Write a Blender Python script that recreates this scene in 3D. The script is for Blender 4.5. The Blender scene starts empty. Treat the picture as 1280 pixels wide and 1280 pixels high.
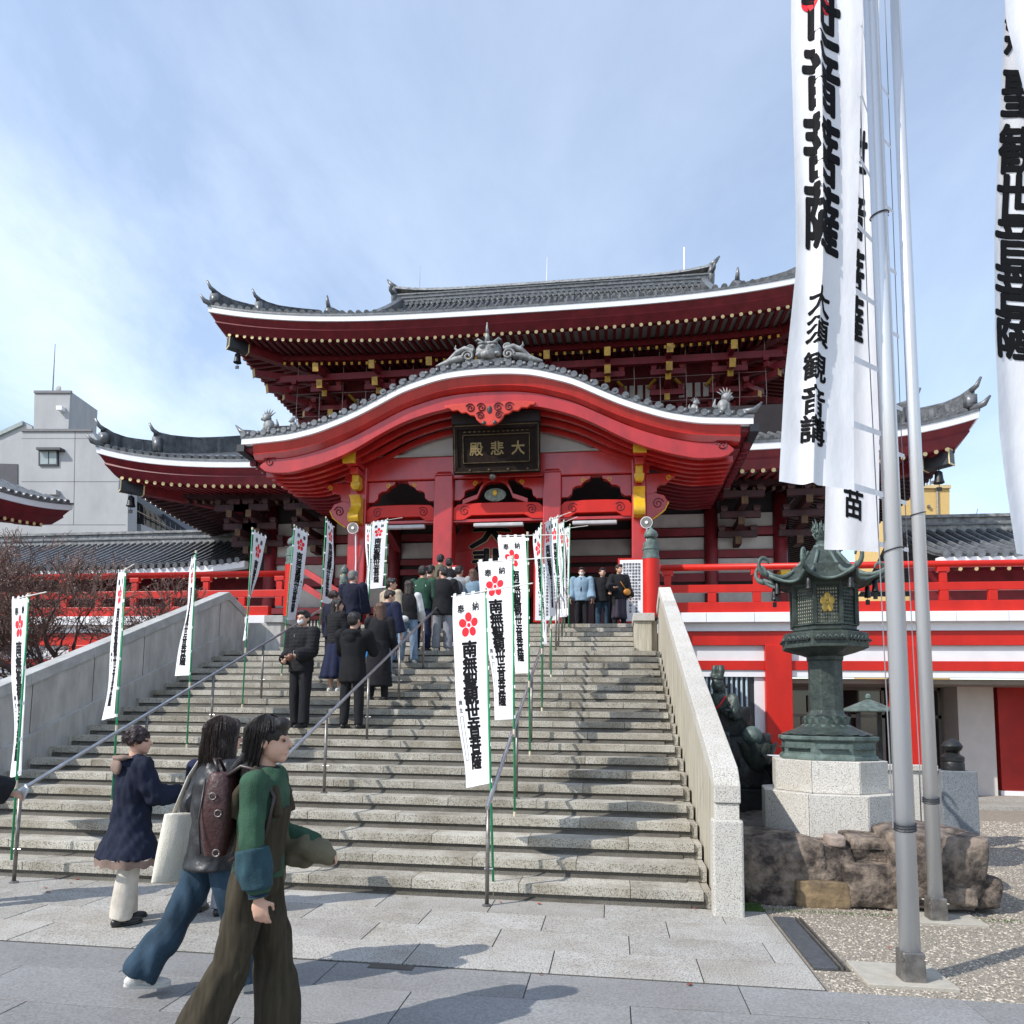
import bpy, bmesh, math, random
import numpy as np
from mathutils import Vector, Matrix, noise
random.seed(7); np.random.seed(7)
SC = bpy.context.scene
COL = SC.collection
PI = math.pi

# ------------------------------------------------------------------ camera
F, PX, PY, YAW, PITCH, ROLL, CAMH = 916.29, 640.0, 808.59, .1381, .0935, .0129, 1.7247   # a 1280 px wide picture
_f = Vector((-math.sin(YAW)*math.cos(PITCH), math.cos(YAW)*math.cos(PITCH), math.sin(PITCH)))
_r0 = Vector((math.cos(YAW), math.sin(YAW), 0)); _u0 = _r0.cross(_f)
_r = _r0*math.cos(ROLL)+_u0*math.sin(ROLL); _u = -_r0*math.sin(ROLL)+_u0*math.cos(ROLL)
cam = bpy.data.cameras.new('camera'); cam.sensor_width = 36; cam.lens = F/1280*36
cam.shift_y = (PY-640)/1280; cam.clip_start = .1; cam.clip_end = 2000
camo = bpy.data.objects.new('camera', cam); COL.objects.link(camo)
camo.matrix_world = Matrix(((_r.x, _u.x, -_f.x, 0), (_r.y, _u.y, -_f.y, 0), (_r.z, _u.z, -_f.z, CAMH), (0, 0, 0, 1)))
SC.camera = camo

# ------------------------------------------------------------------ light
SUN_EL = math.radians(42); SUN_AZ = math.atan2(-.79, -.61)      # azimuth of the sun, from +Y towards +X
sdir = Vector((math.sin(SUN_AZ)*math.cos(SUN_EL), math.cos(SUN_AZ)*math.cos(SUN_EL), math.sin(SUN_EL)))
W = bpy.data.worlds.new('World'); SC.world = W; W.use_nodes = True
nt = W.node_tree; nt.nodes.clear()
def N(t, **k):
    n = nt.nodes.new(t)
    for a, b in k.items(): setattr(n, a, b)
    return n
out = N('ShaderNodeOutputWorld'); bg = N('ShaderNodeBackground'); bg.inputs['Strength'].default_value = .15
sky = N('ShaderNodeTexSky', sky_type='NISHITA', sun_disc=False, sun_elevation=SUN_EL, sun_rotation=SUN_AZ % (2*PI), air_density=1.15, dust_density=.3, ozone_density=2.2)
tc = N('ShaderNodeTexCoord'); sep = N('ShaderNodeSeparateXYZ')
nt.links.new(tc.outputs['Generated'], sep.inputs[0])
az = N('ShaderNodeMath', operation='MAXIMUM'); az.inputs[1].default_value = 0; nt.links.new(sep.outputs['Z'], az.inputs[0])
add = N('ShaderNodeMath', operation='ADD'); add.inputs[1].default_value = .18; nt.links.new(az.outputs[0], add.inputs[0])
dx = N('ShaderNodeMath', operation='DIVIDE'); nt.links.new(sep.outputs['X'], dx.inputs[0]); nt.links.new(add.outputs[0], dx.inputs[1])
dy = N('ShaderNodeMath', operation='DIVIDE'); nt.links.new(sep.outputs['Y'], dy.inputs[0]); nt.links.new(add.outputs[0], dy.inputs[1])
cmb = N('ShaderNodeCombineXYZ'); nt.links.new(dx.outputs[0], cmb.inputs[0]); nt.links.new(dy.outputs[0], cmb.inputs[1])
mp = N('ShaderNodeMapping'); mp.inputs['Rotation'].default_value = (0, 0, .35); mp.inputs['Scale'].default_value = (1.0, .50, 1); mp.inputs['Location'].default_value = (4.3, 1.7, 0)
nt.links.new(cmb.outputs[0], mp.inputs[0])
n1 = N('ShaderNodeTexNoise'); n1.inputs['Scale'].default_value = 1.5; n1.inputs['Detail'].default_value = 13; n1.inputs['Roughness'].default_value = .62; n1.inputs['Distortion'].default_value = .35
nt.links.new(mp.outputs[0], n1.inputs['Vector'])
n2 = N('ShaderNodeTexNoise'); n2.inputs['Scale'].default_value = .35; n2.inputs['Detail'].default_value = 4
nt.links.new(mp.outputs[0], n2.inputs['Vector'])
cr = N('ShaderNodeValToRGB'); cr.color_ramp.elements[0].position = .36; cr.color_ramp.elements[1].position = .74
nt.links.new(n1.outputs[0], cr.inputs[0])
cr2 = N('ShaderNodeValToRGB'); cr2.color_ramp.elements[0].position = .3; cr2.color_ramp.elements[1].position = .65
nt.links.new(n2.outputs[0], cr2.inputs[0])
mul = N('ShaderNodeMath', operation='MULTIPLY'); nt.links.new(cr.outputs[0], mul.inputs[0]); nt.links.new(cr2.outputs[0], mul.inputs[1])
sc = N('ShaderNodeMath', operation='MULTIPLY_ADD'); sc.inputs[1].default_value = .55; sc.inputs[2].default_value = .22; nt.links.new(mul.outputs[0], sc.inputs[0])
mx = N('ShaderNodeMix', data_type='RGBA'); nt.links.new(sc.outputs[0], mx.inputs[0]); nt.links.new(sky.outputs[0], mx.inputs[6]); mx.inputs[7].default_value = (6.6, 7.5, 8.9, 1)
nt.links.new(mx.outputs[2], bg.inputs['Color']); nt.links.new(bg.outputs[0], out.inputs[0])
sl = bpy.data.lights.new('sun', 'SUN'); sl.energy = 3.7; sl.angle = math.radians(.5); sl.color = (1, .955, .89)
so = bpy.data.objects.new('sun', sl); COL.objects.link(so); so.rotation_euler = sdir.to_track_quat('Z', 'Y').to_euler(); so.location = sdir*60
SC.view_settings.view_transform = 'Standard'; SC.view_settings.look = 'None'; SC.view_settings.exposure = .42; SC.view_settings.gamma = 1
SC.render.engine = 'CYCLES'

# ------------------------------------------------------------------ measuring helpers: real points from lines of sight and known planes
def ray(x, y): return _f + _r*((x-PX)/F) - _u*((y-PY)/F)
def at(x, y, X=None, Y=None, Z=None):
    d = ray(x, y)
    k = Y/d.y if Y is not None else (X/d.x if X is not None else (Z-CAMH)/d.z)
    return Vector((0, 0, CAMH)) + d*k
K_ST, Y0 = .15/.3816, 6.649
def on_stair(x, y):
    d = ray(x, y); t = (CAMH+Y0*K_ST)/(K_ST*d.y-d.z); return Vector((0, 0, CAMH))+d*t

# ------------------------------------------------------------------ materials
MATS = {}
def mat(name, col, rough=.6, metal=0., var=.12, scale=3., col2=None, bump=.0, bscale=40., spec=.5, coat=0., detail=5, stretch=None, c2pos=(.35, .7)):
    if name in MATS: return MATS[name]
    m = bpy.data.materials.new(name); m.use_nodes = True; t = m.node_tree; b = t.nodes['Principled BSDF']
    b.inputs['Roughness'].default_value = rough; b.inputs['Metallic'].default_value = metal
    b.inputs['Specular IOR Level'].default_value = spec; b.inputs['Coat Weight'].default_value = coat; b.inputs['Coat Roughness'].default_value = .25
    tc = t.nodes.new('ShaderNodeTexCoord'); mp = t.nodes.new('ShaderNodeMapping'); t.links.new(tc.outputs['Object'], mp.inputs[0])
    if stretch: mp.inputs['Scale'].default_value = stretch
    n = t.nodes.new('ShaderNodeTexNoise'); n.inputs['Scale'].default_value = scale; n.inputs['Detail'].default_value = detail; n.inputs['Roughness'].default_value = .65
    t.links.new(mp.outputs[0], n.inputs['Vector'])
    r = t.nodes.new('ShaderNodeValToRGB'); r.color_ramp.elements[0].position = c2pos[0]; r.color_ramp.elements[1].position = c2pos[1]
    c = col; d = col2 or tuple(min(1, x*(1-var*2)) for x in col)
    r.color_ramp.elements[0].color = (*d, 1); r.color_ramp.elements[1].color = (*c, 1)
    t.links.new(n.outputs[0], r.inputs[0]); t.links.new(r.outputs[0], b.inputs['Base Color'])
    if bump:
        n3 = t.nodes.new('ShaderNodeTexNoise'); n3.inputs['Scale'].default_value = bscale; n3.inputs['Detail'].default_value = 4
        t.links.new(mp.outputs[0], n3.inputs['Vector'])
        bp = t.nodes.new('ShaderNodeBump'); bp.inputs['Strength'].default_value = bump; bp.inputs['Distance'].default_value = .02
        t.links.new(n3.outputs[0], bp.inputs['Height']); t.links.new(bp.outputs[0], b.inputs['Normal'])
    MATS[name] = m; return m

def granite(name, base, dark, fleck=.35, scale=90, stain=None, rough=.75, stain_amt=.5):
    """speckled stone: pale ground, dark and light flecks, blotchy stains"""
    if name in MATS: return MATS[name]
    m = bpy.data.materials.new(name); m.use_nodes = True; t = m.node_tree; b = t.nodes['Principled BSDF']; b.inputs['Roughness'].default_value = rough
    tc = t.nodes.new('ShaderNodeTexCoord'); L = t.links.new
    oi = t.nodes.new('ShaderNodeObjectInfo')
    va = t.nodes.new('ShaderNodeVectorMath'); va.operation = 'ADD'; L(tc.outputs['Object'], va.inputs[0]); 
    rs = t.nodes.new('ShaderNodeVectorMath'); rs.operation = 'SCALE'; rs.inputs[0].default_value = (17, 9, 5); L(oi.outputs['Random'], rs.inputs['Scale']); L(rs.outputs[0], va.inputs[1])
    n = t.nodes.new('ShaderNodeTexNoise'); n.inputs['Scale'].default_value = scale; n.inputs['Detail'].default_value = 3; n.inputs['Roughness'].default_value = .7; L(va.outputs[0], n.inputs['Vector'])
    r = t.nodes.new('ShaderNodeValToRGB'); e = r.color_ramp.elements; e[0].position = .36; e[0].color = (*dark, 1); e[1].position = .36+fleck*.4; e[1].color = (*base, 1)
    x = e.new(.8); x.color = (*[min(1, c*1.25) for c in base], 1); L(n.outputs[0], r.inputs[0])
    n2 = t.nodes.new('ShaderNodeTexNoise'); n2.inputs['Scale'].default_value = 1.7; n2.inputs['Detail'].default_value = 7; n2.inputs['Roughness'].default_value = .7; L(va.outputs[0], n2.inputs['Vector'])
    r2 = t.nodes.new('ShaderNodeValToRGB'); r2.color_ramp.elements[0].position = .38; r2.color_ramp.elements[1].position = .7
    L(n2.outputs[0], r2.inputs[0])
    mixf = t.nodes.new('ShaderNodeMath'); mixf.operation = 'MULTIPLY'; mixf.inputs[1].default_value = stain_amt; L(r2.outputs[0], mixf.inputs[0])
    mm = t.nodes.new('ShaderNodeMix'); mm.data_type = 'RGBA'; mm.blend_type = 'MULTIPLY'; L(mixf.outputs[0], mm.inputs[0]); L(r.outputs[0], mm.inputs[6]); mm.inputs[7].default_value = (*(stain or (.55, .5, .42)), 1)
    # each stone a little lighter or darker
    vv = t.nodes.new('ShaderNodeHueSaturation'); mr = t.nodes.new('ShaderNodeMapRange'); mr.inputs['To Min'].default_value = .86; mr.inputs['To Max'].default_value = 1.1
    L(oi.outputs['Random'], mr.inputs['Value']); L(mr.outputs[0], vv.inputs['Value']); L(mm.outputs[2], vv.inputs['Color'])
    L(vv.outputs[0], b.inputs['Base Color'])
    bp = t.nodes.new('ShaderNodeBump'); bp.inputs['Strength'].default_value = .25; bp.inputs['Distance'].default_value = .004; L(n.outputs[0], bp.inputs['Height']); L(bp.outputs[0], b.inputs['Normal'])
    MATS[name] = m; return m

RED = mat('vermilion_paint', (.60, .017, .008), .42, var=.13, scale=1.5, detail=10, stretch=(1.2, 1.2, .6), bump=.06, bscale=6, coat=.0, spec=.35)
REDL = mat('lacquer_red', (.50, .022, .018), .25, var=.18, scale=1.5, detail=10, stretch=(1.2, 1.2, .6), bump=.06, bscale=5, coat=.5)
REDD = mat('shaded_red_timber', (.18, .013, .019), .5, var=.2, scale=2.5, bump=.1, bscale=14, coat=.0, spec=.35)  # the same red paint, with the shade under the eaves put into its colour
GOLD = mat('gold_yellow_paint', (.72, .42, .02), .4, var=.15, scale=6)
GOLDT = mat('pale_gold_caps', (.78, .62, .3), .35, var=.1, scale=6)
PLASTER = mat('white_plaster', (.74, .74, .75), .8, var=.05, scale=2, bump=.05)
PLASTERO = mat('old_plaster', (.42, .40, .37), .85, var=.12, scale=1.5, bump=.1)
WHITE = mat('white_paint', (.80, .80, .82), .55, var=.04, scale=3)
TILE = mat('grey_roof_tile', (.165, .172, .182), .36, var=.28, scale=5, bump=.2, bscale=20, spec=.7, col2=(.06, .065, .07))
TILEO = mat('weathered_roof_tile', (.34, .345, .335), .5, var=.3, scale=6, bump=.15, bscale=20, col2=(.10, .105, .11))
SHTIMB = mat('deep_shade_timber', (.055, .012, .014), .6, var=.3, scale=3)  # red timber painted almost black for the deep shade beneath the lower roof
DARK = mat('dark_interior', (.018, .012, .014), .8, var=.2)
BLACK = mat('black_metal', (.018, .018, .022), .4, var=.1)
BRONZE = mat('green_bronze', (.070, .092, .078), .5, metal=.3, scale=7, bump=.4, bscale=26, col2=(.022, .030, .027), c2pos=(.32, .72))
BRONZEL = mat('pale_verdigris', (.15, .20, .18), .6, metal=.15, scale=8, bump=.35, bscale=30, col2=(.055, .08, .072))
BRONZED = mat('dark_bronze', (.030, .032, .032), .45, metal=.35, scale=5, bump=.4, bscale=18, col2=(.012, .012, .013))
STEEL = mat('stainless_steel', (.52, .52, .54), .3, metal=.9, var=.1, scale=9, bump=.02)
STEELD = mat('worn_steel_post', (.30, .28, .26), .42, metal=.75, var=.25, scale=12)
ALU = mat('anodised_aluminium', (.70, .71, .73), .36, metal=.55, var=.06, scale=4, stretch=(1, 1, .1), bump=.01)
GREENP = mat('green_pole', (.02, .32, .13), .4, var=.15, scale=9)
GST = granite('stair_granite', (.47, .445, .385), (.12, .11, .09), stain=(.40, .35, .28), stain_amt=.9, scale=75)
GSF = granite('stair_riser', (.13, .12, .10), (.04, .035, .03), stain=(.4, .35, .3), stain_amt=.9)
GWALL = granite('pale_granite', (.56, .54, .50), (.17, .165, .16), fleck=.3, scale=95, stain=(.78, .72, .62), stain_amt=.5)
GWALLS = mat('streaked_granite', (.52, .485, .40), .8, var=.22, scale=2.6, stretch=(7, 7, .6), bump=.12, bscale=30, col2=(.30, .27, .205))
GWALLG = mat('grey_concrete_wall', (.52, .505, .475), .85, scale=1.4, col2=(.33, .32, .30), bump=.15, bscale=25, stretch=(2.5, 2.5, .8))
GPAVE = granite('light_paving', (.40, .385, .355), (.12, .115, .11), fleck=.32, scale=80, stain=(.60, .54, .46), stain_amt=.7)
GPLAZA = granite('grey_plaza_paving', (.262, .260, .256), (.18, .18, .18), fleck=.5, scale=60, stain=(.62, .58, .54), stain_amt=.45, rough=.7)
GDARK = granite('blue_grey_granite', (.20, .22, .24), (.10, .11, .12), scale=70, stain=(.6, .6, .6))
ROCK = mat('brown_rock', (.235, .185, .145), .9, scale=5.5, col2=(.035, .026, .022), bump=1.0, bscale=22, c2pos=(.40, .62), detail=9)
ROCKO = mat('ochre_rock', (.27, .19, .10), .85, scale=6, col2=(.10, .07, .045), bump=.8, bscale=16)
GRAVEL = mat('gravel_ground', (.40, .35, .28), .9, scale=55, col2=(.13, .11, .09), bump=.9, bscale=70, c2pos=(.3, .7))
ASPH = mat('joint_mortar', (.10, .095, .085), .9, var=.2)
CLOTH = mat('white_banner_cloth', (.77, .77, .80), .8, var=.05, scale=3, bump=.35, bscale=6, stretch=(1.5, 1.5, .6))
INK = mat('black_ink', (.004, .004, .005), .8, spec=.2, var=.0)
REDINK = mat('red_ink', (.72, .008, .02), .7, var=.0)

# ------------------------------------------------------------------ mesh building
class MB:
    def __init__(s): s.v = []; s.f = []
    def add(s, vs, fs):
        o = len(s.v); s.v.extend([tuple(p) for p in vs]); s.f.extend([tuple(i+o for i in f) for f in fs]); return s
    def box(s, x0, x1, y0, y1, z0, z1):
        return s.add([(x0,y0,z0),(x1,y0,z0),(x1,y1,z0),(x0,y1,z0),(x0,y0,z1),(x1,y0,z1),(x1,y1,z1),(x0,y1,z1)],
              [(0,3,2,1),(4,5,6,7),(0,1,5,4),(1,2,6,5),(2,3,7,6),(3,0,4,7)])
    def beam(s, a, b, w, h, up=(0, 0, 1)):
        a = Vector(a); b = Vector(b); d = (b-a).normalized(); u = Vector(up); r = d.cross(u)
        if r.length < 1e-4: r = d.cross(Vector((1, 0, 0)))
        r.normalize(); u = r.cross(d).normalized(); r = r*w/2; u = u*h/2
        return s.add([a-r-u, a+r-u, a+r+u, a-r+u, b-r-u, b+r-u, b+r+u, b-r+u], [(0,1,2,3),(7,6,5,4),(0,4,5,1),(1,5,6,2),(2,6,7,3),(3,7,4,0)])
    def tube(s, pts, rad, n=8, cap=True):
        pts = [Vector(p) for p in pts]; vs = []; k = len(pts)
        rads = rad if isinstance(rad, (list, tuple)) else [rad]*k
        ref = None
        for i, p in enumerate(pts):
            d = (pts[min(i+1, k-1)]-pts[max(i-1, 0)]).normalized()
            if ref is None:
                ref = Vector((0, 0, 1)) if abs(d.z) < .9 else Vector((1, 0, 0))
            x = d.cross(ref).normalized(); y = x.cross(d).normalized(); ref = y
            for j in range(n):
                a = 2*PI*j/n; vs.append(p+(x*math.cos(a)+y*math.sin(a))*rads[i])
        fs = [(i*n+j, i*n+(j+1) % n, (i+1)*n+(j+1) % n, (i+1)*n+j) for i in range(k-1) for j in range(n)]
        if cap: fs += [tuple(range(n))[::-1], tuple((k-1)*n+j for j in range(n))]
        return s.add(vs, fs)
    def lathe(s, prof, c=(0, 0, 0), n=24, sq=None, rot=0.):
        """profile of (radius, height); n=8 with rot gives an octagon"""
        vs = []; cx, cy, cz = c
        for r, z in prof:
            for j in range(n):
                a = 2*PI*j/n+rot; vs.append((cx+r*math.cos(a), cy+r*math.sin(a), cz+z))
        k = len(prof)
        fs = [(i*n+j, i*n+(j+1) % n, (i+1)*n+(j+1) % n, (i+1)*n+j) for i in range(k-1) for j in range(n)]
        fs += [tuple(range(n))[::-1], tuple((k-1)*n+j for j in range(n))]
        return s.add(vs, fs)
    def prism(s, poly, fn0, fn1):
        """polygon given twice, front and back, through two mapping functions"""
        n = len(poly); vs = [fn0(*p) for p in poly]+[fn1(*p) for p in poly]
        return s.add(vs, [tuple(range(n)), tuple(range(2*n-1, n-1, -1))]+[(i, n+i, n+(i+1) % n, (i+1) % n) for i in range(n)])
    def sweep(s, frames, closed=True, cap=True):
        """frames: list of rings with equal counts"""
        n = len(frames[0]); k = len(frames); vs = [p for fr in frames for p in fr]; m = n if closed else n-1
        fs = [(i*n+j, i*n+(j+1) % n, (i+1)*n+(j+1) % n, (i+1)*n+j) for i in range(k-1) for j in range(m)]
        if cap and closed: fs += [tuple(range(n))[::-1], tuple((k-1)*n+j for j in range(n))]
        return s.add(vs, fs)
    def grid(s, fn, nu, nv):
        vs = [fn(i/nu, j/nv) for j in range(nv+1) for i in range(nu+1)]; w = nu+1
        return s.add(vs, [(j*w+i, j*w+i+1, (j+1)*w+i+1, (j+1)*w+i) for j in range(nv) for i in range(nu)])
    def ell(s, c, r, n=12, m=8, rot=None):
        c = Vector(c); vs = [];  R = rot or Matrix.Identity(3)
        for i in range(1, m):
            t = PI*i/m
            for j in range(n):
                a = 2*PI*j/n; vs.append(c+R@Vector((r[0]*math.sin(t)*math.cos(a), r[1]*math.sin(t)*math.sin(a), r[2]*math.cos(t))))
        vs += [c+R@Vector((0, 0, r[2])), c+R@Vector((0, 0, -r[2]))]; T = len(vs)-2
        fs = [(i*n+j, (i+1)*n+j, (i+1)*n+(j+1) % n, i*n+(j+1) % n) for i in range(m-2) for j in range(n)]
        fs += [(T, j, (j+1) % n) for j in range(n)]+[(T+1, (m-2)*n+(j+1) % n, (m-2)*n+j) for j in range(n)]
        return s.add(vs, fs)
    def mesh(s, name):
        me = bpy.data.meshes.new(name); me.from_pydata(s.v, [], s.f); me.update(); return me
    def build(s, name, m=None, parent=None, smooth=False, bevel=0., **k):
        me = s.mesh(name)
        bm = bmesh.new(); bm.from_mesh(me); bmesh.ops.recalc_face_normals(bm, faces=bm.faces[:]); bm.to_mesh(me); bm.free()
        return link(name, me, m, parent, smooth, bevel, **k)

def link(name, me, m=None, parent=None, smooth=False, bevel=0., kind=None, label=None, auto=None):
    if m and not me.materials: me.materials.append(m)
    if smooth: me.polygons.foreach_set('use_smooth', [True]*len(me.polygons))
    if smooth and auto: 
        try: me.set_sharp_from_angle(angle=math.radians(auto))
        except Exception: pass
    o = bpy.data.objects.new(name, me); COL.objects.link(o)
    if bevel:
        b = o.modifiers.new('bevel', 'BEVEL'); b.width = bevel; b.segments = 2; b.limit_method = 'ANGLE'; b.angle_limit = .7
    if parent: o.parent = parent; o.matrix_parent_inverse = Matrix.Translation(-_world_loc(parent))
    if kind: o['kind'] = kind
    if label: o['label'] = label
    return o
def _world_loc(o):
    v = Vector(o.location)
    return v
def thing(name, label, cat, loc=(0, 0, 0), group=None):
    o = bpy.data.objects.new(name, None); COL.objects.link(o); o.location = loc; o.empty_display_size = .1
    o['label'] = label; o['category'] = cat
    if group: o['group'] = group
    return o
def tag(o, label, cat, group=None):
    o['label'] = label; o['category'] = cat
    if group: o['group'] = group
    return o
def struct(o): o['kind'] = 'structure'; return o
def box(name, x0, x1, y0, y1, z0, z1, m, parent=None, bevel=0., **k): return MB().box(x0, x1, y0, y1, z0, z1).build(name, m, parent, bevel=bevel, **k)
def sub(o): return o   # parent for a third level

# lettering -----------------------------------------------------------------
_GL = {}
def glyph(ch):
    """flat outline of one character in a unit square, as vertices and faces"""
    if ch in _GL: return _GL[ch]
    c = bpy.data.curves.new('g', 'FONT'); c.body = ch; c.size = 1; c.resolution_u = 2
    o = bpy.data.objects.new('g', c); COL.objects.link(o); bpy.context.view_layer.update()
    me = bpy.data.meshes.new_from_object(o.evaluated_get(bpy.context.evaluated_depsgraph_get()))
    v = [(p.co.x, p.co.y+.1) for p in me.vertices]; f = [tuple(p.vertices) for p in me.polygons]
    bpy.data.objects.remove(o); bpy.data.meshes.remove(me); bpy.data.curves.remove(c)
    _GL[ch] = (v, f); return v, f
class Print:
    """flat print laid out in sheet coordinates (s across, t down); later mapped onto a surface"""
    def __init__(s): s.layers = {}
    def _l(s, m): return s.layers.setdefault(m, ([], []))
    def char(s, ch, cs, ct, size, m='ink', bold=.02, slant=.0, wid=1.):
        v, f = glyph(ch); V, Fc = s._l(m); k = 0
        offs = [(0, 0)]+([(bold*a, bold*b) for a, b in ((1, 0), (-1, 0), (0, 1), (0, -1), (.7, .7), (-.7, .7), (.7, -.7), (-.7, -.7))] if bold else [])
        for (ox, oy) in offs:
            o = len(V); k += 1
            for x, y in v:
                a = x-.5+ox; b = y-.46+oy+slant*a
                V.append((cs+a*size*wid, ct-b*size, k))
            Fc.extend([tuple(i+o for i in q) for q in f])
    def disc(s, cs, ct, rx, ry, m='red', n=16, rot=0, lvl=0):
        V, Fc = s._l(m); o = len(V)
        for i in range(n):
            a = 2*PI*i/n; x = rx*math.cos(a); y = ry*math.sin(a); V.append((cs+x*math.cos(rot)-y*math.sin(rot), ct+x*math.sin(rot)+y*math.cos(rot), lvl))
        Fc.append(tuple(range(o, o+n)))
    def rect(s, a0, b0, a1, b1, m='ink', lvl=0):
        V, Fc = s._l(m); o = len(V); V += [(a0, b0, lvl), (a1, b0, lvl), (a1, b1, lvl), (a0, b1, lvl)]; Fc.append((o, o+1, o+2, o+3))
    def plum(s, cs, ct, R, m='red'):
        for i in range(5):
            a = -PI/2+i*2*PI/5; s.disc(cs+R*.62*math.cos(a), ct+R*.62*math.sin(a), R*.36, R*.33, m, 18, a)
        s.disc(cs, ct, R*.17, R*.17, m, 12)
        for i in range(5):
            a = -PI/2+i*2*PI/5+.628
            s.disc(cs+R*.3*math.cos(a), ct+R*.3*math.sin(a), R*.1, R*.02, m, 8, a)
    def build(s, fn, parent, mats, cuts_s, cuts_t, names, both=True, off=.0015):
        """fn(s,t,offset) -> point; cuts keep the print hugging a bent sheet"""
        for k, (V, Fc) in s.layers.items():
            bm = bmesh.new(); vs = [bm.verts.new((a, b, c*1e-4)) for a, b, c in V]
            for q in Fc:
                try: bm.faces.new([vs[i] for i in q])
                except ValueError: pass
            for c in cuts_t: bmesh.ops.bisect_plane(bm, geom=bm.verts[:]+bm.edges[:]+bm.faces[:], plane_co=(0, c, 0), plane_no=(0, 1, 0))
            for c in cuts_s: bmesh.ops.bisect_plane(bm, geom=bm.verts[:]+bm.edges[:]+bm.faces[:], plane_co=(c, 0, 0), plane_no=(1, 0, 0))
            bm.verts.index_update(); P = [(v.co.x, v.co.y, v.co.z) for v in bm.verts]; FF = [tuple(v.index for v in f.verts) for f in bm.faces]; bm.free()
            mb = MB(); mb.add([fn(a, b, off+c) for a, b, c in P], FF)
            if both: mb.add([fn(a, b, -off-c) for a, b, c in P], [q[::-1] for q in FF])
            me = mb.mesh(names[k]); link(names[k], me, mats[k], parent, kind='stuff')
# ================================================================== ground
gr = struct(MB().box(-400, 400, -60, 900, -.5, -.012).build('ground', GRAVEL))
JP = struct(box('paving_bed', -14, 1.36, 5.11, 7.2, -.011, -.008, ASPH))
JQ = struct(box('plaza_bed', -16, 12, -3.0, 5.095, -.011, -.008, ASPH))
def slab_rows(root, name, ys, x0, x1, L, m, gap, seed, top=.0, xoff=None):
    rnd = random.Random(seed)
    for i in range(len(ys)-1):
        x = x0-rnd.random()*L if xoff is None else x0+xoff[i % len(xoff)]-L
        while x < x1:
            a = max(x, x0); b = min(x+L, x1)
            if b-a > .12:
                h = top+rnd.uniform(-.0012, .0012)
                box(name, a+gap, b-gap, ys[i]+gap, ys[i+1]-gap, -.007, h, m, root, bevel=.0025)
            x += L
pv = thing('granite_path', 'pale speckled granite slabs laid in rows at the foot of the stairs', 'paving', (-3, 6, 0))
ysl = [5.115, 5.60, 6.08, 6.55, 7.02]
slab_rows(pv, 'paving_slab', ysl, -12.0, 1.35, 1.02, GPAVE, .004, 3, xoff=(.35, .9, .2, .7))
pz = thing('plaza_paving', 'large smooth grey paving slabs across the front of the temple court', 'paving', (0, 4, 0))
slab_rows(pz, 'plaza_slab', [-.4, .5, 1.4, 2.3, 3.2, 4.1, 4.64, 5.09], -11.0, 7.6, 1.35, GPLAZA, .0035, 5, xoff=(.3, 1.0, .55, .1, .8))
# inspection cover set in the paving
cv = tag(MB().box(*[at(459, 1210, Z=0).x, at(517, 1210, Z=0).x, 5.0, 5.09, -.003, .0045]).build('drain_cover', mat('cover_steel', (.12, .115, .11), .5, metal=.5)), 'small dark metal cover let into the paving joint in front of the stairs', 'cover')
# drain channel by the stair wall
dr = thing('drain_channel', 'long dark drain cover beside the granite path, in the gravel', 'drain', (1.52, 6.2, 0))
DRM = mat('drain_stone', (.085, .09, .10), .6, var=.2, scale=20, bump=.5, bscale=120)
for a, b in ((5.53, 6.18), (6.19, 6.84)): box('drain_cover_plate', 1.38, 1.545, a, b, -.01, .012, DRM, dr, bevel=.003)
for k in range(2): box('slot_rail', 1.560+.035*k, 1.578+.035*k, 5.53, 6.84, -.01, .014, STEELD, dr)
# loose pebbles
def pebbles():
    rnd = random.Random(11); vs = []; fs = []
    def stone(x, y, r, z0=0):
        a = rnd.random()*PI; ca, sa = math.cos(a), math.sin(a); rx = r*rnd.uniform(.7, 1.35); ry = r*rnd.uniform(.6, 1); rz = r*rnd.uniform(.35, .6)
        o = len(vs)
        for dx, dy, dz in ((1, 0, 0), (0, 1, 0), (-1, 0, 0), (0, -1, 0), (.1, .1, 1)):
            X = dx*rx; Y = dy*ry; vs.append((x+X*ca-Y*sa, y+X*sa+Y*ca, z0-.012+dz*rz+rnd.uniform(0, .003)))
        fs.extend([(o, o+1, o+4), (o+1, o+2, o+4), (o+2, o+3, o+4), (o+3, o, o+4)])
    n = 0
    while n < 42000:
        x = rnd.uniform(1.37, 7.5); y = 5.1+rnd.random()**1.4*9
        if x < 1.63 and 5.52 < y < 6.85: continue
        if y < 7.02 and x < 1.38: continue
        stone(x, y, rnd.uniform(.006, .015)*(1+.05*(y-5))); n += 1
    mb = MB(); mb.v = vs; mb.f = fs
    return mb
GM = mat('pebble_mix', (.52, .46, .38), .85, scale=38, col2=(.12, .105, .09), c2pos=(.3, .62), detail=1)
pb = pebbles().build('gravel', GM); pb['kind'] = 'stuff'
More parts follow.
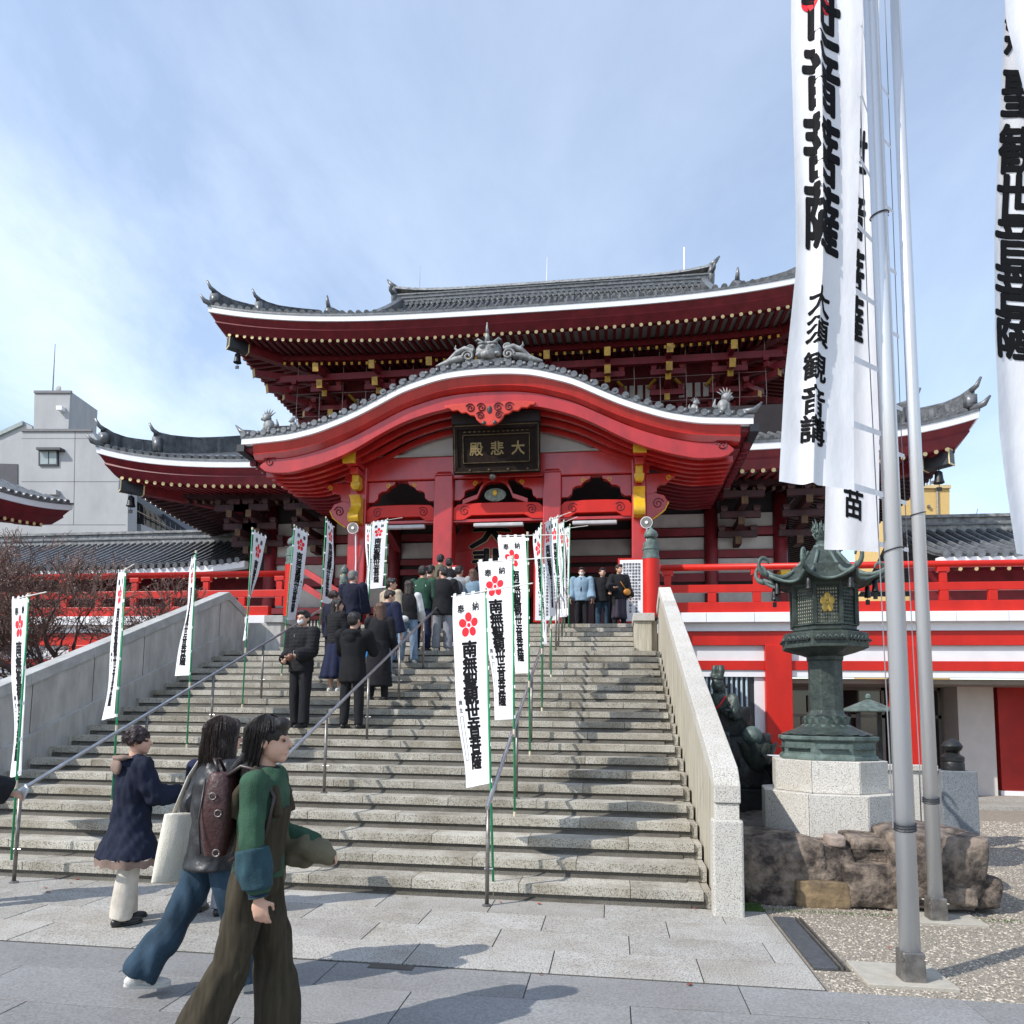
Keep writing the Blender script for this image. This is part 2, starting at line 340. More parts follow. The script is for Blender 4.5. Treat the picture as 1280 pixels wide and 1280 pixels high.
# fallen leaves
LEAF = mat('dead_leaf', (.20, .09, .03), .8, scale=20, col2=(.35, .03, .02))
rnd = random.Random(4); lf = MB()
for (px, py) in [(508,1122),(626,1128),(674,1130),(648,1131),(60,1115),(88,1104),(70,1098),(100,1100),(14,1100),(46,1103),(868,1136),(815,1138),(840,1131),(676,1218),(862,1231),(1108,1146),(1112,1147),(1112,1185),(20,1122),(56,1110),(82,1099),(96,1099),(33,1125),(862,1128)]:
    p = at(px, py, Z=.006); a = rnd.random()*PI; r = rnd.uniform(.012, .024)
    q = [Vector((math.cos(a+t)*r*k, math.sin(a+t)*r*k, rnd.uniform(0, .01))) for t, k in ((0, 1.3), (1.2, .7), (2.2, .6), (PI, 1.2), (4.1, .7), (5.2, .6))]
    lf.add([p+v for v in q], [tuple(range(6))])
lo = lf.build('fallen_leaves', LEAF); lo['kind'] = 'stuff'

# ================================================================== stairs
XL, XR = -8.06, .862
st = thing('stone_staircase', 'wide weathered granite staircase climbing to the red hall', 'staircase', (-3.6, 6.65, 0))
core = MB(); gut = MB()
def ynose(n): return Y0+.3816*n if n <= 20 else 15.10+.42*(n-21)
rnd = random.Random(2)
for n in range(1, 27):
    y = ynose(n); z = .15*n; y2 = ynose(n+1) if n != 20 else 15.10
    if n <= 20: xl, xr = XL, XR-.045
    else: xl, xr = -7.25, .43
    if n == 26: y2 = 17.6
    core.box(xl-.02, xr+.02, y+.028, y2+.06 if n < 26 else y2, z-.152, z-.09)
    if n <= 20:
        gut.box(XR-.04, XR+.03, y+.035, y2+.05, z-.155, z-.012); gut.box(XL-.1, XL-.01, y+.035, y2+.05, z-.155, z-.012)
    else: gut.box(xr+.005, xr+.05, y+.03, y2+.05, z-.155, z-.014)
    L = 1.04; x = xl-(.0 if n % 2 else .52)-L*.1
    while x < xr:
        a = max(x, xl); b = min(x+L, xr)
        if b-a > .1:
            if b > xr-.16 and b < xr: b = xr
            box('step_stone', a+.0025, b-.0025, y+rnd.uniform(-.0015, .0015), y2+.045 if n < 26 else 17.55, z-.088, z+rnd.uniform(-.0015, .0015), GST, st, bevel=.0035)
        x += L
        if b == xr: break
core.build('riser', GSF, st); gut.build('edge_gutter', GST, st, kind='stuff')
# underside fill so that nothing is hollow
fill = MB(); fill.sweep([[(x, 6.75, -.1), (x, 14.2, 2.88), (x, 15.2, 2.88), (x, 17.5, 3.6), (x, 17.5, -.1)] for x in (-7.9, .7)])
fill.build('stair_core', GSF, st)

def capz(y): return 1.28+.3931*(y-6.93)
def stair_wall(name, label, xi, xo, side, body_m, cap_m):
    w = thing(name, label, 'parapet wall', ((xi+xo)/2, 6.8, 0))
    s = side
    a, b = xi+.03*s, xo-.03*s
    pr = [(6.96, -.05), (6.96, capz(6.96)-.16), (14.6, capz(14.6)-.16), (15.35, capz(14.6)-.42), (15.35, -.05)]
    MB().prism(pr, lambda y, z: (a, y, z), lambda y, z: (b, y, z)).build('wall_body', body_m, w)
    # coping stones
    ys = [6.93]+[6.93+1.22*i for i in range(1, 7)]+[14.6]; ys[-2] = 13.45 if ys[-2] > 13.9 else ys[-2]
    for i in range(len(ys)-1):
        y0, y1 = ys[i]+.003, ys[i+1]-.003
        MB().prism([(y0, capz(y0)-.17), (y0, capz(y0)), (y1, capz(y1)), (y1, capz(y1)-.17)], lambda y, z: (xi, y, z), lambda y, z: (xo, y, z)).build('coping_stone', cap_m, w, bevel=.008)
    y0, y1 = 14.603, 15.36
    MB().prism([(y0, capz(14.6)-.17), (y0, capz(14.6)), (y1, capz(14.6)-.27), (y1, capz(14.6)-.44)], lambda y, z: (xi, y, z), lambda y, z: (xo, y, z)).build('coping_stone', cap_m, w, bevel=.008)
    # end block
    box('end_block', xi-.018*s if s > 0 else xi-.018*s, xo+.018*s, 6.79, 6.955, -.02, .83, cap_m, w, bevel=.02)
    MB().prism([(6.82, .83), (6.82, .97), (6.955, .97), (6.955, .83)], lambda y, z: (xi+.012*s, y, z), lambda y, z: (xo-.012*s, y, z)).build('end_neck', cap_m, w, bevel=.004)
    MB().prism([(6.80, .975), (6.81, 1.13), (6.925, capz(6.925)), (6.925, .975)], lambda y, z: (xi, y, z), lambda y, z: (xo, y, z)).build('coping_stone', cap_m, w, bevel=.01)
    return w
wr = stair_wall('stair_wall', 'pale granite parapet wall climbing the right edge of the stairs', .888, 1.118, 1, GWALLS, GWALL)
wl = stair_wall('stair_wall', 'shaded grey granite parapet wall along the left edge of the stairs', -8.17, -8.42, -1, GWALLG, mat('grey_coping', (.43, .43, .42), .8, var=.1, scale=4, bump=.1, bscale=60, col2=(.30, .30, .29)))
MB().prism([(6.98, -.05), (6.98, .42), (14.3, 3.30), (15.1, 3.30), (15.1, -.05)], lambda y, z: (-8.13, y, z), lambda y, z: (-8.25, y, z)).build('plinth_course', GWALLG, wl)
for yj in [8.2+1.22*i for i in range(6)]: box('panel_joint', -8.206, -8.197, yj, yj+.012, .3931*(yj-6.9)+.30, capz(yj)-.18, ASPH, wl)
# return piers that carry the newel posts
for sx, nm, m1 in ((1, 'right', GWALL), (-1, 'left', MATS['grey_coping'])):
    xc = -3.41+sx*4.03 if sx > 0 else -7.42
    p = thing('newel_pier', 'pale stone pier at the %s head of the stairs below the red newel post' % nm, 'pier', (xc, 15.35, 3.0))
    box('pier_block', xc-.19, xc+.16, 15.2, 16.1, 2.86, 3.70, GWALLS if sx > 0 else GWALLG, p, bevel=.01)
    box('pier_cap', xc-.22, xc+.22, 15.15, 16.15, 3.70, 3.86, m1, p, bevel=.01)
    xw = .90 if sx > 0 else -8.2
    MB().box(min(xw, xc), max(xw, xc), 15.36, 15.6, 2.86, 3.72).build('return_wall', GWALLS if sx > 0 else GWALLG, p)

# ------------------------------------------------------------------ handrails
def handrail(x, label, r=.021):
    h = thing('handrail', label, 'handrail', (x, 6.78, 0), 'steel handrails on the stairs')
    ys = [6.76]+[Y0+.3816*(1+4*i)+.17+.0 for i in range(1, 5)]+[14.55]
    tops = []
    for i, y in enumerate(ys):
        if i == 0: zb = 0; zt = .90
        else:
            n = int((y-Y0)/.3816); n = min(n, 20); zb = .15*n; zt = .90+.3931*(y-6.76)
        pz_ = MB().tube([(x, y, zb), (x, y, zt)], .019, 10); pz_.build('post', STEELD, h, smooth=True)
        MB().lathe([(.045, 0), (.045, .008), (.022, .02)], (x, y, zb), 12).build('base_flange', STEELD, h)
        MB().tube([(x-.028, y, zb+.33), (x+.05, y, zb+.33)], .009, 6).build('clip', STEEL, h)
        tops.append((x, y, zt+.012))
    pts = [(x, 6.70, .885), (x, 6.76, .912)]+tops[1:]
    yl = 14.55; zl = .90+.3931*(yl-6.76)
    for i in range(3):
        y = 15.3+.9*i; n = 21+int((y-15.10)/.42); zb = .15*n; zt = zl+.12+.357*(y-14.9)
        MB().tube([(x, y, zb), (x, y, zt)], .019, 8).build('post', STEELD, h, smooth=True); pts.append((x, y, zt+.012))
    MB().tube(pts, r, 12).build('rail', STEEL, h, smooth=True, auto=50)
    return h
handrail(-5.93, 'steel handrail nearest the left stair wall, with green flag poles tied to it')
handrail(-3.52, 'middle steel handrail, crossing in front of the people queueing on the stairs')
handrail(-1.14, 'steel handrail carrying the long row of white banners, right of the queue')
# ================================================================== the hall
XC = -3.41
FL = 3.93          # floor level of the balcony
TEMPLE = thing('temple_hall', 'large vermilion two-roofed temple hall with grey tiled roofs above the stairs', 'temple', (XC, 24, 0))
T = TEMPLE
BY = 16.2          # balcony front plane
def zY(y, Y, x=1100): return at(x, y, Y=Y).z

# ---- podium and balcony front
def balcony(x0, x1, side):
    name = 'right' if side > 0 else 'left'
    P = T
    box('balcony_deck', x0, x1, BY-.02, 24, 3.60, 3.80, WHITE, P)
    # white edge band made of short painted lengths
    x = x0
    while x < x1-.05:
        b = min(x+1.0, x1); box('white_edge_panel', x+.004, b-.004, BY-.17, BY-.02, 3.775, 3.985, WHITE, P, bevel=.006); x += 1.0
    box('base_beam', x0, x1, BY-.05, BY+.13, 3.99, 4.225, RED, P, bevel=.01)
    box('upper_girder', x0, x1, BY+.02, BY+.25, 3.30, 3.595, RED, P)
    box('white_panel_band', x0, x1, BY+.10, BY+.2, 2.965, 3.298, PLASTER, P)
    box('lower_girder', x0, x1, BY+.03, BY+.24, 2.765, 2.963, RED, P)
    box('white_fascia', x0, x1, BY+.06, BY+.24, 2.62, 2.762, WHITE, P)
balcony(.98, 22, 1); balcony(-34, -8.05, -1)
box('balcony_floor', -8.05, .98, 17.45, 24, 3.70, 3.898, GSF, T)
for x in (3.48, 6.08, 9.9, 13.4, -10.3, -12.9, -15.5, -18.1, -20.7):
    box('podium_column', x-.27, x+.27, BY-.04, BY+.45, 0, 3.30, RED, T, bevel=.012)
# right-hand podium wall: window with slats, recess, white wall, far column
WIN = MB().box(1.9, 3.0, BY+.16, BY+.30, .9, 2.76).build('window_frame', BLACK, T)
for i in range(9):
    xx = 2.0+i*.105; MB().tube([(xx, BY+.13, 1.0), (xx, BY+.13, 2.66)], .024, 8).build('window_slat', mat('pale_blue_slat', (.50, .62, .70), .4), WIN)
box('plaster_jamb', 3.0, 3.22, BY+.12, BY+.30, .45, 2.76, PLASTER, T); box('plaster_jamb', 1.0, 1.9, BY+.12, BY+.30, .45, 2.76, PLASTER, T)
box('lower_rail_board', 1.0, 3.22, BY+.10, BY+.30, .62, .9, RED, T); box('plaster_base', 1.0, 3.22, BY+.13, BY+.30, 0, .62, PLASTER, T)
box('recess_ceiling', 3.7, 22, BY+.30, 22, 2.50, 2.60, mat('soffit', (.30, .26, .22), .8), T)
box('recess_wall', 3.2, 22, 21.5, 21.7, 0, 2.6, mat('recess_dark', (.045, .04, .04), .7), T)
AL = mat('bronze_window_frame', (.19, .165, .15), .45, metal=.5)
for x0 in (3.9, 5.15, 6.4):
    d = MB()
    for a, b, c, e in ((x0, x0+.07, .1, 2.5), (x0+1.12, x0+1.19, .1, 2.5), (x0, x0+1.19, 2.43, 2.5), (x0, x0+1.19, 1.78, 1.86), (x0+.55, x0+.63, .1, 1.8), (x0, x0+1.19, .1, .18)):
        d.box(a, b, 18.4, 18.47, c, e)
    dd = d.build('shop_door', AL, T); box('pane', x0+.05, x0+1.15, 18.44, 18.45, .1, 2.45, mat('dark_glass', (.02, .022, .025), .08, spec=.8), dd)
box('notice_panel', 4.6, 5.0, 18.36, 18.39, 1.9, 2.3, mat('tan_notice', (.35, .27, .22), .8), T)
box('white_wall', 7.65, 8.40, 17.7, 19.3, 0, 2.5, PLASTERO if False else mat('cream_wall', (.60, .57, .53), .8, var=.05), T)
box('inner_column', 8.58, 9.16, 17.9, 18.4, .2, 2.5, mat('shaded_vermilion', (.44, .016, .010), .5), T); box('column_base', 8.54, 9.20, 17.86, 18.44, .1, .2, WHITE, T)  # column's vermilion toned down to carry the shade of the recess
box('porch_step', 3.7, 22, 17.0, 21.5, 0, .1, GPAVE, T); box('porch_step', 3.7, 22, 15.9, 17.0, -.02, .05, GPAVE, T)
# bamboo blind and screen in the far bay
BL = MB()
for i in range(16): BL.tube([(9.3, 18.1, 2.48-.05*i), (12, 18.1, 2.48-.05*i)], .02, 5)
BL.build('reed_blind', mat('reed', (.16, .14, .12), .8, scale=20), T)
FN = MB()
for i in range(20): FN.box(9.25+.13*i, 9.34+.13*i, 18.0, 18.05, .1, .95)
FN.build('picket_screen', mat('grey_picket', (.13, .125, .12), .7), T); box('red_counter', 9.2, 12, 18.2, 18.3, .95, 1.2, RED, T)
box('white_post', 9.42, 9.52, 18.6, 18.7, 0, 2.4, WHITE, T)
# left podium wall behind the plum tree
for a, b in ((-12.6, -10.6), (-15.2, -13.2), (-17.8, -15.8), (-20.4, -18.4)):
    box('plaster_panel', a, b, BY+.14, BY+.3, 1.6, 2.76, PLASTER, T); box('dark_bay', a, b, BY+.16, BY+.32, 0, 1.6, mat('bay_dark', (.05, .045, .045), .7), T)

# ---- railings
def railing(x0, x1, label, ends=()):
    R = thing('balcony_railing', label, 'railing', ((x0+x1)/2, BY, 4.2), 'vermilion balcony railings')
    MB().tube([(x0, BY, 5.0), (x1, BY, 5.0)], .075, 12).build('top_rail', RED, R, smooth=True)
    box('middle_rail', x0, x1, BY-.05, BY+.05, 4.44, 4.61, RED, R, bevel=.01)
    n = max(1, round((x1-x0)/1.95))
    for i in range(n+1):
        x = x0+.16+(x1-x0-.32)*i/n
        box('rail_post', x-.085, x+.085, BY-.045, BY+.045, 4.226, 4.439, RED, R, bevel=.006)
        box('rail_strut', x-.07, x+.07, BY-.04, BY+.04, 4.611, 4.83, RED, R, bevel=.006)
        box('rail_saddle', x-.12, x+.12, BY-.06, BY+.06, 4.83, 4.935, RED, R, bevel=.01)
        if i < n:
            xm = x+(x1-x0-.32)/n/2; box('rail_post', xm-.085, xm+.085, BY-.045, BY+.045, 4.226, 4.439, RED, R, bevel=.006)
    return R
railing(1.02, 14.5, 'vermilion balcony railing to the right of the stairs, behind the bronze lantern')
railing(-34, -7.65, 'vermilion balcony railing to the left of the stairs, behind the plum tree')
def newel(x, y, z0, h, r, label):
    n_ = thing('newel_post', label, 'newel post', (x, y, z0), 'red newel posts with bronze finials')
    MB().tube([(x, y, z0), (x, y, z0+h)], r, 24).build('post', RED, n_, smooth=True, auto=40)
    k = r/.18
    MB().lathe([(.185*k, 0), (.185*k, .05), (.17*k, .06), (.17*k, .19), (.185*k, .2), (.185*k, .25), (.165*k, .26), (.165*k, .36), (.10*k, .42), (.085*k, .455), (.14*k, .48), (.155*k, .53), (.13*k, .60), (.05*k, .66), (.02*k, .70), (0.002, .73)], (x, y, z0+h+.002), 24).build('finial', BRONZEL, n_, smooth=True, auto=40)
newel(.80, 15.75, 3.86, 1.24, .178, 'tall red newel post with grey bronze finial, right of the stair head')
newel(-7.30, 15.75, 3.86, 1.24, .165, 'tall red newel post with grey bronze finial, left of the stair head')
newel(-7.15, 18.6, 3.9, 1.1, .13, 'smaller red newel post with bronze finial behind the banners, left of the stair head')
# steep red stair rail seen left of the queue
sr = thing('porch_stair_rail', 'sloping red timber rail behind the banners at the left of the stair head', 'stair rail', (-7.3, 17.5, 4))
for dz in (0, .42): MB().beam((-8.4, 18.9, 5.6-dz), (-7.2, 18.7, 4.9-dz), .1, .16).build('rail', REDL, sr, bevel=.01)

# ---- porch columns and beams
CY = 20.5
cols = [(-7.465, .27), (-4.88, .285), (-1.73, .26), (.705, .20)]
for i, (x, hw) in enumerate(cols):
    top = 8.66 if i in (1, 2) else 9.2
    hwy = .25
    box('porch_column', x-hw*1.0, x+hw*1.0, CY-hwy, CY+hwy, 3.9, top, REDL, T, bevel=.04)
for i in (1, 2):
    x, hw = cols[i]; MB().lathe([(hw*1.30, 0), (hw*1.30, .02), (hw*.9, .12)], (x, CY, 8.66), 4, rot=PI/4).build('column_cap', REDL, T)
    box('column_base', x-.33, x+.33, CY-.33, CY+.33, 3.9, 3.99, BLACK, T)
# big tie beam below the gable wall, in three lengths
box('tie_beam', -7.9, 1.0, CY-.18, CY+.18, 8.56, 9.24, REDL, T, bevel=.03)
box('beam_moulding', -6.9, .1, CY-.22, CY+.2, 9.243, 9.30, PLASTERO, T)
# rainbow beams with scroll ends between the columns
def spiral(cx, cz, r, turns=1.6, flip=1, y=0, n=26, rot=0.):
    return [(cx+flip*r*(1-i/n*.82)*math.cos(rot+turns*2*PI*i/n), y, cz+r*(1-i/n*.82)*math.sin(rot+turns*2*PI*i/n)) for i in range(n+1)]
for i in range(3):
    x0 = cols[i][0]+cols[i][1]; x1 = cols[i+1][0]-cols[i+1][1]; n = 24; fr = []
    for k in range(n+1):
        s = k/n; x = x0+(x1-x0)*s; e = min(s, 1-s); zt = 7.80+.03*math.sin(PI*s)-max(0, .05-e)*2.4; zb = 7.33+.13*(1 if e > .2 else max(0, (e-.12)/.08))
        fr.append([(x, CY-.16, zb), (x, CY-.16, zt), (x, CY+.16, zt), (x, CY+.16, zb)])
    rb = MB().sweep(fr).build('rainbow_beam', RED, T, bevel=.015)
    for f, xx in ((1, x0+.33), (-1, x1-.33)):
        MB().tube(spiral(xx, 7.60, .15, flip=f, y=CY-.168, rot=PI*.2), .013, 5).build('scroll_carving', REDD, rb)
    box('lower_tie_board', x0, x1, CY-.12, CY+.12, 7.28, 7.36, REDL, T)
# cloud brackets at column heads
def cloud(x, z, flip, parent, m=REDL, y=CY, k=1.):
    pl = [(0, 0), (0, -.62), (.18, -.62), (.30, -.52), (.32, -.36), (.42, -.30), (.56, -.28), (.66, -.16), (.80, -.10), (.84, 0)]
    return MB().prism([(a*k, b*k) for a, b in pl], lambda a, b: (x+flip*a, y-.10, z+b), lambda a, b: (x+flip*a, y+.10, z+b)).build('cloud_bracket', m, parent, bevel=.015)
for i in range(4):
    x, hw = cols[i]
    for f in ((-1, 1)):
        cb = cloud(x+f*hw, 8.55, f, T)
        MB().tube(spiral(x+f*(hw+.62), 8.42, .075, flip=f, y=CY-.105), .012, 5).build('scroll_carving', GOLD, cb)
# frog-leg strut with gilt crest at the middle
fl = []
for f in (-1, 1):
    pts = [(XC+.03+f*a, z) for a, z in ((.12, 8.52), (.30, 8.44), (.42, 8.26), (.52, 8.02), (.78, 7.93), (.95, 7.86))]
    fr = [[(p[0], CY-.15, p[1]-.07), (p[0], CY-.15, p[1]+.07), (p[0], CY+.05, p[1]+.07), (p[0], CY+.05, p[1]-.07)] for p in pts]
    MB().sweep(fr).build('frog_leg_strut', REDL, T, bevel=.01)
box('strut_head', XC-.35, XC+.4, CY-.14, CY+.1, 8.44, 8.56, REDL, T)
cr_ = MB().ell((XC+.03, CY-.12, 8.06), (.32, .05, .2), 14, 8).build('carved_panel', mat('carving_green', (.05, .09, .06), .6, col2=(.25, .25, .22), scale=14), T)
MB().ell((XC+.03, CY-.19, 8.1), (.07, .03, .09), 10, 6).build('gilt_boss', GOLD, cr_)
# outer carved nosings and yellow end caps on the corner columns
for i, f in ((0, -1), (3, 1)):
    x, hw = cols[i]
    nb = MB().prism([(0, .34), (.25, .38), (.5, .30), (.62, .1), (.52, -.12), (.3, -.3), (.12, -.42), (0, -.42)], lambda a, b: (x+f*(hw+a), CY-.12, 7.62+b), lambda a, b: (x+f*(hw+a), CY+.12, 7.62+b)).build('beam_nosing', REDL, T, bevel=.02)
    MB().tube(spiral(x+f*(hw+.33), 7.68, .16, flip=f, y=CY-.135, rot=.3), .016, 5).build('scroll_carving', REDD, nb)
    MB().tube([(x+f*(hw+.12), CY-.12, 7.2), (x+f*(hw+.3), CY-.12, 7.32), (x+f*(hw+.52), CY-.12, 7.5), (x+f*(hw+.62), CY-.12, 7.72)], .02, 6).build('gilt_edge', GOLD, nb)
    yb = CY-.27; xo = x+(.03 if f < 0 else 0)
    # gilt front nosing, S-curved
    fr = []
    for k in range(13):
        s = k/12; z = 8.03-.78*s; yy = yb-.42+.20*math.sin(s*PI*1.6+.3)+.22*s
        fr.append([(xo-.155, yy, z), (xo+.155, yy, z), (xo+.155, yb+.05, z), (xo-.155, yb+.05, z)])
    MB().sweep(fr).build('gilt_beam_end', GOLD, T, smooth=True, auto=40)
    box('bracket_block', xo-.10, xo+.10, yb-.30, yb+.05, 8.42, 8.64, GOLD, T, bevel=.02); MB().lathe([(.12, 0), (.19, .1), (.19, .2)], (xo, yb-.16, 8.22), 4, rot=PI/4).build('bracket_block', GOLD, T)
    box('bracket_arm', xo-.12, xo+.12, yb-.45, yb+.1, 8.64, 8.82, REDL, T, bevel=.01)
    box('purlin', xo-.17, xo+.17, 19.45, 24.5, 8.84, 9.22, REDL, T); MB().box(xo-.18, xo+.18, 19.34, 19.448, 8.81, 9.13).build('gilt_purlin_cap', GOLD, T, bevel=.01)
# flood lamp and strip lamps under the beam
MB().ell((XC+.03, 19.9, 8.45), (.11, .13, .11), 14, 8).tube([(XC+.03, 19.9, 8.5), (XC+.03, 20.3, 8.62)], .03, 6).build('spot_lamp', STEELD, T, smooth=True)
for a, b in ((-7.1, -5.45), (-4.0, -2.55), (-1.15, .10)):
    L_ = thing('strip_lamp', {-7.1: 'white tube lamp under the beam in the left bay of the porch', -4.0: 'white tube lamp hanging above the red paper lantern', -1.15: 'white tube lamp under the beam in the right bay of the porch'}[a], 'lamp', ((a+b)/2, CY-.02, 7.24), 'white tube lamps under the porch beam')
    MB().box(a, b, CY-.15, CY+.02, 7.13, 7.24).build('lamp_housing', mat('lamp_white', (.55, .55, .56), .5), L_, bevel=.03)
    for e in (a+.2, b-.2): MB().tube([(e, CY-.04, 7.24), (e, CY-.04, 7.3)], .015, 5).build('bracket', STEELD, L_)

# ---- curved gable (karahafu)
KT = [(0, 10.88), (.7, 10.86), (1.3, 10.79), (2.3, 10.50), (3.1, 10.10), (3.55, 9.88), (4.1, 9.66), (4.8, 9.42), (5.6, 9.26), (6.9, 9.18)]
KL = [(0, 10.15), (.9, 10.12), (1.6, 10.0), (2.4, 9.75), (3.1, 9.40), (3.5, 9.16), (4.1, 8.86), (4.8, 8.62), (5.6, 8.43), (6.3, 8.46), (6.9, 8.50)]
def smooth_tab(tab):
    xs = np.array([a for a, b in tab]); ys = np.array([b for a, b in tab])
    xf = np.linspace(-7, 7, 561); yf = np.interp(abs(xf), xs, ys)
    k = np.hanning(41); k /= k.sum(); yp = np.pad(yf, 20, mode='edge'); ysm = np.convolve(yp, k, 'valid')
    return lambda s: float(np.interp(s, xf, ysm))
kt, kl = smooth_tab(KT), smooth_tab(KL)
def ksweep(name, m, fn, s0, s1, n=90, parent=T, **kw):
    """fn(s) -> ring of (y,z) offsets; swept along the curve"""
    fr = []
    for i in range(n+1):
        s = s0+(s1-s0)*i/n; fr.append([(XC+s, y, z) for y, z in fn(s)])
    return MB().sweep(fr).build(name, m, parent, **kw)
SE = 6.95
ksweep('white_roof_edge', WHITE, lambda s: [(18.74, kt(s)+.03), (18.74, kt(s)+.20), (19.5, kt(s)+.2), (19.5, kt(s)+.02)], -SE, SE)
ksweep('gable_top_board', REDL, lambda s: [(18.82, kt(s)+.026), (18.90, kt(s)-.20), (18.86, kt(s)-.24), (18.96, kt(s)-.30+.1*(kt(s)-kl(s)-1)), (19.03, (kt(s)*.55+kl(s)*.45)-.02), (19.4, (kt(s)*.55+kl(s)*.45)-.02), (19.4, kt(s)-.004)], -6.65, 6.65, smooth=True, auto=30)
def bb(s):
    e = max(0, (abs(s)-6.1)/.42); zt = kt(s)*.55+kl(s)*.45-.022; zb = kl(s)
    if e > 0: q = 1-math.sqrt(max(0, 1-min(1, e)**2)); zb = zb+q*.22; zt = zt-q*.25
    return [(19.0, zb), (19.0, zt), (19.22, zt), (19.22, zb+.02)]
hb = ksweep('gable_board', REDL, bb, -6.5, 6.5, bevel=.015)
for f in (-1, 1): MB().tube(spiral(XC+f*6.2, 8.78, .15, flip=-f, y=18.985, rot=.2), .016, 5).build('scroll_carving', REDD, hb)
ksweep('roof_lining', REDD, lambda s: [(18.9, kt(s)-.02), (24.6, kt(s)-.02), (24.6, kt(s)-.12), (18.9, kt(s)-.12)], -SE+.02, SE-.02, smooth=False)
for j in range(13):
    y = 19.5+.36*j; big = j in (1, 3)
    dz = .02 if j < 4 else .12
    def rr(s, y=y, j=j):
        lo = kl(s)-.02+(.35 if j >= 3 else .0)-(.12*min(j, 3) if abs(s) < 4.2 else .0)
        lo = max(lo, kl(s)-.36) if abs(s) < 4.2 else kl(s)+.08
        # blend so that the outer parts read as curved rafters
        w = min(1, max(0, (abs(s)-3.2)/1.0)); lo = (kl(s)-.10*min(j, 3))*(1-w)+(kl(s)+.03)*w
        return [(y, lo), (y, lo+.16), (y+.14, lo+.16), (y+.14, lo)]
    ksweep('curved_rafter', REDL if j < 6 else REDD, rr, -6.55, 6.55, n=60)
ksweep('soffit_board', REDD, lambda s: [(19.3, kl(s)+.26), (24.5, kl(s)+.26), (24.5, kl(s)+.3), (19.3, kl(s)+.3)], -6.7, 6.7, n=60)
# white gable wall under the arch
pts = [(s, min(kl(s)+.1, 12)) for s in np.linspace(-3.9, 3.9, 50)]
MB().prism([(-3.9, 9.24)]+[(float(a), float(b)) for a, b in pts]+[(3.9, 9.24)], lambda a, b: (XC+a, CY-.02, b), lambda a, b: (XC+a, CY+.08, b)).build('gable_wall', mat('porch_plaster', (.56, .55, .54), .8, var=.05), T)
# hanging carved pendant (gegyo)
gp = [(0, -.62), (.14, -.60), (.30, -.52), (.42, -.40), (.47, -.27), (.62, -.24), (.74, -.14), (.9, -.16), (1.02, -.05), (1.2, -.07), (1.30, .03), (1.42, .02), (1.46, .13), (1.2, .17), (.6, .2), (0, .12)]
poly = gp+[(-a, b) for a, b in gp[::-1][1:-1]]
PEND = MB().prism(poly, lambda a, b: (XC+.08+a*.86, 18.93, 10.05+b*.82), lambda a, b: (XC+.08+a*.86, 19.02, 10.05+b*.82)).build('carved_pendant', mat('pendant_red', (.62, .05, .025), .35), T, bevel=.02)
for f in (-1, 1):
    for (a, b, r) in ((.27, .0, .13), (.62, .0, .13), (.30, -.27, .11)): MB().tube(spiral(XC+.08+f*a*.86, 10.05+b*.82, r, flip=f, y=18.915, rot=.4), .018, 5).build('scroll_carving', REDD, PEND)
    MB().ell((XC+.08+f*.15, 18.92, 9.62), (.06, .02, .055), 10, 6).build('carved_hollow', BLACK, PEND)
MB().ell((XC+.08, 18.92, 9.98), (.07, .02, .11), 8, 6).build('carved_hollow', BLACK, PEND)
# roof surface of the curved gable and its tiles
ksweep('curved_roof', TILE, lambda s: [(18.72, kt(s)+.2), (18.72, kt(s)+.27), (25.5, kt(s)+.27), (25.5, kt(s)+.2)], -SE-.02, SE+.02, smooth=True, auto=40)
tm = MB().lathe([(.085, 0), (.095, .02), (.095, .10), (.08, .12), (.08, .55)], (0, 0, 0), 14)
tm.v = [(x, z, -y) for x, y, z in tm.v]; tme = tm.mesh('eave_tile'); tme.materials.append(TILE)
for p in tme.polygons: p.use_smooth = False
boss = MB().lathe([(.06, 0), (.045, .02), (.0, .03)], (0, 0, 0), 10); boss.v = [(x, -z-.0, y) for x, y, z in boss.v]
s = -6.9; arc = 0; k = 0
while s < 6.92:
    dzs = (kt(s+.01)-kt(s-.01))/.02
    o = link('eave_tile', tme, None, T); o.location = (XC+s, 18.70, kt(s)+.315); o.matrix_parent_inverse = Matrix.Translation(-Vector(T.location))
    s += .30/math.sqrt(1+dzs*dzs)
# a second course of rolls just behind the rim
for yy, rr_ in ((19.35, .10), (19.75, .10)):
    fr = []
    MB().tube([(XC+s, yy, kt(s)+.33) for s in np.linspace(-6.9, 6.9, 90)], .09, 8).build('rim_roll', TILE, T, smooth=True)
ks = MB()
for s in np.arange(-6.75, 6.8, .30): ks.tube([(XC+s, 18.7, kt(s)+.32), (XC+s, 19.3, kt(s)+.315)], .06, 6)
ks.build('rim_tile_course', TILE, T, smooth=True, kind='stuff')
pan = MB()
for s in np.arange(-6.75, 6.8, .30): pan.lathe([(.06, 0), (.065, .03), (.0, .04)], (0, 0, 0), 8)
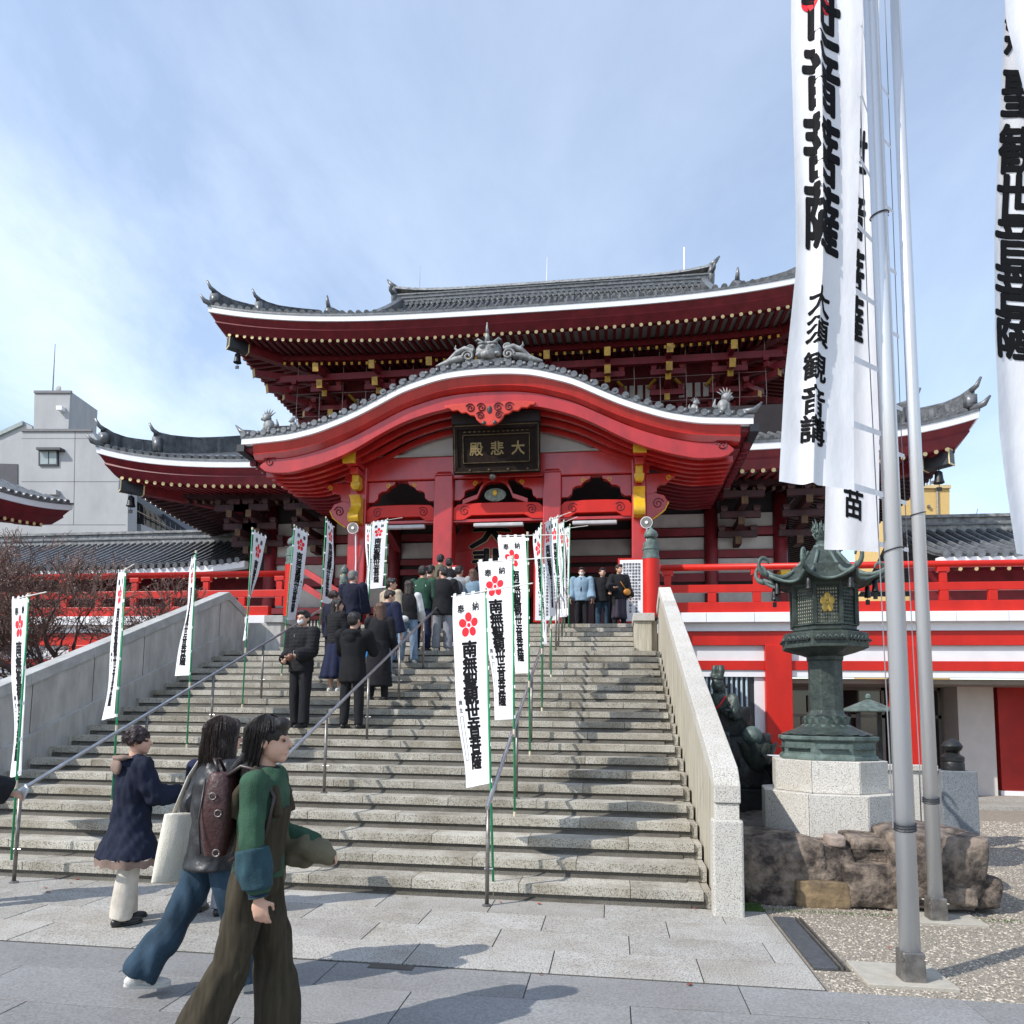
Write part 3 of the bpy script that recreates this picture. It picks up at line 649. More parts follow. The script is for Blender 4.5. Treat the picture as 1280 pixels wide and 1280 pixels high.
# crest with demon mask and scrolls
CR = MB(); cx, cy, cz = XC+.05, 18.85, kt(0)+.48
CR.ell((cx, cy, cz+.28), (.44, .22, .36), 20, 12); CR.ell((cx, cy-.14, cz+.10), (.26, .14, .16), 14, 8)
for f in (-1, 1):
    CR.ell((cx+f*.17, cy-.17, cz+.36), (.12, .09, .075), 10, 6); CR.ell((cx+f*.17, cy-.19, cz+.47), (.17, .07, .05), 10, 6)
    CR.ell((cx+f*.30, cy-.12, cz+.12), (.12, .1, .09), 10, 6); CR.tube([(cx+f*.2, cy-.1, cz+.55), (cx+f*.34, cy-.12, cz+.66), (cx+f*.42, cy-.1, cz+.62)], [.06, .045, .02], 8)
    CR.tube([(x, cy-.1, z) for x, _, z in spiral(cx+f*.66, cz+.10, .19, flip=f)], .045, 7)
    CR.tube([(x, cy-.06, z) for x, _, z in spiral(cx+f*.60, cz+.38, .13, flip=f, rot=.8)], .035, 7)
    CR.tube([(cx+f*.5, cy, cz+.3), (cx+f*.8, cy, cz+.42), (cx+f*1.05, cy, cz+.30), (cx+f*1.3, cy, cz+.06), (cx+f*1.55, cy, cz-.05)], [.12, .10, .09, .07, .03], 9)
    CR.tube([(cx+f*.8, cy, cz+.10), (cx+f*1.1, cy, cz+.05), (cx+f*1.6, cy, cz-.12), (cx+f*1.75, cy, cz-.14)], [.12, .12, .08, .03], 9)
    CR.tube([(cx+f*1.0, cy, cz+.35), (cx+f*1.12, cy, cz+.46), (cx+f*1.1, cy, cz+.58)], [.05, .04, .012], 7)
CR.ell((cx, cy-.18, cz+.22), (.07, .08, .06), 8, 6)
CR.box(cx-.75, cx+.75, cy-.1, cy+.3, cz-.14, cz-.02)
CR.v = [(cx+(x-cx)*.84, y, cz+(z-cz)*.80) for x, y, z in CR.v]; CR.build('demon_mask_crest', TILEO, T, smooth=True, auto=60)
def shishi(x, y, z, k, f, parent, name='roof_beast'):
    m = MB(); m.ell((x, y, z+.16*k), (.16*k, .13*k, .2*k), 12, 8); m.ell((x+f*.06*k, y-.02, z+.38*k), (.12*k, .11*k, .12*k), 12, 8); m.ell((x+f*.17*k, y-.02, z+.37*k), (.07*k, .06*k, .05*k), 8, 6)
    for q in range(6):
        a = .6+q*.42; m.tube([(x+f*(.06-.08*math.cos(a))*k, y, z+(.40+.08*math.sin(a))*k), (x+f*(.02-.22*math.cos(a))*k, y+.02, z+(.42+.25*math.sin(a))*k)], [.035*k, .006*k], 5)
    m.tube([(x-f*.1*k, y, z+.1*k), (x-f*.24*k, y, z+.2*k), (x-f*.2*k, y, z+.36*k)], [.06*k, .05*k, .015*k], 7)
    m.tube([(x+f*.08*k, y-.06, z+.2*k), (x+f*.12*k, y-.08, z-.02*k)], [.05*k, .04*k], 7); m.tube([(x-f*.05*k, y-.06, z+.12*k), (x-f*.02*k, y-.08, z-.02*k)], [.06*k, .045*k], 7)
    return m.build(name, TILEO, parent, smooth=True)
for f in (-1, 1):
    shishi(XC+f*6.25, 18.95, kt(6.25)+.40, 1.05, f, T)
    MB().tube([(XC+f*6.7, 18.8, kt(6.7)+.36), (XC+f*7.0, 18.8, kt(6.9)+.42), (XC+f*7.18, 18.8, kt(6.9)+.62)], [.09, .075, .02], 8).build('tile_horn', TILE, T, smooth=True)
    shishi(XC+f*5.5, 18.9, kt(5.5)+.38, .6, f, T, 'cloud_tile')
    # black gutter along the side eave with chains down
    x = XC+f*6.98
    MB().beam((x, 18.75, 9.12), (x, 24.4, 9.08), .22, .20).build('side_gutter', BLACK, T)
    for q in range(14): box('rafter_end', x-f*.10-.09, x-f*.10+.09, 19.3+.36*q, 19.42+.36*q, 8.80, 8.94, REDD, T)
    MB().tube([(x-f*.1, 24.3, 9.2), (x-f*.25, 24.6, 8.3), (x-f*.25, 24.6, 5.0)], .06, 8).build('downpipe', BLACK, T)
# bird on the crest
bd = MB(); bx, by_, bz = cx-.06, 18.9, kt(0)+.98
bd.ell((bx, by_, bz+.17), (.065, .07, .14), 10, 8); bd.tube([(bx, by_, bz+.3), (bx-.01, by_, bz+.44), (bx-.01, by_, bz+.60)], [.05, .03, .014], 7)
for f in (-1, 1): bd.tube([(bx+f*.045, by_, bz+.1), (bx+f*.06, by_, bz-.06)], [.022, .016], 5)
bd.build('crest_bird_ornament', TILEO, T, smooth=True)

# ---- name plaque
PL = thing('name_plaque', 'dark carved wooden name plaque with gilt characters under the curved gable', 'plaque', (-3.22, 19.65, 8.5))
PM = mat('plaque_wood', (.022, .013, .010), .85, spec=.15, scale=8, col2=(.012, .008, .007))
px0, px1, pz0, pz1 = -4.42, -2.06, 8.56, 9.72
def plq(s, t, off=0): # leaning forward
    return (px0+(px1-px0)*s, 19.72-(1-t)*.22-off, pz1-(pz1-pz0)*t)
mb = MB(); mb.add([plq(0, 0), plq(1, 0), plq(1, 1), plq(0, 1)]+[plq(0, 0, -.08), plq(1, 0, -.08), plq(1, 1, -.08), plq(0, 1, -.08)], [(0, 1, 2, 3), (7, 6, 5, 4), (0, 4, 5, 1), (1, 5, 6, 2), (2, 6, 7, 3), (3, 7, 4, 0)]); mb.build('board', PM, PL)
GT = mat('tarnished_gilt', (.13, .09, .035), .5, metal=.5, scale=10, col2=(.05, .035, .02))
fr = MB()
for (a, b, c, d) in ((-.02, -.08, 1.02, .05), (-.02, .93, 1.02, 1.06), (-.02, 0, .035, 1), (.965, 0, 1.02, 1)):
    P4 = [plq(a, b, .05), plq(c, b, .05), plq(c, d, .05), plq(a, d, .05)]; Q4 = [plq(a, b, -.09), plq(c, b, -.09), plq(c, d, -.09), plq(a, d, -.09)]
    fr.add(P4+Q4, [(0, 1, 2, 3), (7, 6, 5, 4), (0, 4, 5, 1), (1, 5, 6, 2), (2, 6, 7, 3), (3, 7, 4, 0)])
fr.build('frame', PM, PL)
fe = MB()
for (a, b, c, d) in ((.0, -.05, 1, -.03), (.0, 1.03, 1, 1.045), (-.005, 0, .003, 1), (.997, 0, 1.005, 1), (.1, .17, .9, .185), (.1, .82, .9, .835), (.1, .17, .108, .83), (.892, .17, .9, .83)):
    o_ = .054; P4 = [plq(a, b, o_), plq(c, b, o_), plq(c, d, o_), plq(a, d, o_)]; Q4 = [plq(a, b, 0), plq(c, b, 0), plq(c, d, 0), plq(a, d, 0)]
    fe.add(P4+Q4, [(0, 1, 2, 3), (7, 6, 5, 4), (0, 4, 5, 1), (1, 5, 6, 2), (2, 6, 7, 3), (3, 7, 4, 0)])
for i in range(14):
    a = .1+.8*(i+.5)/14; p = plq(a, .1, .03); fe.ell(p, (.05, .02, .025), 7, 5); 
    if i % 4 == 1: fe.ell(plq(a, 1.0, .06), (.04, .03, .035), 7, 5)
fe.build('gilt_edging', GT, PL)
pr = Print(); asp = (px1-px0)/(pz1-pz0)
for i, ch in enumerate('殿悲大'): pr.char(ch, (.26+.25*i)*asp, .5, .34, 'gold', bold=.018)
pr.build(lambda s, t, o: plq(s/asp, t, o+.012), PL, {'gold': mat('gilt_lettering', (.24, .17, .07), .5, metal=.4)}, [], [], {'gold': 'gilt_lettering'}, both=False)
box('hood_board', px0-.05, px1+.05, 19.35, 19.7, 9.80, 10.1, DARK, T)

# ---- interior of the porch and hall front wall
HY = 24.6
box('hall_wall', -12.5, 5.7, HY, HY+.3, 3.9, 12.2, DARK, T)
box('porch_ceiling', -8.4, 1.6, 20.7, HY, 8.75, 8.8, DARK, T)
bayx = [-12.2, -10.0, -7.6, -4.95, -1.85, .8, 3.2, 5.4]
for x in bayx:
    MB().tube([(x, HY-.12, 3.9), (x, HY-.12, 9.3)], .22, 16).build('hall_column', REDD, T, smooth=True)
for a, b in zip(bayx[:-1], bayx[1:]):
    mid = -7.7 < a < .7
    xx0, xx1 = a+.22, b-.22
    for z0, z1 in (((7.0, 7.25), (6.2, 6.48), (5.0, 5.15), (7.75, 8.0)) if not mid else ((7.75, 8.0), (6.9, 7.1), (6.55, 6.75))):
        box('hall_tie_beam', xx0, xx1, HY-.15, HY, z0, z1, REDD, T)
    if not mid:
        for z0, z1 in ((6.5, 6.98), (7.28, 7.7), (5.45, 6.1), (8.05, 8.5)): box('plaster_panel', xx0, xx1, HY-.06, HY, z0, z1, PLASTERO, T)
        for i in range(int((xx1-xx0)/.12)): box('lattice_bar', xx0+.05+.12*i, xx0+.10+.12*i, HY-.09, HY-.01, 4.0, 4.98, PLASTERO, T)
    else:
        box('plaster_panel', xx0, xx1, HY-.06, HY, 7.15, 7.7, PLASTERO, T); box('plaster_panel', xx0+.3, xx1-.3, HY-.06, HY, 6.0, 6.4, mat('amber_panel', (.2, .15, .11), .8), T)
        for i in range(4): MB().box(xx0+.1+i*(xx1-xx0-.2)/4, xx0+.05+(i+.85)*(xx1-xx0-.2)/4, HY-.1, HY-.02, 3.95, 5.9).build('door_leaf', mat('door_lacquer', (.07, .012, .012), .4), T)
box('nageshi_scroll', -12.2, -7.8, HY-.3, HY-.16, 5.2, 5.4, REDD, T); box('nageshi_scroll', 1.0, 5.4, HY-.3, HY-.16, 5.2, 5.4, REDD, T)
# linking beams from porch columns back to the hall (curved)
for x in (cols[0][0], cols[1][0], cols[2][0], cols[3][0]):
    fr = []
    for k in range(11):
        s = k/10; y = CY+.25+(HY-.4-CY)*s; z = 7.3+.5*math.sin(s*PI)-.6*s*0; fr.append([(x-.12, y, z), (x+.12, y, z), (x+.12, y, z+.3), (x-.12, y, z+.3)])
    MB().sweep(fr).build('curved_tie_beam', REDD, T)

# ---- roofs
AGOLD = mat('aged_gilt', (.50, .28, .025), .5, var=.3, scale=5)
SHGOLD = mat('shaded_gilt', (.13, .065, .012), .6, var=.3, scale=5, col2=(.05, .02, .01))  # gilt darkened in its colour for the shade under the lower eaves
class Roof:
    def __init__(s, cx, yf, hd, W, z0, lift, ex, D, g, Dl=4.5):
        s.cx, s.yf, s.hd, s.W, s.z0, s.lift, s.ex, s.D, s.g, s.Dl = cx, yf, hd, W, z0, lift, ex, D, g, Dl
        s.yc = yf+hd
    def L(s, a, half, d): return s.lift*(min(1.05, abs(a)/half))**s.ex*max(0, 1-d/s.Dl)**1.2
    def p(s, side, a, d, dz=0, surf=True):
        half = s.W if side == 'f' else s.hd
        z = s.z0+s.L(a, half, max(0, d))+(s.g(d) if surf else 0)+dz
        if side == 'f': return Vector((s.cx+a, s.yf+d, z))
        if side == 'l': return Vector((s.cx-s.W+d, s.yc-a, z))
        if side == 'r': return Vector((s.cx+s.W-d, s.yc+a, z))
        return Vector((s.cx-a, s.yf+2*s.hd-d, z))
def roof_build(R, T, name, spacing, wall_d, hipD, rafter=.3, sides=('f', 'l', 'r'), tile_m=TILE, rowcap=None, skip=None):
    UN = SHTIMB if R is globals().get('lower') else REDD
    for side in ('f', 'l', 'r', 'b'):
        half = R.W if side in 'fb' else R.hd
        nx = 60; nd = 12; Dm = R.D if side in 'fb' else hipD
        def fn(u, v, side=side, half=half, Dm=Dm):
            a = -half+2*half*u; d = v*min(Dm, max(half-abs(a), 0.0)) if (half-abs(a) < hipD) else v*Dm
            return R.p(side, a, d)
        MB().grid(fn, nx, nd).build('roof_slope', tile_m, T)
        if side not in sides: continue
        # tile rows
        SJ = MB() if side != 'f' else None; RJ = MB(); CJ = MB(); BJ = MB(); GJ = MB()
        n = int(2*half/spacing)
        for i in range(n+1):
            a = -half+(2*half-n*spacing)/2+i*spacing
            if abs(a) > half-.12: continue
            lim = half-abs(a); dm = Dm if lim > hipD else lim
            pts = [R.p(side, a, d, .05) for d in np.linspace(-.02, dm, 4 if dm < 2 else 9)]
            mb = (SJ if SJ is not None else MB()).tube(pts, .082, 7)
            p0 = R.p(side, a, -.03, .05); d_ = (pts[1]-pts[0]).normalized()
            mb.tube([p0, p0+d_*.07], .105, 10)
            if SJ is None: mb.build('tile_row', tile_m, T, smooth=True, auto=40)
        if SJ is not None: SJ.build('side_tile_rows', tile_m, T, smooth=True, auto=40, kind='stuff')
        # edge boards following the eave
        def sw(nm, m, ring, a0=-half, a1=half, k=70):
            fr = []
            for i in range(k+1):
                a = a0+(a1-a0)*i/k; q = []
                for d, dz in ring:
                    # mitre at the corners
                    lim = half-abs(a); 
                    aa = max(-(half-d), min(half-d, a)) if d > lim else a
                    q.append(R.p(side, aa, d, dz, surf=False)+Vector((0, 0, R.g(0))))
                fr.append(q)
            MB().sweep(fr, cap=True).build(nm, m, T, smooth=True, auto=35)
        sw('eave_pan_tiles', tile_m, [(-.03, -.048), (-.03, .02), (.3, .10), (.3, -.048)])
        sw('white_eave_board', WHITE, [(.01, -.235), (-.01, -.05), (.3, -.05), (.3, -.235)])
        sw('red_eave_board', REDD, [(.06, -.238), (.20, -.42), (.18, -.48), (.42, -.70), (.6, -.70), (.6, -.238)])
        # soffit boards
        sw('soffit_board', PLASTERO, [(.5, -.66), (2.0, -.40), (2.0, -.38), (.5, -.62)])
        sw('inner_soffit_board', PLASTERO if UN is REDD else SHTIMB, [(2.0, -.68), (wall_d+.3, -.10), (wall_d+.3, -.06), (2.0, -.64)])
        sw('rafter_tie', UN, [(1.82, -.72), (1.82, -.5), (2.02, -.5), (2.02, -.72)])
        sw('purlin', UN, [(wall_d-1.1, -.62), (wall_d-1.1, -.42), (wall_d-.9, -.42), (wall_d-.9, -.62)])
        n = int(2*half/rafter)
        for i in range(n+1):
            a = -half+(2*half-n*rafter)/2+i*rafter; lim = half-abs(a)
            if lim < .65: continue
            dm = min(2.1, lim)
            P0 = R.p(side, a, .42, -.735, False)+Vector((0, 0, R.g(0))); P1 = R.p(side, a, dm, -.735+.17*(dm-.42), False)+Vector((0, 0, R.g(0)))
            d_ = (P1-P0).normalized()
            if side == 'f': rf_ = MB().beam(P0, P1, .11, .13).build('flying_rafter', REDD, T); MB().tube([P0-d_*.012, P0+d_*.002], .062, 10).build('rafter_cap', GOLDT, rf_)
            else: RJ.beam(P0, P1, .11, .13); CJ.tube([P0-d_*.012, P0+d_*.002], .062, 10)
            if lim < 2.1: continue
            dm = min(wall_d+.2, lim)
            P0 = R.p(side, a, 1.86, -.83, False)+Vector((0, 0, R.g(0))); P1 = R.p(side, a, dm, -.83+.22*(dm-1.86), False)+Vector((0, 0, R.g(0)))
            d_ = (P1-P0).normalized()
            if side == 'f': rf_ = MB().beam(P0, P1, .11, .13).build('base_rafter', UN, T); MB().beam(P0-d_*.012, P0+d_*.002, .085, .10).build('rafter_cap', SHGOLD if R is lower else GOLD, rf_)
            else: RJ.beam(P0, P1, .11, .13); GJ.beam(P0-d_*.012, P0+d_*.002, .085, .10)
        if side != 'f':
            RJ.build('side_rafters', UN, T, kind='stuff'); CJ.build('side_rafter_caps', GOLDT, T, kind='stuff'); GJ.build('side_rafter_caps', SHGOLD, T, kind='stuff')
    # hips
    for f in (-1, 1):
        hp = lambda d, dz: R.p('f', f*(R.W-d), d, dz)
        for (d0, d1, w, h) in ((.15, 1.5, .30, .34), (1.3, hipD, .36, .52)):
            pts = [hp(d, .1) for d in np.linspace(d0, d1, 10)]
            pts[0] = pts[0]+Vector((0, 0, .05)); fr = []
            for i, q in enumerate(pts):
                rr = Vector((-f, -1, 0)).normalized().cross(Vector((0, 0, 1))).normalized()*w/2; up = .10*max(0, 1-i/3)
                fr.append([q-rr-Vector((0, 0, .1)), q+rr-Vector((0, 0, .1)), q+rr*.8+Vector((0, 0, h+up)), q+rr*.3+Vector((0, 0, h+.09+up)), q-rr*.3+Vector((0, 0, h+.09+up)), q-rr*.8+Vector((0, 0, h+up))])
            hr = MB().sweep(fr).build('hip_ridge', tile_m, T)
            q = pts[0]; e = Vector((f, -1, 0)).normalized()
            m_ = MB(); m_.box(q.x-.13, q.x+.13, q.y-.13, q.y+.13, q.z-.02, q.z+h*.95); m_.tube([q+e*.02+Vector((0, 0, h+.12)), q+e*.18+Vector((0, 0, h+.22)), q+e*.30+Vector((0, 0, h+.44))], [.085, .07, .035], 8)
            m_.build('ridge_end_tile', tile_m, hr, smooth=True)
        q = R.p('f', f*R.W, 0, 0); e = Vector((f, -1, 0)).normalized()
        MB().tube([q-e*.2+Vector((0, 0, .06)), q+e*.14+Vector((0, 0, .12)), q+e*.30+Vector((0, 0, .3))], [.11, .09, .03], 8).build('corner_horn_tile', tile_m, T, smooth=True)
        # hip rafter with black and gilt end
        G = Vector((0, 0, R.g(0)))
        A = R.p('f', f*(R.W-.55), .55, -.93, False)+G; B = R.p('f', f*(R.W-wall_d), wall_d, -.55, False)+G
        hrf = MB().beam(A, B, .30, .42).build('hip_rafter', REDD, T)
        d_ = (B-A).normalized(); A2 = A-d_*.02
        MB().beam(A2, A2+d_*.75, .34, .46).build('end_shoe', BLACK, hrf)
        MB().beam(A2-d_*.006, A2+d_*.02, .36, .48).build('gilt_rim', GOLDT, hrf); MB().beam(A2-d_*.012, A2+d_*.02, .28, .38).build('end_face', BLACK, hrf)
        MB().beam(A2+d_*.70, A2+d_*.74, .352, .475).build('gilt_rim', GOLDT, hrf)
        # wind bell
        c = A+d_*.35+Vector((0, 0, -.32))
        bl = MB().tube([c+Vector((0, 0, .2)), c+Vector((0, 0, -.05))], .012, 5).lathe([(.05, .0), (.10, -.05), (.12, -.26), (.15, -.36), (.13, -.37), (.0, -.2)], c, 12).tube([c+Vector((0, 0, -.3)), c+Vector((0, 0, -.52))], .01, 5).box(c.x-.07, c.x+.07, c.y-.01, c.y+.01, c.z-.6, c.z-.48)
        bl.build('wind_bell', BRONZED, T, smooth=True, auto=40)

lower = Roof(XC, 21.5, 14.0, 13.6, 9.50, .72, 6.0, 4.2, lambda d: .26+.38*d+.02*d*d)
roof_build(lower, T, 'lower', .29, 3.4, 4.2)
upper = Roof(XC, 23.8, 13.0, 11.3, 15.50, .80, 3.4, 13.0, lambda d: .26+.40*d+.0168*d*d)
roof_build(upper, T, 'upper', .30, 3.7, 3.0)
# main ridge and gable ends of the upper roof
rz = 15.76+upper.g(13.0)-.26; RY = 36.8
rg = MB().box(XC-8.2, XC+8.2, RY-.35, RY+.35, rz-.3, rz+.55).build('main_ridge', TILEO, T)
fr = []
for i in range(41):
    s = -1+2*i/40; z = rz+.55+.30*abs(s)**6; x = XC+8.3*s
    fr.append([(x, RY-.42, z), (x, RY-.3, z+.2), (x, RY+.3, z+.2), (x, RY+.42, z)])
MB().sweep(fr).build('ridge_cap', TILEO, rg)
for z in (.05, .24, .43): MB().box(XC-8.25, XC+8.25, RY-.41, RY+.41, rz+z, rz+z+.06).build('ridge_course', TILE, rg)
rr2 = MB()
for i in range(56): rr2.tube([(XC-8.2+.297*i, RY-.52, rz-.12), (XC-8.2+.297*i, RY-.2, rz-.05)], .1, 8)
rr2.build('ridge_foot_tiles', TILE, rg, kind='stuff')
for f in (-1, 1):
    x = XC+f*8.35
    m_ = MB(); m_.ell((x, RY, rz+.45), (.22, .55, .75), 12, 8); m_.tube([(x, RY-.2, rz+1.0), (x+f*.25, RY-.2, rz+1.25), (x+f*.45, RY-.2, rz+1.5)], [.16, .12, .04], 8); m_.tube([(x, RY-.4, rz+.5), (x+f*.1, RY-.7, rz+.6), (x+f*.15, RY-.8, rz+.9)], [.14, .1, .03], 8)
    m_.build('ridge_demon_tile', TILE, T, smooth=True)
    # descending ridge
    pts = [upper.p('f', f*8.0, d, .15) for d in np.linspace(3.2, 12.6, 12)]
    fr = []
    for i, q in enumerate(pts):
        u = .25*max(0, 1-i/2.5); fr.append([q+Vector((-.2, 0, -.1)), q+Vector((.2, 0, -.1)), q+Vector((.17, 0, .42+u)), q+Vector((0, 0, .52+u)), q+Vector((-.17, 0, .42+u))])
    dr_ = MB().sweep(fr).build('descending_ridge', TILE, T)
    q = pts[0]; MB().ell(q+Vector((0, -.05, .3)), (.22, .16, .4), 10, 8).tube([q+Vector((0, -.05, .6)), q+Vector((0, -.2, .8)), q+Vector((0, -.25, 1.05))], [.1, .08, .03], 7).build('ridge_end_tile', TILE, dr_, smooth=True)
    # triangular end wall
    MB().prism([(4.0, 0), (13, 0), (22, 0), (13, rz-upper.p('f', 0, 3).z)], lambda a, b: (XC+f*7.6, 23.8+a, upper.p('f', 0, 3).z+b-.1), lambda a, b: (XC+f*7.8, 23.8+a, upper.p('f', 0, 3).z+b-.1)).build('gable_end_wall', REDD, T)
for px, py in ((525, 332), (684, 322), (855, 309)):
    p = at(px, py, Y=RY); MB().tube([(p.x, RY, rz+.7), (p.x, RY, p.z)], [.03, .012], 6).build('lightning_rod', STEEL, T)

# ---- upper storey wall and bracket clusters
UY = 27.5; UW = 7.65
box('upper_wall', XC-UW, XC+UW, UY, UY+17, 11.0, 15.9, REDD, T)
UC = [-7.5, -5.3, -2.9, 2.9, 5.3, 7.5]; UC = [-7.5, -5.35, -3.2, -1.07, 1.07, 3.2, 5.35, 7.5]
NETM = mat('net_cord', (.30, .24, .23), .7)
def bracket(x, y, z, dirx, diry, parent, corner=False, G_=None):
    G_ = G_ or AGOLD; BM = SHTIMB if G_ is SHGOLD else REDD
    d = Vector((dirx, diry, 0)); 
    k = 1.3 if corner else 1
    for j, (r, zz) in enumerate(((.62, .0), (1.22, .48), (1.85, .96))):
        r *= k
        c = Vector((x, y, z+zz)); e = c+d*r
        MB().beam(c, e, .2, .24).build('bracket_arm', BM, parent)
        MB().beam(e-d*.01, e+d*.012, .20, .24).build('gilt_arm_end', G_, parent)
        lat = Vector((-d.y, d.x, 0)); e2 = c+d*(r-.22)+Vector((0, 0, .25))
        MB().beam(e2-lat*(.62 if not corner else .5), e2+lat*(.62 if not corner else .5), .16, .2).build('cross_arm', BM, parent)
        for q in (-.5, 0, .5): MB().lathe([(.10, 0), (.15, .08), (.15, .17)], e2+lat*q+Vector((0, 0, .11)), 4, rot=PI/4).build('bearing_block', BM, parent)
    # tail rafters
    for zz, r in (((1.05, 2.35), (1.5, 2.75)) if G_ is AGOLD else ()):
        a = Vector((x, y, z+zz+.55)); b = a+d*r*k+Vector((0, 0, -.5)); MB().beam(a, b, .18, .24).build('tail_rafter', BM, parent); dd = (b-a).normalized()
        MB().beam(b-dd*.01, b+dd*.015, .22, .30).build('gilt_tail_end', G_, parent)
for i, u in enumerate(UC):
    x = XC+u
    MB().tube([(x, UY-.05, 11), (x, UY-.05, 12.9)], .2, 12).build('upper_column', REDD, T)
    if abs(u) > 7: bracket(x, UY, 12.9, (1 if u > 0 else -1)*.7071, -.7071, T, corner=True)
    bracket(x, UY, 12.9, 0, -1, T)
for sx in (-1, 1):
    for j in range(4): bracket(XC+sx*UW, UY+2.3+2.4*j, 12.9, sx, 0, T)
for z in (13.05, 13.6): box('wall_purlin', XC-UW-.1, XC+UW+.1, UY-.12, UY, z, z+.18, REDD, T)
box('outer_purlin', XC-UW-1.8, XC+UW+1.8, UY-1.9, UY-1.72, 14.35, 14.6, REDD, T)
for a, b in zip(UC[:-1], UC[1:]):
    xm = XC+(a+b)/2
    for q in range(4): box('plaster_slot', xm-.55+.30*q, xm-.35+.30*q, UY-.05, UY-.005, 13.85, 14.40, PLASTER, T)
    for f in (-1, 1): MB().beam((xm+f*.42, UY-.2, 14.2), (xm+f*.72, UY-.25, 14.5), .1, .1).build('gilt_strut', GOLD, T)
    box('plaster_panel', xm-.8, xm+.8, UY-.05, UY-.003, 12.2, 12.75, PLASTERO, T)
# bird-net cords hanging from the eave
for i in range(20):
    x = XC-8.74+.92*i
    MB().tube([(x, 26.0, 15.3), (x+.03, 25.9, 13.2), (x, 26.2, 11.2)], .013, 4).build('net_cord', NETM, T)
for zz in (12.2, 13.1, 14.0): MB().tube([(XC-8.8, 25.95, zz), (XC, 25.9, zz-.08), (XC+8.8, 25.95, zz)], .008, 4).build('net_cord', NETM, T)
# brackets under the lower roof either side of the porch
for u in (-10.1, -7.9, -5.6, 5.2, 7.6, 9.6):
    x = XC+u if u > 0 else XC+u
    if abs(u) > 9.9 or u == 9.6:
        pass
for x in (-12.9, -12.2, -10.4, 4.0, 5.9):
    bracket(x, 24.6, 7.45, 0, -1, T, G_=SHGOLD)
for x in (-9.0, 5.3, 6.9): MB().prism([(0, .3), (.5, .34), (.55, .2), (.35, .05), (.5, -.12), (.45, -.3), (0, -.34)], lambda a, b: (x-.15, 23.9-a, 6.05+b), lambda a, b: (x+.15, 23.9-a, 6.05+b)).build('gilt_beam_end', GOLD, T, bevel=.02)
# big red paper lantern hanging in the middle bay
PLN = thing('paper_lantern', 'giant red paper lantern with black brushed characters hanging inside the porch', 'lantern', (-3.55, 22.3, 7.6))
RP = mat('red_lantern_paper', (.34, .014, .014), .55, scale=3, stretch=(1, 1, 14), bump=.3, bscale=10)
lc = Vector((-3.75, 22.4, 6.35)); prof = [(.75, -1.35), (1.0, -1.2), (1.28, -.8), (1.42, -.25), (1.42, .25), (1.28, .8), (1.0, 1.2), (.75, 1.35)]
rib = []
for i in range(57):
    z = -1.35+2.7*i/56; r = float(np.interp(z, [p[1] for p in prof], [p[0] for p in prof])); rib.append((r+(.012 if i % 2 else 0), z))
MB().lathe(rib, lc, 40).build('lantern_body', RP, PLN, smooth=True, auto=30)
MB().lathe([(.78, 1.35), (.84, 1.36), (.84, 1.52), (.78, 1.53)], lc, 32).lathe([(.84, -1.36), (.78, -1.35), (.78, -1.53), (.84, -1.52)][::-1], lc, 32).build('lantern_rim', BLACK, PLN)
def lsurf(s, t, off):
    th = s; z = -t; r = float(np.interp(z, [p[1] for p in prof], [p[0] for p in prof]))+.03+off*3
    return (lc.x+r*math.sin(th), lc.y-r*math.cos(th), lc.z+z)
pp = Print()
pp.char('大', .12, -.75, 1.0, 'edge', bold=.055); pp.char('悲', .12, .15, .85, 'edge', bold=.05); pp.char('大', .12, -.75, 1.0, 'ink', bold=.028); pp.char('悲', .12, .15, .85, 'ink', bold=.028)
pe = pp.layers.pop('edge'); pq = Print(); pq.layers['edge'] = pe
pq.build(lambda s, t, o: lsurf(s, t, o-.002), PLN, {'edge': mat('lantern_gold_outline', (.35, .26, .14), .6)}, list(np.arange(-1, 1.2, .12)), list(np.arange(-1.3, 1.3, .15)), {'edge': 'gold_outline'}, both=False)
pp.build(lambda s, t, o: lsurf(s, t, o+.003), PLN, {'ink': INK}, list(np.arange(-1, 1.2, .12)), list(np.arange(-1.3, 1.3, .15)), {'ink': 'brushed_character'}, both=False)
MB().ell((lc.x-1.15, lc.y-.95, lc.z-.1), (.10, .05, .75), 10, 10).build('lantern_emblem', mat('lantern_ochre', (.30, .24, .16), .7), PLN)
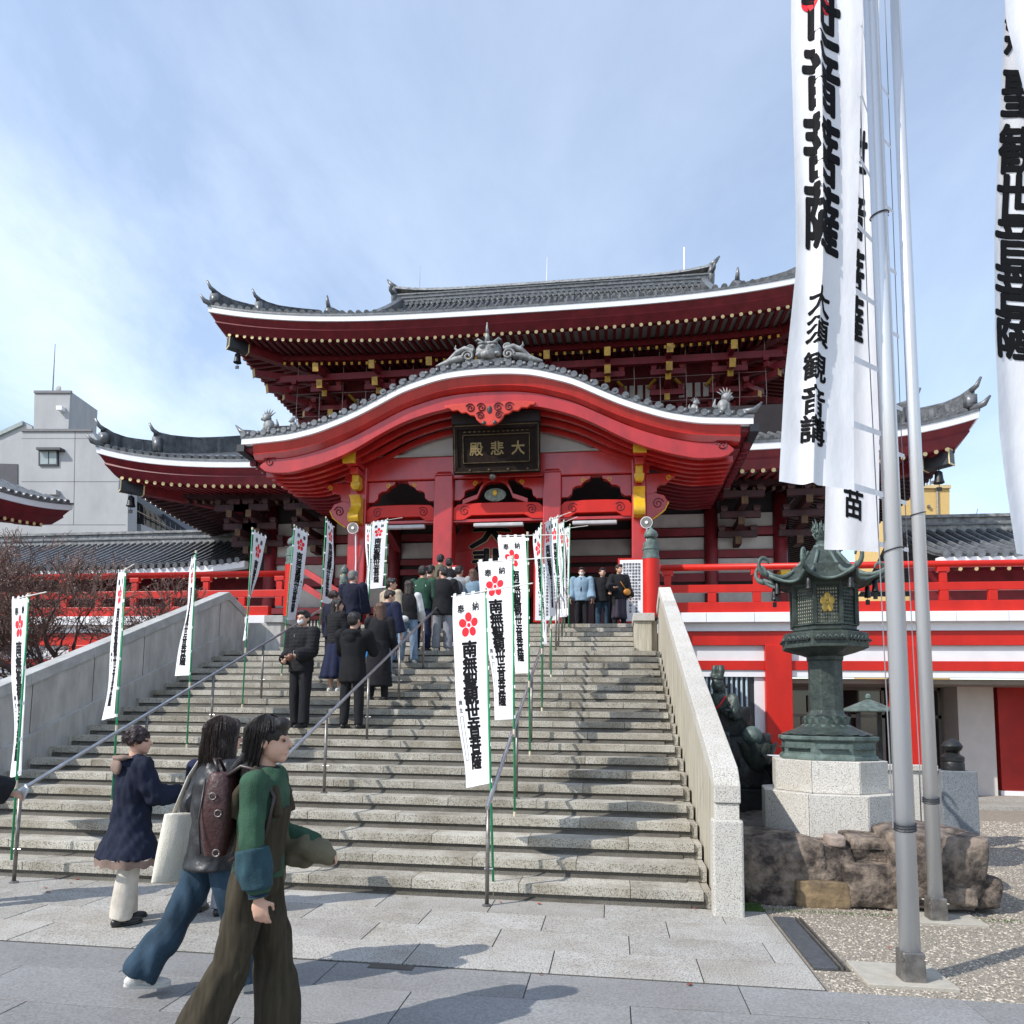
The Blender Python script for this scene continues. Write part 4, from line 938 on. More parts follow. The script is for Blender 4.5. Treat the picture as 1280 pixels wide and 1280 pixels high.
# ================================================================== banners on the stairs
BANNER_TXT = '南無聖観世音菩薩'
def sheet_print(kind, L):
    """print laid out on a sheet one unit wide and L units long"""
    p = Print()
    if kind == 'nobori':
        p.char('奉', .27, .30, .21, bold=.02); p.char('納', .70, .27, .21, bold=.02)
        p.plum(.47, .66, .29)
        t0 = 1.02; st = (L-1.02-.36)/8
        for i, ch in enumerate(BANNER_TXT): p.char(ch, .47, t0+st*(i+.5), st*1.10, bold=.042, slant=-.05, wid=1.22)
        p.char('施', .13, L*.56, .115, bold=.01); p.char('主', .13, L*.56+.17, .115, bold=.01)
        a, b = L*.56+.30, L*.56+1.25
        for r in ((.075, a, .085, b), (.165, a, .175, b), (.075, a, .175, a+.01), (.075, b-.01, .175, b)): p.rect(*r)
    return p
_PC = {}
def banner(label, base, top, cloth, bar=None, depth_sign=0, Wd=.45, L=None, belly=.05, seed=0, mirrored=False, kind='nobori', group='white nobori banners on green poles', pole_m=None, phase=0.):
    """base/top: 3D ends of the pole; cloth: 4 pixel corners (pole side top, outer top, outer bottom, pole side bottom)"""
    Y = top.y
    root = thing('nobori_banner', label, 'banner', base, group)
    rnd = random.Random(seed)
    # pole with a pale joint and cloth loops
    d = (top-base)
    MB().tube([base, base+d*.5, top], [.0125, .012, .009], 8).build('pole', pole_m or GREENP, root, smooth=True)
    MB().tube([base, base+d*.018], .016, 8).tube([base+d*.30, base+d*.33], .0145, 8).tube([top-d*.006, top+d*.008], .016, 8).build('pole_joint', mat('cream_plastic', (.65, .58, .42), .6), root, kind='stuff')
    A, B, C, D = cloth
    k = lambda y: base+d*((base.z-0)*0+1)  # unused
    def pole_at(px, py):   # depth of the pole at that height
        z = at(px, py, Y=(base.y+top.y)/2).z; s = (z-base.z)/max(1e-3, d.z); return base.y+d.y*s
    pt = at(*A, Y=pole_at(*A)); pb = at(*D, Y=pole_at(*D))
    def outer(px, py, ref):
        q = at(px, py, Y=ref.y); dx = q.x-ref.x; w2 = Wd*Wd-dx*dx
        if w2 <= 0 or depth_sign == 0: return q
        return at(px, py, Y=ref.y+depth_sign*math.sqrt(w2))
    ot = outer(*B, pt); ob = outer(*C, pb)
    Ln = ((pt-pb).length+(ot-ob).length)/2; Wn = ((pt-ot).length+(pb-ob).length)/2
    nrm = (ot-pt).cross(pb-pt).normalized()
    if nrm.y > 0: nrm = -nrm
    side = (pt-ot).normalized()
    lam = belly
    def S(s, t, off=0.):
        # s: 0 outer .. 1 pole side, t: 0 top .. 1 bottom
        p = (ot*(1-s)+pt*s)*(1-t)+(ob*(1-s)+pb*s)*t
        wv = math.sin(t*5.2+phase+s*1.1)*.5+math.sin(t*11+phase*2.3+s*2.6)*.22+math.sin(s*7+t*2.2+phase)*.18
        p = p+nrm*(lam*wv*(1-s*.75)+off)
        # free edge drifts sideways a little
        p = p+side*(.022*math.sin(t*6.3+phase+1)*(1-s)*1.0)
        return p
    cl = MB().grid(lambda u, v: S(u, v), 12, 40); me = cl.mesh('cloth')
    cloth_o = link('cloth', me, CLOTH, root, smooth=True)
    # crossbar
    if bar:
        b0 = at(*bar[0], Y=(ot.y if bar_outer(bar, B) else pt.y)); b1 = at(*bar[1], Y=top.y)
        dd = (pt-ot); b0 = ot-dd*.04; up = (top-pt)
        x1 = bar[1][0]; f = (x1-A[0])/((A[0]-B[0]) or 1)
        b1 = pt+dd*min(2.2, max(.1, f)); 
        lift_ = top-pt; b0 = b0+lift_*.5; b1 = at(*bar[1], Y=b1.y)
        MB().tube([b0, b1], .006, 6).build('crossbar', mat('white_rod', (.75, .75, .72), .5), root)
    tb = MB()
    for s in (.08, .36, .64, .92):
        a = S(s, 0); tb.add([S(s-.05, 0, .001), S(s+.05, 0, .001), S(s+.05, 0, .001)+Vector((0, 0, .035)), S(s-.05, 0, .001)+Vector((0, 0, .035))], [(0, 1, 2, 3)])
    for t in (.02, .2, .4, .6, .8, .985):
        a = S(1, t); z = a.z; s_ = (z-base.z)/max(1e-3, d.z); q = base+d*s_
        tb.add([a+Vector((0, 0, .018)), q+Vector((side.x*.02, -.014, .018)), q+Vector((side.x*.02, -.014, -.018)), a-Vector((0, 0, .018))], [(0, 1, 2, 3)])
    tb.build('cloth_loops', CLOTH, root, kind='stuff')
    LL = 4.15
    key = kind
    if key not in _PC: _PC[key] = sheet_print(kind, LL)
    fn = lambda s, t, o: S(s, t/LL, o)
    _PC[key].build(fn, root, {'ink': INK, 'red': REDINK}, list(np.arange(.2, 1, .2)), list(np.arange(.2, LL, .2)), {'ink': 'brushed_lettering', 'red': 'plum_crest'})
    return root
def bar_outer(bar, B): return True
def stz(y): 
    n = int((y-Y0)/.3816+1e-6) if y < 15.0 else 21+int((y-15.10)/.42); return .15*max(0, min(26, n))
def P3(px, py, Y): return at(px, py, Y=Y)
def pole_pts(bpx, bpy, tpx, tpy, Y=None):
    b = on_stair(bpx, bpy) if Y is None else at(bpx, bpy, Y=Y)
    if Y is None: b.z = stz(b.y)
    t = at(tpx, tpy, Y=b.y-.02); return b, t
def gb(bpx, bpy): q = at(bpx, bpy, Z=0); return q
B = [
 ('white banner at the very foot of the stairs, in front of the right handrail', gb(617, 1122), (607, 738), [(607, 741), (566, 747), (579, 985), (613, 979)], [(563, 747), (666, 729)], 1, 0.3),
 ('white banner second from the foot in the right-hand row, overlapped by the first', (643.5, 1015), (641, 697), [(640, 699), (598, 704), (618, 900), (641, 899)], [(594, 703), (690, 697)], 1, 1.4),
 ('white banner third from the foot in the right-hand row', (662.5, 941), (659.5, 667), [(657, 671), (623, 672), (645, 842), (662, 841)], [(620, 669), (712, 668)], 1, 2.2),
 ('narrow-looking turned banner with its lower end curling, fourth in the right-hand row', (677.5, 887), (677, 655), [(677, 657), (668, 671), (677, 796), (684, 806)], None, 1, .6),
 ('banner near the top of the lower flight, fifth in the right-hand row', (688.8, 845), (689, 648), [(689, 650), (681, 655), (687, 770), (694, 770)], [(682, 655), (702, 645)], -1, 2.9),
]
for i, (lab, b, t, c, bar, ds, ph) in enumerate(B):
    if isinstance(b, tuple): bb_, tt = pole_pts(*b, *t)
    else: bb_ = b; tt = at(*t, Y=b.y-.02)
    banner(lab, bb_, tt, c, bar, ds, seed=i, phase=ph)
B2 = [
 ('sixth banner of the right-hand row, turned edgewise on the upper flight', 15.5, -1.0, (697.5, 645), [(697, 647), (688, 650), (694, 772), (706, 771)], [(690, 651), (714, 640)], 1, 1.1),
 ('seventh banner of the right-hand row, close to the stair head', 16.3, -1.0, (705, 651), [(705, 653), (699, 656), (703, 770), (709, 771)], [(700, 657), (722, 646)], 1, 2.1),
 ('last banner of the right-hand row, beside the man in a denim jacket', 17.1, -1.0, (712.5, 656), [(711.5, 659), (706, 662), (708, 768), (711, 770)], [(706, 663), (735, 657)], 1, 3.1),
 ('white banner in front of the left porch column, facing the stairs squarely', 16.6, -6.1, (484.5, 649), [(484, 651), (465, 654), (461, 736), (478, 735)], [(463, 655), (503, 647)], 0, .4),
 ('very narrow turned banner beside the left porch column', 15.6, -6.0, (464.5, 655), [(464, 658), (458, 657), (456, 748), (460, 750)], None, 1, 1.9),
]
for i, (lab, Y, X, t, c, bar, ds, ph) in enumerate(B2):
    tt = at(*t, Y=Y); bb_ = Vector((tt.x-.02, Y, stz(Y))); banner(lab, bb_, tt, c, bar, ds, seed=10+i, phase=ph)
B3 = [
 ('white banner nearest the left edge, at the foot of the left handrail', gb(13, 1093), (36, 744), [(35, 747), (18, 750), (13, 972), (27, 969)], [(17, 750), (58, 740)], 1, 1.2),
 ('narrow turned banner against the left stair wall, second from the left edge', (140, 1002), (157.5, 712), [(156, 715), (151, 716), (127, 900), (143, 897)], [(152, 714), (168, 705)], 1, .9),
 ('banner hanging down to the left handrail, third from the left edge', (234, 925), (245, 690), [(243.5, 696), (240, 700), (219, 845), (237, 844)], None, 1, 2.6),
 ('banner in front of the peak of the left stair wall, its lettering seen reversed', (303, 880), (315.5, 661), [(317, 664), (332, 672), (303, 801), (309, 799)], [(298, 655), (333, 672)], 1, 1.7),
 ('banner just left of the queueing man in a mask, its lettering seen reversed', (352, 840), (368, 657), [(369, 659), (385, 668), (371, 775), (359, 775)], [(346, 649), (386, 669)], 1, .2),
 ('last banner of the left-hand row, beside the smaller bronze-topped newel post', (398, 808), (407.5, 647), [(409, 650), (417, 659), (414, 756), (403, 753)], [(397, 638), (418, 659)], 1, 2.4),
]
for i, (lab, b, t, c, bar, ds, ph) in enumerate(B3):
    if isinstance(b, tuple): bb_, tt = pole_pts(*b, *t)
    else: bb_ = b; tt = at(*t, Y=b.y-.02)
    banner(lab, bb_, tt, c, bar, ds, seed=20+i, phase=ph, belly=.04)

# ================================================================== tall poles and big flags at the right
def flagpole(label, p0, ptop, r0, r1, name_rope_z):
    f = thing('flag_pole', label, 'flag pole', p0, 'tall aluminium flag poles')
    top = p0+(ptop-p0).normalized()*11.5
    d = (top-p0)
    MB().tube([p0+Vector((0, 0, .1)), p0+d*.45, top], [r0, (r0+r1)/2, r1*.9], 28).build('mast', ALU, f, smooth=True)
    fr = []
    MB().lathe([(.105, 0), (.100, .19), (.094, .20)], p0, 4, rot=PI/4).build('base_sleeve', STEELD, f, bevel=.02)
    for s_ in (.02,):
        bl = MB()
        for k in range(4): bl.tube([p0+Vector((.075*math.cos(a_), .075*math.sin(a_), .155)) for a_ in (PI/4+k*PI/2, PI/4+k*PI/2+.01)]+[p0+Vector((.112*math.cos(PI/4+k*PI/2), .112*math.sin(PI/4+k*PI/2), .155))], .008, 6)
        bl.build('base_bolts', STEELD, f, kind='stuff')
    for k, z in enumerate(name_rope_z):
        q = p0+d*(z/ d.z); rr = r0+(r1-r0)*z/11.5
        pts = [q+Vector(((rr+.006)*math.cos(a), (rr+.006)*math.sin(a), .012*math.sin(a*1.0+k)+(a/(2*PI))*.018)) for a in np.linspace(0, 2*PI*(3 if z < 1.6 else 1), 46)]
        MB().tube(pts, .005, 5).build('rope_wrap', BLACK, f)
    return f, top
pA = at(1139, 1226, Z=.0); pAt = at(1088, 0, Y=pA.y-.02)
pB = at(1170.5, 1150, Z=.0); pBt = at(1118.5, 0, Y=pB.y-.02)
pads = mat('pale_concrete', (.42, .39, .33), .85, var=.1, scale=12, bump=.2, bscale=60)
for (q, cx, w, d_, lab) in ((pA, 1.93, .28, .26, 'flat concrete footing under the nearer flag pole'), (pB, 2.84, .31, .26, 'flat concrete footing under the farther flag pole')):
    pd = box('concrete_footing', cx-w, cx+w, q.y-d_*.55, q.y+d_*1.25, -.06, .012, pads, bevel=.004); tag(pd, lab, 'footing')
fA, tA = flagpole('nearer tall aluminium flag pole, standing on a footing in the gravel', pA, pAt, .066, .045, [.98, 5.4, 2.9])
fB, tB = flagpole('farther tall aluminium flag pole, just right of the nearer one', pB, pBt, .062, .045, [1.0, 3.6])
def halyard(p, t, name, off, lab, z0=.9):
    d = t-p; o = Vector((off, -.03, 0))
    a = p+d*(z0/d.z)+o
    h = MB().tube([a, a+d*.3+Vector((off*.4, 0, 0)), p+d*.97+o], .004, 5).build(name, mat('grey_rope', (.25, .25, .26), .7)); return tag(h, lab, 'rope')
OFFP = Vector((-.085, 0, 0))
halyard(pA, tA, 'halyard_rope', -.085, 'thin grey halyard running up the left side of the nearer flag pole', 1.0)
halyard(pB, tB, 'halyard_rope', -.09, 'thin grey halyard running up beside the farther flag pole', 1.0)

def bigflag(label,  edge_pole, edge_free, Yp, Yf, chars, tchar, ties, pole_line, phase=0., amp=.05, red=None, name='tall_flag', fold=0.):
    """edges: list of (px,py) down the flag; chars: (character, s, t, size in flag widths)"""
    root = thing(name, label, 'flag', (at(*edge_pole[-1], Y=Yp).x, Yp, 0))
    def interp(e, t, Y):
        n = len(e)-1; ys = [q[1] for q in e]; y = ys[0]+(ys[-1]-ys[0])*t; x = float(np.interp(y, ys, [q[0] for q in e])); return at(x, y, Y=Y)
    def S(s, t, off=0.):   # s 0 free edge, 1 pole edge
        a = interp(edge_free, t, Yf); b = interp(edge_pole, t, Yp)
        p = a*(1-s)+b*s
        z = p.z
        wv = math.sin(z*1.3+phase)*.6+math.sin(z*2.9+phase*2+s*3)*.25+math.sin(s*6.5+z*.8+phase)*.7*math.sin(PI*min(1, s*1.15))
        p = p+Vector((0, -1, 0))*(amp*wv*(1-.5*s)+off)
        if fold: # a vertical pleat
            p = p+Vector((0, -1, 0))*fold*math.exp(-((s-.30-.12*t)/.06)**2)
        return p
    me = MB().grid(S, 36, 110).mesh('cloth'); link('cloth', me, CLOTH, root, smooth=True)
    pr = Print()
    for (ch, s, t, size, *m) in chars: pr.char(ch, s, t, size, bold=.03 if size > .5 else .022, slant=-.12, wid=.70 if size > .8 else .95)
    if red: pr.plum(*red)
    k = tchar   # sheet length in flag widths
    if pr.layers: pr.build(lambda s, t, o: S(s, t/k, o+.003), root, {'ink': INK, 'red': REDINK}, list(np.arange(.1, 1, .1)), list(np.arange(0, k, .2)), {'ink': 'brushed_lettering', 'red': 'plum_crest'})
    for t in ties:
        a = S(1, t)+Vector((0, 0, 0)); q = pole_line(a.z); n_ = MB()
        a2 = S(.965, t, .006)
        n_.add([a2+Vector((0, 0, .028)), a2-Vector((0, 0, .028)), a-Vector((0, .006, .026)), q+Vector((-.02, -.055, -.03)), q+Vector((-.02, -.055, .008)), a+Vector((0, -.006, .022))], [(0, 1, 2, 5), (5, 2, 3, 4)])
        n_.build('tie_loop', CLOTH, root)
    return root
lineA = lambda z: pA+(tA-pA)*(z/(tA.z))+Vector((-.05, 0, 0)); lineB = lambda z: pB+(tB-pB)*(z/(tB.z))+Vector((-.095, 0, 0))
# nearer flag: 8 big characters running out of the frame, then smaller ones
topy = -760
def tt(y, y0, y1, L): return (y-y0)/(y1-y0)*L
L1 = 13.5
e_p = [(1090, topy), (1080, -100), (1077, 60), (1070, 330), (1067, 480), (1068, 612)]
e_f = [(1000, topy), (990, -100), (988, 60), (994, 260), (994, 340), (981, 470), (975, 600)]
ch = []
yc = [-480, -380, -283, -190, 20, 102, 195, 282]
cyc = {'南': -560, '無': -470, '聖': -380, '観': -290}
big = [('南', -560), ('無', -462), ('聖', -364), ('観', -266), ('世', 20-190), ('音', -75), ('世', 22), ('音', 108), ('菩', 198), ('薩', 282)]
big = [('南', -560), ('無', -470), ('聖', -380), ('観', -290), ('世', 30), ('音', 112), ('菩', 200), ('薩', 284)]
for c_, y in [('聖', -130), ('観', -50)]+big[4:]+[('南', -300), ('無', -215)]:
    ch.append((c_, .42, tt(y, topy, 612, L1), .84))
for c_, y in [('大', 388), ('須', 424), ('観', 468), ('音', 510), ('講', 546)]: ch.append((c_, .42, tt(y, topy, 612, L1), .36))
bigflag('large white flag with brushed black characters hanging left of the nearer pole', e_p, e_f, 5.15, 5.05, ch, L1, [(y-topy)/(612-topy) for y in (-620, -450, -290, -130, 28, 118, 200, 283, 364, 448, 530, 608)], lineA, phase=.6, amp=.035, red=(.35, tt(-2, topy, 612, L1), .30), fold=.06)
# farther flag
L2 = 12.5
e_p2 = [(1108, -520), (1097, 100), (1098, 400), (1099, 690)]
e_f2 = [(1068, -520), (1068, 100), (1052, 330), (1032, 560), (1030, 687)]
ch2 = [(c_, .36, tt(y, -520, 690, L2), .62) for c_, y in zip('南無聖観世音菩薩', (-330, -250, -160, -70, 190, 270, 340, 400))]+[('音', .3, tt(500, -520, 690, L2), .3), ('苗', .52, tt(632, -520, 690, L2), .42)]
bigflag('large white flag behind the nearer one, showing a single black character near its hem', e_p2, e_f2, 6.75, 6.7, ch2, L2, [(y+520)/(1210) for y in (-300, -100, 100, 165, 248, 326, 407, 500, 560, 620, 680)], lineB, phase=2.1, amp=.03)
# flag at the right edge, on a pole just outside the frame
pC = Vector((3.02, 5.3, 0)); tC = pC+Vector((-.02, -.02, 11))
fC = thing('flag_pole', 'tall aluminium flag pole just beyond the right edge of the view', 'flag pole', pC, 'tall aluminium flag poles')
MB().tube([pC, tC], [.066, .045], 20).build('mast', ALU, fC, smooth=True)
lineC = lambda z: pC+(tC-pC)*(z/tC.z)
L3 = 13
ch3 = [(c_, .28, tt(y, -700, 700, L3), .60) for c_, y in zip('南無聖観世音菩薩', (-20, 50, 130, 200, 260, 312, 370, 428))]
e_p3 = [(1322, -700), (1330, 100), (1335, 400), (1338, 700)]
e_f3 = [(1262, -700), (1257, 0), (1249, 120), (1241, 300), (1241, 420), (1250, 540), (1275, 690)]
bigflag('large white flag cut off by the right edge, with bold black characters', e_p3, e_f3, 5.2, 5.0, ch3, L3, [.3, .5, .7, .9], lineC, phase=1.2, amp=.05)
e_p4 = [(1345, -700), (1345, -100), (1340, 135)]
e_f4 = [(1262, -700), (1251, -60), (1256, 30), (1290, 160)]
bigflag('corner of another white flag at the top right corner', e_p4, e_f4, 4.7, 4.6, [], 8, [.5], lineC, phase=.2, amp=.04)

# ================================================================== rockery and bronze lantern
RK = thing('rock_plinth', 'low plinth of large fitted brown rocks under the bronze lantern', 'rock plinth', (2.3, 7.4, 0))
def rock(name, c, r, seed, m=ROCK, parent=RK, sub_=4, rough=.20, flat=None):
    bm = bmesh.new(); bmesh.ops.create_icosphere(bm, subdivisions=sub_+1, radius=1)
    o = Vector((seed*7.3, seed*3.1, seed*1.7))
    for v in bm.verts:
        p = v.co.copy()
        # squarish boulder
        q = Vector([math.copysign(abs(k)**.62, k) for k in p]); q = q/max(1e-6, max(abs(q.x), abs(q.y), abs(q.z)))*.74+p*.26
        n = noise.noise(p*.9+o)*rough*.8+noise.noise(p*2.4+o)*rough*.22+noise.noise(p*9+o)*rough*.10+noise.noise(p*24+o)*rough*.06
        q = q*(1+n); v.co = Vector((q.x*r[0], q.y*r[1], q.z*r[2]))+Vector(c)
    me = bpy.data.meshes.new(name); bm.to_mesh(me); bm.free()
    return link(name, me, m, parent, smooth=True)
def rk(x0, y0, x1, y1, Y, seed, m=ROCK, dy=.4, **k):
    a = at((x0+x1)/2, (y0+y1)/2, Y=Y); w = at(x1, y1, Y=Y).x-at(x0, y1, Y=Y).x; h = at(x0, y0, Y=Y).z-at(x0, y1, Y=Y).z
    rock('rock', (a.x, Y+dy*1.0+.08, a.z), (w/2*.985, dy, h/2*.985), seed, m, **k)
rk(922, 1050, 1042, 1140, 7.25, 1); rk(1018, 1058, 1075, 1112, 7.28, 2, dy=.3); rk(996, 1104, 1072, 1142, 7.2, 3, m=ROCKO, dy=.25, rough=.1)
rk(1055, 1082, 1138, 1142, 7.2, 4, dy=.35); rk(1066, 1048, 1140, 1092, 7.32, 5); rk(1118, 1046, 1250, 1136, 7.15, 6, dy=.6); rk(1225, 1100, 1262, 1142, 7.25, 7, dy=.3); rk(1040, 1047, 1062, 1062, 7.3, 12, m=mat('pink_rock', (.34, .27, .23), .85, scale=8, bump=.5), dy=.12, sub_=2)
rk(930, 1108, 1004, 1142, 7.25, 8, dy=.25)
rk(1140, 1112, 1232, 1143, 7.1, 14, dy=.25)
for i, (x, y, r) in enumerate(((1.25, 8.3, .35), (1.3, 9.2, .4), (3.45, 8.5, .35), (3.4, 9.3, .35), (2.9, 10.1, .5), (2.0, 10.2, .5))): rock('rock', (x, y, .2), (r*.8, r, .36), 20+i)
MB().grid(lambda u, v: (1.13+2.15*u, 7.42+2.7*v, .515+.03*noise.noise(Vector((u*9, v*9, 2)))), 20, 20).build('earth_fill', mat('rock_earth', (.20, .17, .14), .9, scale=14, col2=(.08, .07, .06), bump=.8, bscale=40), RK)
MOSS = mat('moss', (.07, .13, .03), .95, scale=30, bump=.5, bscale=60)
ms = MB(); rnd = random.Random(8)
for i in range(900):
    x = rnd.choice([rnd.uniform(1.16, 1.35), rnd.uniform(1.16, 1.35), rnd.uniform(1.3, 3.5)]); p = Vector((x, 7.02+(rnd.uniform(0, .25) if x < 1.35 else rnd.uniform(.02, .10)), 0)); a = rnd.random()*6.28; h = rnd.uniform(.008, .03)
    ms.add([p+Vector((-.004, 0, 0)), p+Vector((.004, 0, 0)), p+Vector((math.cos(a)*.012, math.sin(a)*.012, h))], [(0, 1, 2)])
mo = ms.build('moss_tufts', MOSS); mo['kind'] = 'stuff'

LX, LY = 2.235, 8.50
LN = thing('bronze_lantern', 'tall octagonal green bronze temple lantern with a gilt plum crest on its lattice', 'lantern', (LX, LY, .55))
rot8 = PI/8
def oct(r0, r1, z0, z1): return MB().lathe([(r0/math.cos(PI/8), z0), (r1/math.cos(PI/8), z1)], (LX, LY, 0), 8, rot=rot8-.06)
# granite octagon in separate blocks
def oct_blocks(R, z0, z1, name, root, gap=.004, rot=0.):
    for k in range(8):
        a0 = rot+k*PI/4; a1 = a0+PI/4; r = R/math.cos(PI/8)
        q = [(0, 0), (r*math.cos(a0), r*math.sin(a0)), (r*math.cos(a1), r*math.sin(a1))]
        c = ((q[1][0]+q[2][0])/2*.004/R, (q[1][1]+q[2][1])/2*.004/R)
        mb = MB(); P = [(LX+x*(1-gap*1.2)+c[0], LY+y*(1-gap*1.2)+c[1]) for x, y in q]
        # trim along both radial edges
        mb.prism(P, lambda x, y: (x, y, z0), lambda x, y: (x, y, z1)); mb.build(name, GWALL, root, bevel=.008)
oct_blocks(.80, .53, 1.02, 'granite_block', LN, rot=-PI/8-.13)
oct_blocks(.66, 1.022, 1.40, 'granite_block', LN, rot=-PI/8-.13)
c3 = (LX, LY, 0)
R8 = dict(n=8, rot=rot8-.13)
k8 = 1/math.cos(PI/8)
MB().lathe([(.57*k8, 1.402), (.57*k8, 1.44), (.54*k8, 1.46), (.54*k8, 1.60), (.58*k8, 1.63), (.58*k8, 1.67), (.40, 1.69)], c3, **R8).build('bronze_base', BRONZEL, LN, bevel=.006)
for k in range(8):
    a = -.13+k*PI/4; n_ = Vector((math.cos(a), math.sin(a), 0)); t_ = Vector((-n_.y, n_.x, 0)); c = Vector((LX, LY, 1.53))+n_*.545
    MB().beam(c-t_*.17, c+t_*.17, .012, .09, up=n_).build('base_panel', BRONZE, LN, bevel=.01)
# lotus
def petals(r, z, n, w, h, out, name, up=1, m=BRONZEL):
    for k in range(n):
        a = 2*PI*k/n; n_ = Vector((math.cos(a), math.sin(a), 0)); t_ = Vector((-n_.y, n_.x, 0)); mb = MB()
        def fn(u, v):
            s = (u-.5)*2; prof = math.sin(PI*min(1, .18+.62*v))**.7; rr = r+out*v-.02*s*s; zz = z+h*(math.sin(v*PI*.5) if up > 0 else ((1-v)**1.6-1))
            return Vector((LX, LY, zz))+n_*(rr+.016*(1-s*s))+t_*(s*w/2*prof*(.8+.4*v))
        mb.grid(fn, 6, 6); mb.build(name, m, LN, smooth=True)
MB().lathe([(.56, 1.69), (.52, 1.72), (.38, 1.80), (.30, 1.86), (.27, 1.88), (.27, 2.02), (.245, 2.04)], c3, 32).build('lotus_core', BRONZE, LN, smooth=True, auto=40)
petals(.275, 1.875, 16, .16, .165, .27, 'lotus_petal', up=-1)
petals(.255, 1.88, 14, .13, .14, .035, 'lotus_bud_petal')
MB().lathe([(.235*k8, 2.03), (.215*k8, 2.06), (.20*k8, 2.10), (.20*k8, 2.66), (.215*k8, 2.68), (.215*k8, 2.74), (.30*k8, 2.80), (.44*k8, 2.86), (.56*k8, 2.93), (.60*k8, 2.95), (.60*k8, 3.05), (.56*k8, 3.07), (.47*k8, 3.09), (.44*k8, 3.11)], c3, **R8).build('shaft', BRONZE, LN, bevel=.006)
for k in range(8):
    a = -.13+k*PI/4; n_ = Vector((math.cos(a), math.sin(a), 0)); t_ = Vector((-n_.y, n_.x, 0)); c = Vector((LX, LY, 3.0))+n_*.604
    rp = MB().beam(c-t_*.22, c+t_*.22, .012, .085, up=n_).build('carved_frieze', BRONZED, LN)
    rnd = random.Random(k); ws = MB()
    for j in range(5):
        cc = c+t_*(-.17+.085*j)+n_*.006; pts = [cc+t_*(.03*math.cos(b)*(1-b/9))+Vector((0, 0, .028*math.sin(b)*(1-b/9))) for b in np.linspace(0, 7, 14)]
        ws.tube(pts, .005, 4)
    ws.build('scroll_relief', BRONZEL, rp)
# fire box
fbz0, fbz1 = 3.11, 3.66; fr_ = .40
MB().lathe([(.435*k8, 3.11), (.435*k8, 3.14), (.405*k8, 3.16), (.405*k8, 3.245), (.43*k8, 3.255), (.43*k8, 3.275), (.40*k8, 3.28)], c3, **R8).build('fire_box_sill', BRONZE, LN, bevel=.004)
MB().lathe([(.385*k8, 3.62), (.43*k8, 3.64), (.43*k8, 3.70), (.38*k8, 3.86)], c3, **R8).build('fire_box_head', BRONZE, LN)
INN = mat('lantern_through_light', (.72, .66, .50), .7)  # cream colour stands in for daylight showing through the lattice
for k in range(8):
    a = -.13+k*PI/4; n_ = Vector((math.cos(a), math.sin(a), 0)); t_ = Vector((-n_.y, n_.x, 0)); c = Vector((LX, LY, 3.45))+n_*.385
    a2 = a+PI/8; q = Vector((LX+.405*k8*math.cos(a2), LY+.405*k8*math.sin(a2), 0))
    MB().beam(q+Vector((0, 0, 3.27)), q+Vector((0, 0, 3.64)), .05, .05).build('corner_post', BRONZE, LN)
    lt = MB(); 
    for j in range(9): x = -.13+.0325*j; lt.beam(c+t_*x-Vector((0, 0, .18)), c+t_*x+Vector((0, 0, .18)), .012, .014, up=n_)
    for j in range(11): z = -.165+.033*j; lt.beam(c-t_*.145+Vector((0, 0, z)), c+t_*.145+Vector((0, 0, z)), .014, .012, up=n_)
    la = lt.build('lattice_panel', BRONZE, LN)
    MB().add([c-n_*.009-t_*.15-Vector((0, 0, .18)), c-n_*.009+t_*.15-Vector((0, 0, .18)), c-n_*.009+t_*.15+Vector((0, 0, .18)), c-n_*.009-t_*.15+Vector((0, 0, .18))], [(0, 1, 2, 3)]).build('through_light_pane', INN, la)
    for e in (-.148, .148): MB().beam(c+t_*e-Vector((0, 0, .19)), c+t_*e+Vector((0, 0, .19)), .018, .03, up=n_).build('lattice_frame', BRONZE, la)
    if k == 6:
        pm = MB()
        for j in range(5):
            b = PI/2+j*2*PI/5; cc = c+n_*.016+t_*(.058*math.cos(b))+Vector((0, 0, .058*math.sin(b)+.02)); R_ = Matrix((t_, n_, Vector((0, 0, 1)))).transposed(); pm.ell(cc, (.042, .008, .042), 14, 6, R_)
        pm.ell(c+n_*.02+Vector((0, 0, .02)), (.02, .008, .02), 10, 6, Matrix((t_, n_, Vector((0, 0, 1)))).transposed())
        pm.build('gilt_plum_crest', mat('gilt_crest', (.62, .42, .10), .35, metal=.5), la, smooth=True)
# roof with up-curled corners
def roof_pt(u, v):
    a = -.13+PI/8+u*2*PI; m_ = (u*8) % 1.0; cur = (abs(m_-.5)*2)**2.2; rr_ = (.10+.52*v**.85); flat = math.cos(PI/8)/math.cos((m_-.5)*PI/4)
    r = rr_*k8*flat*(1+.17*cur*v**3); z = 4.06-.36*(1-(1-v)**2.0)+.09*cur*v**4+.0
    return Vector((LX+r*math.cos(a), LY+r*math.sin(a), z))
ro = MB().grid(roof_pt, 96, 14); ro.grid(lambda u, v: roof_pt(u, 1)*(1-v)+(Vector((LX+.40*math.cos(-.13+PI/8+u*2*PI), LY+.40*math.sin(-.13+PI/8+u*2*PI), 3.72)))*v+Vector((0, 0, -.035*math.sin(PI*min(1, v*3)/2*1))), 96, 6)
ro.build('lantern_roof', BRONZE, LN, smooth=True)
rim = MB().tube([roof_pt(i/96, 1)-Vector((0, 0, .012)) for i in range(97)], .02, 6).build('roof_rim', BRONZEL, LN, smooth=True)
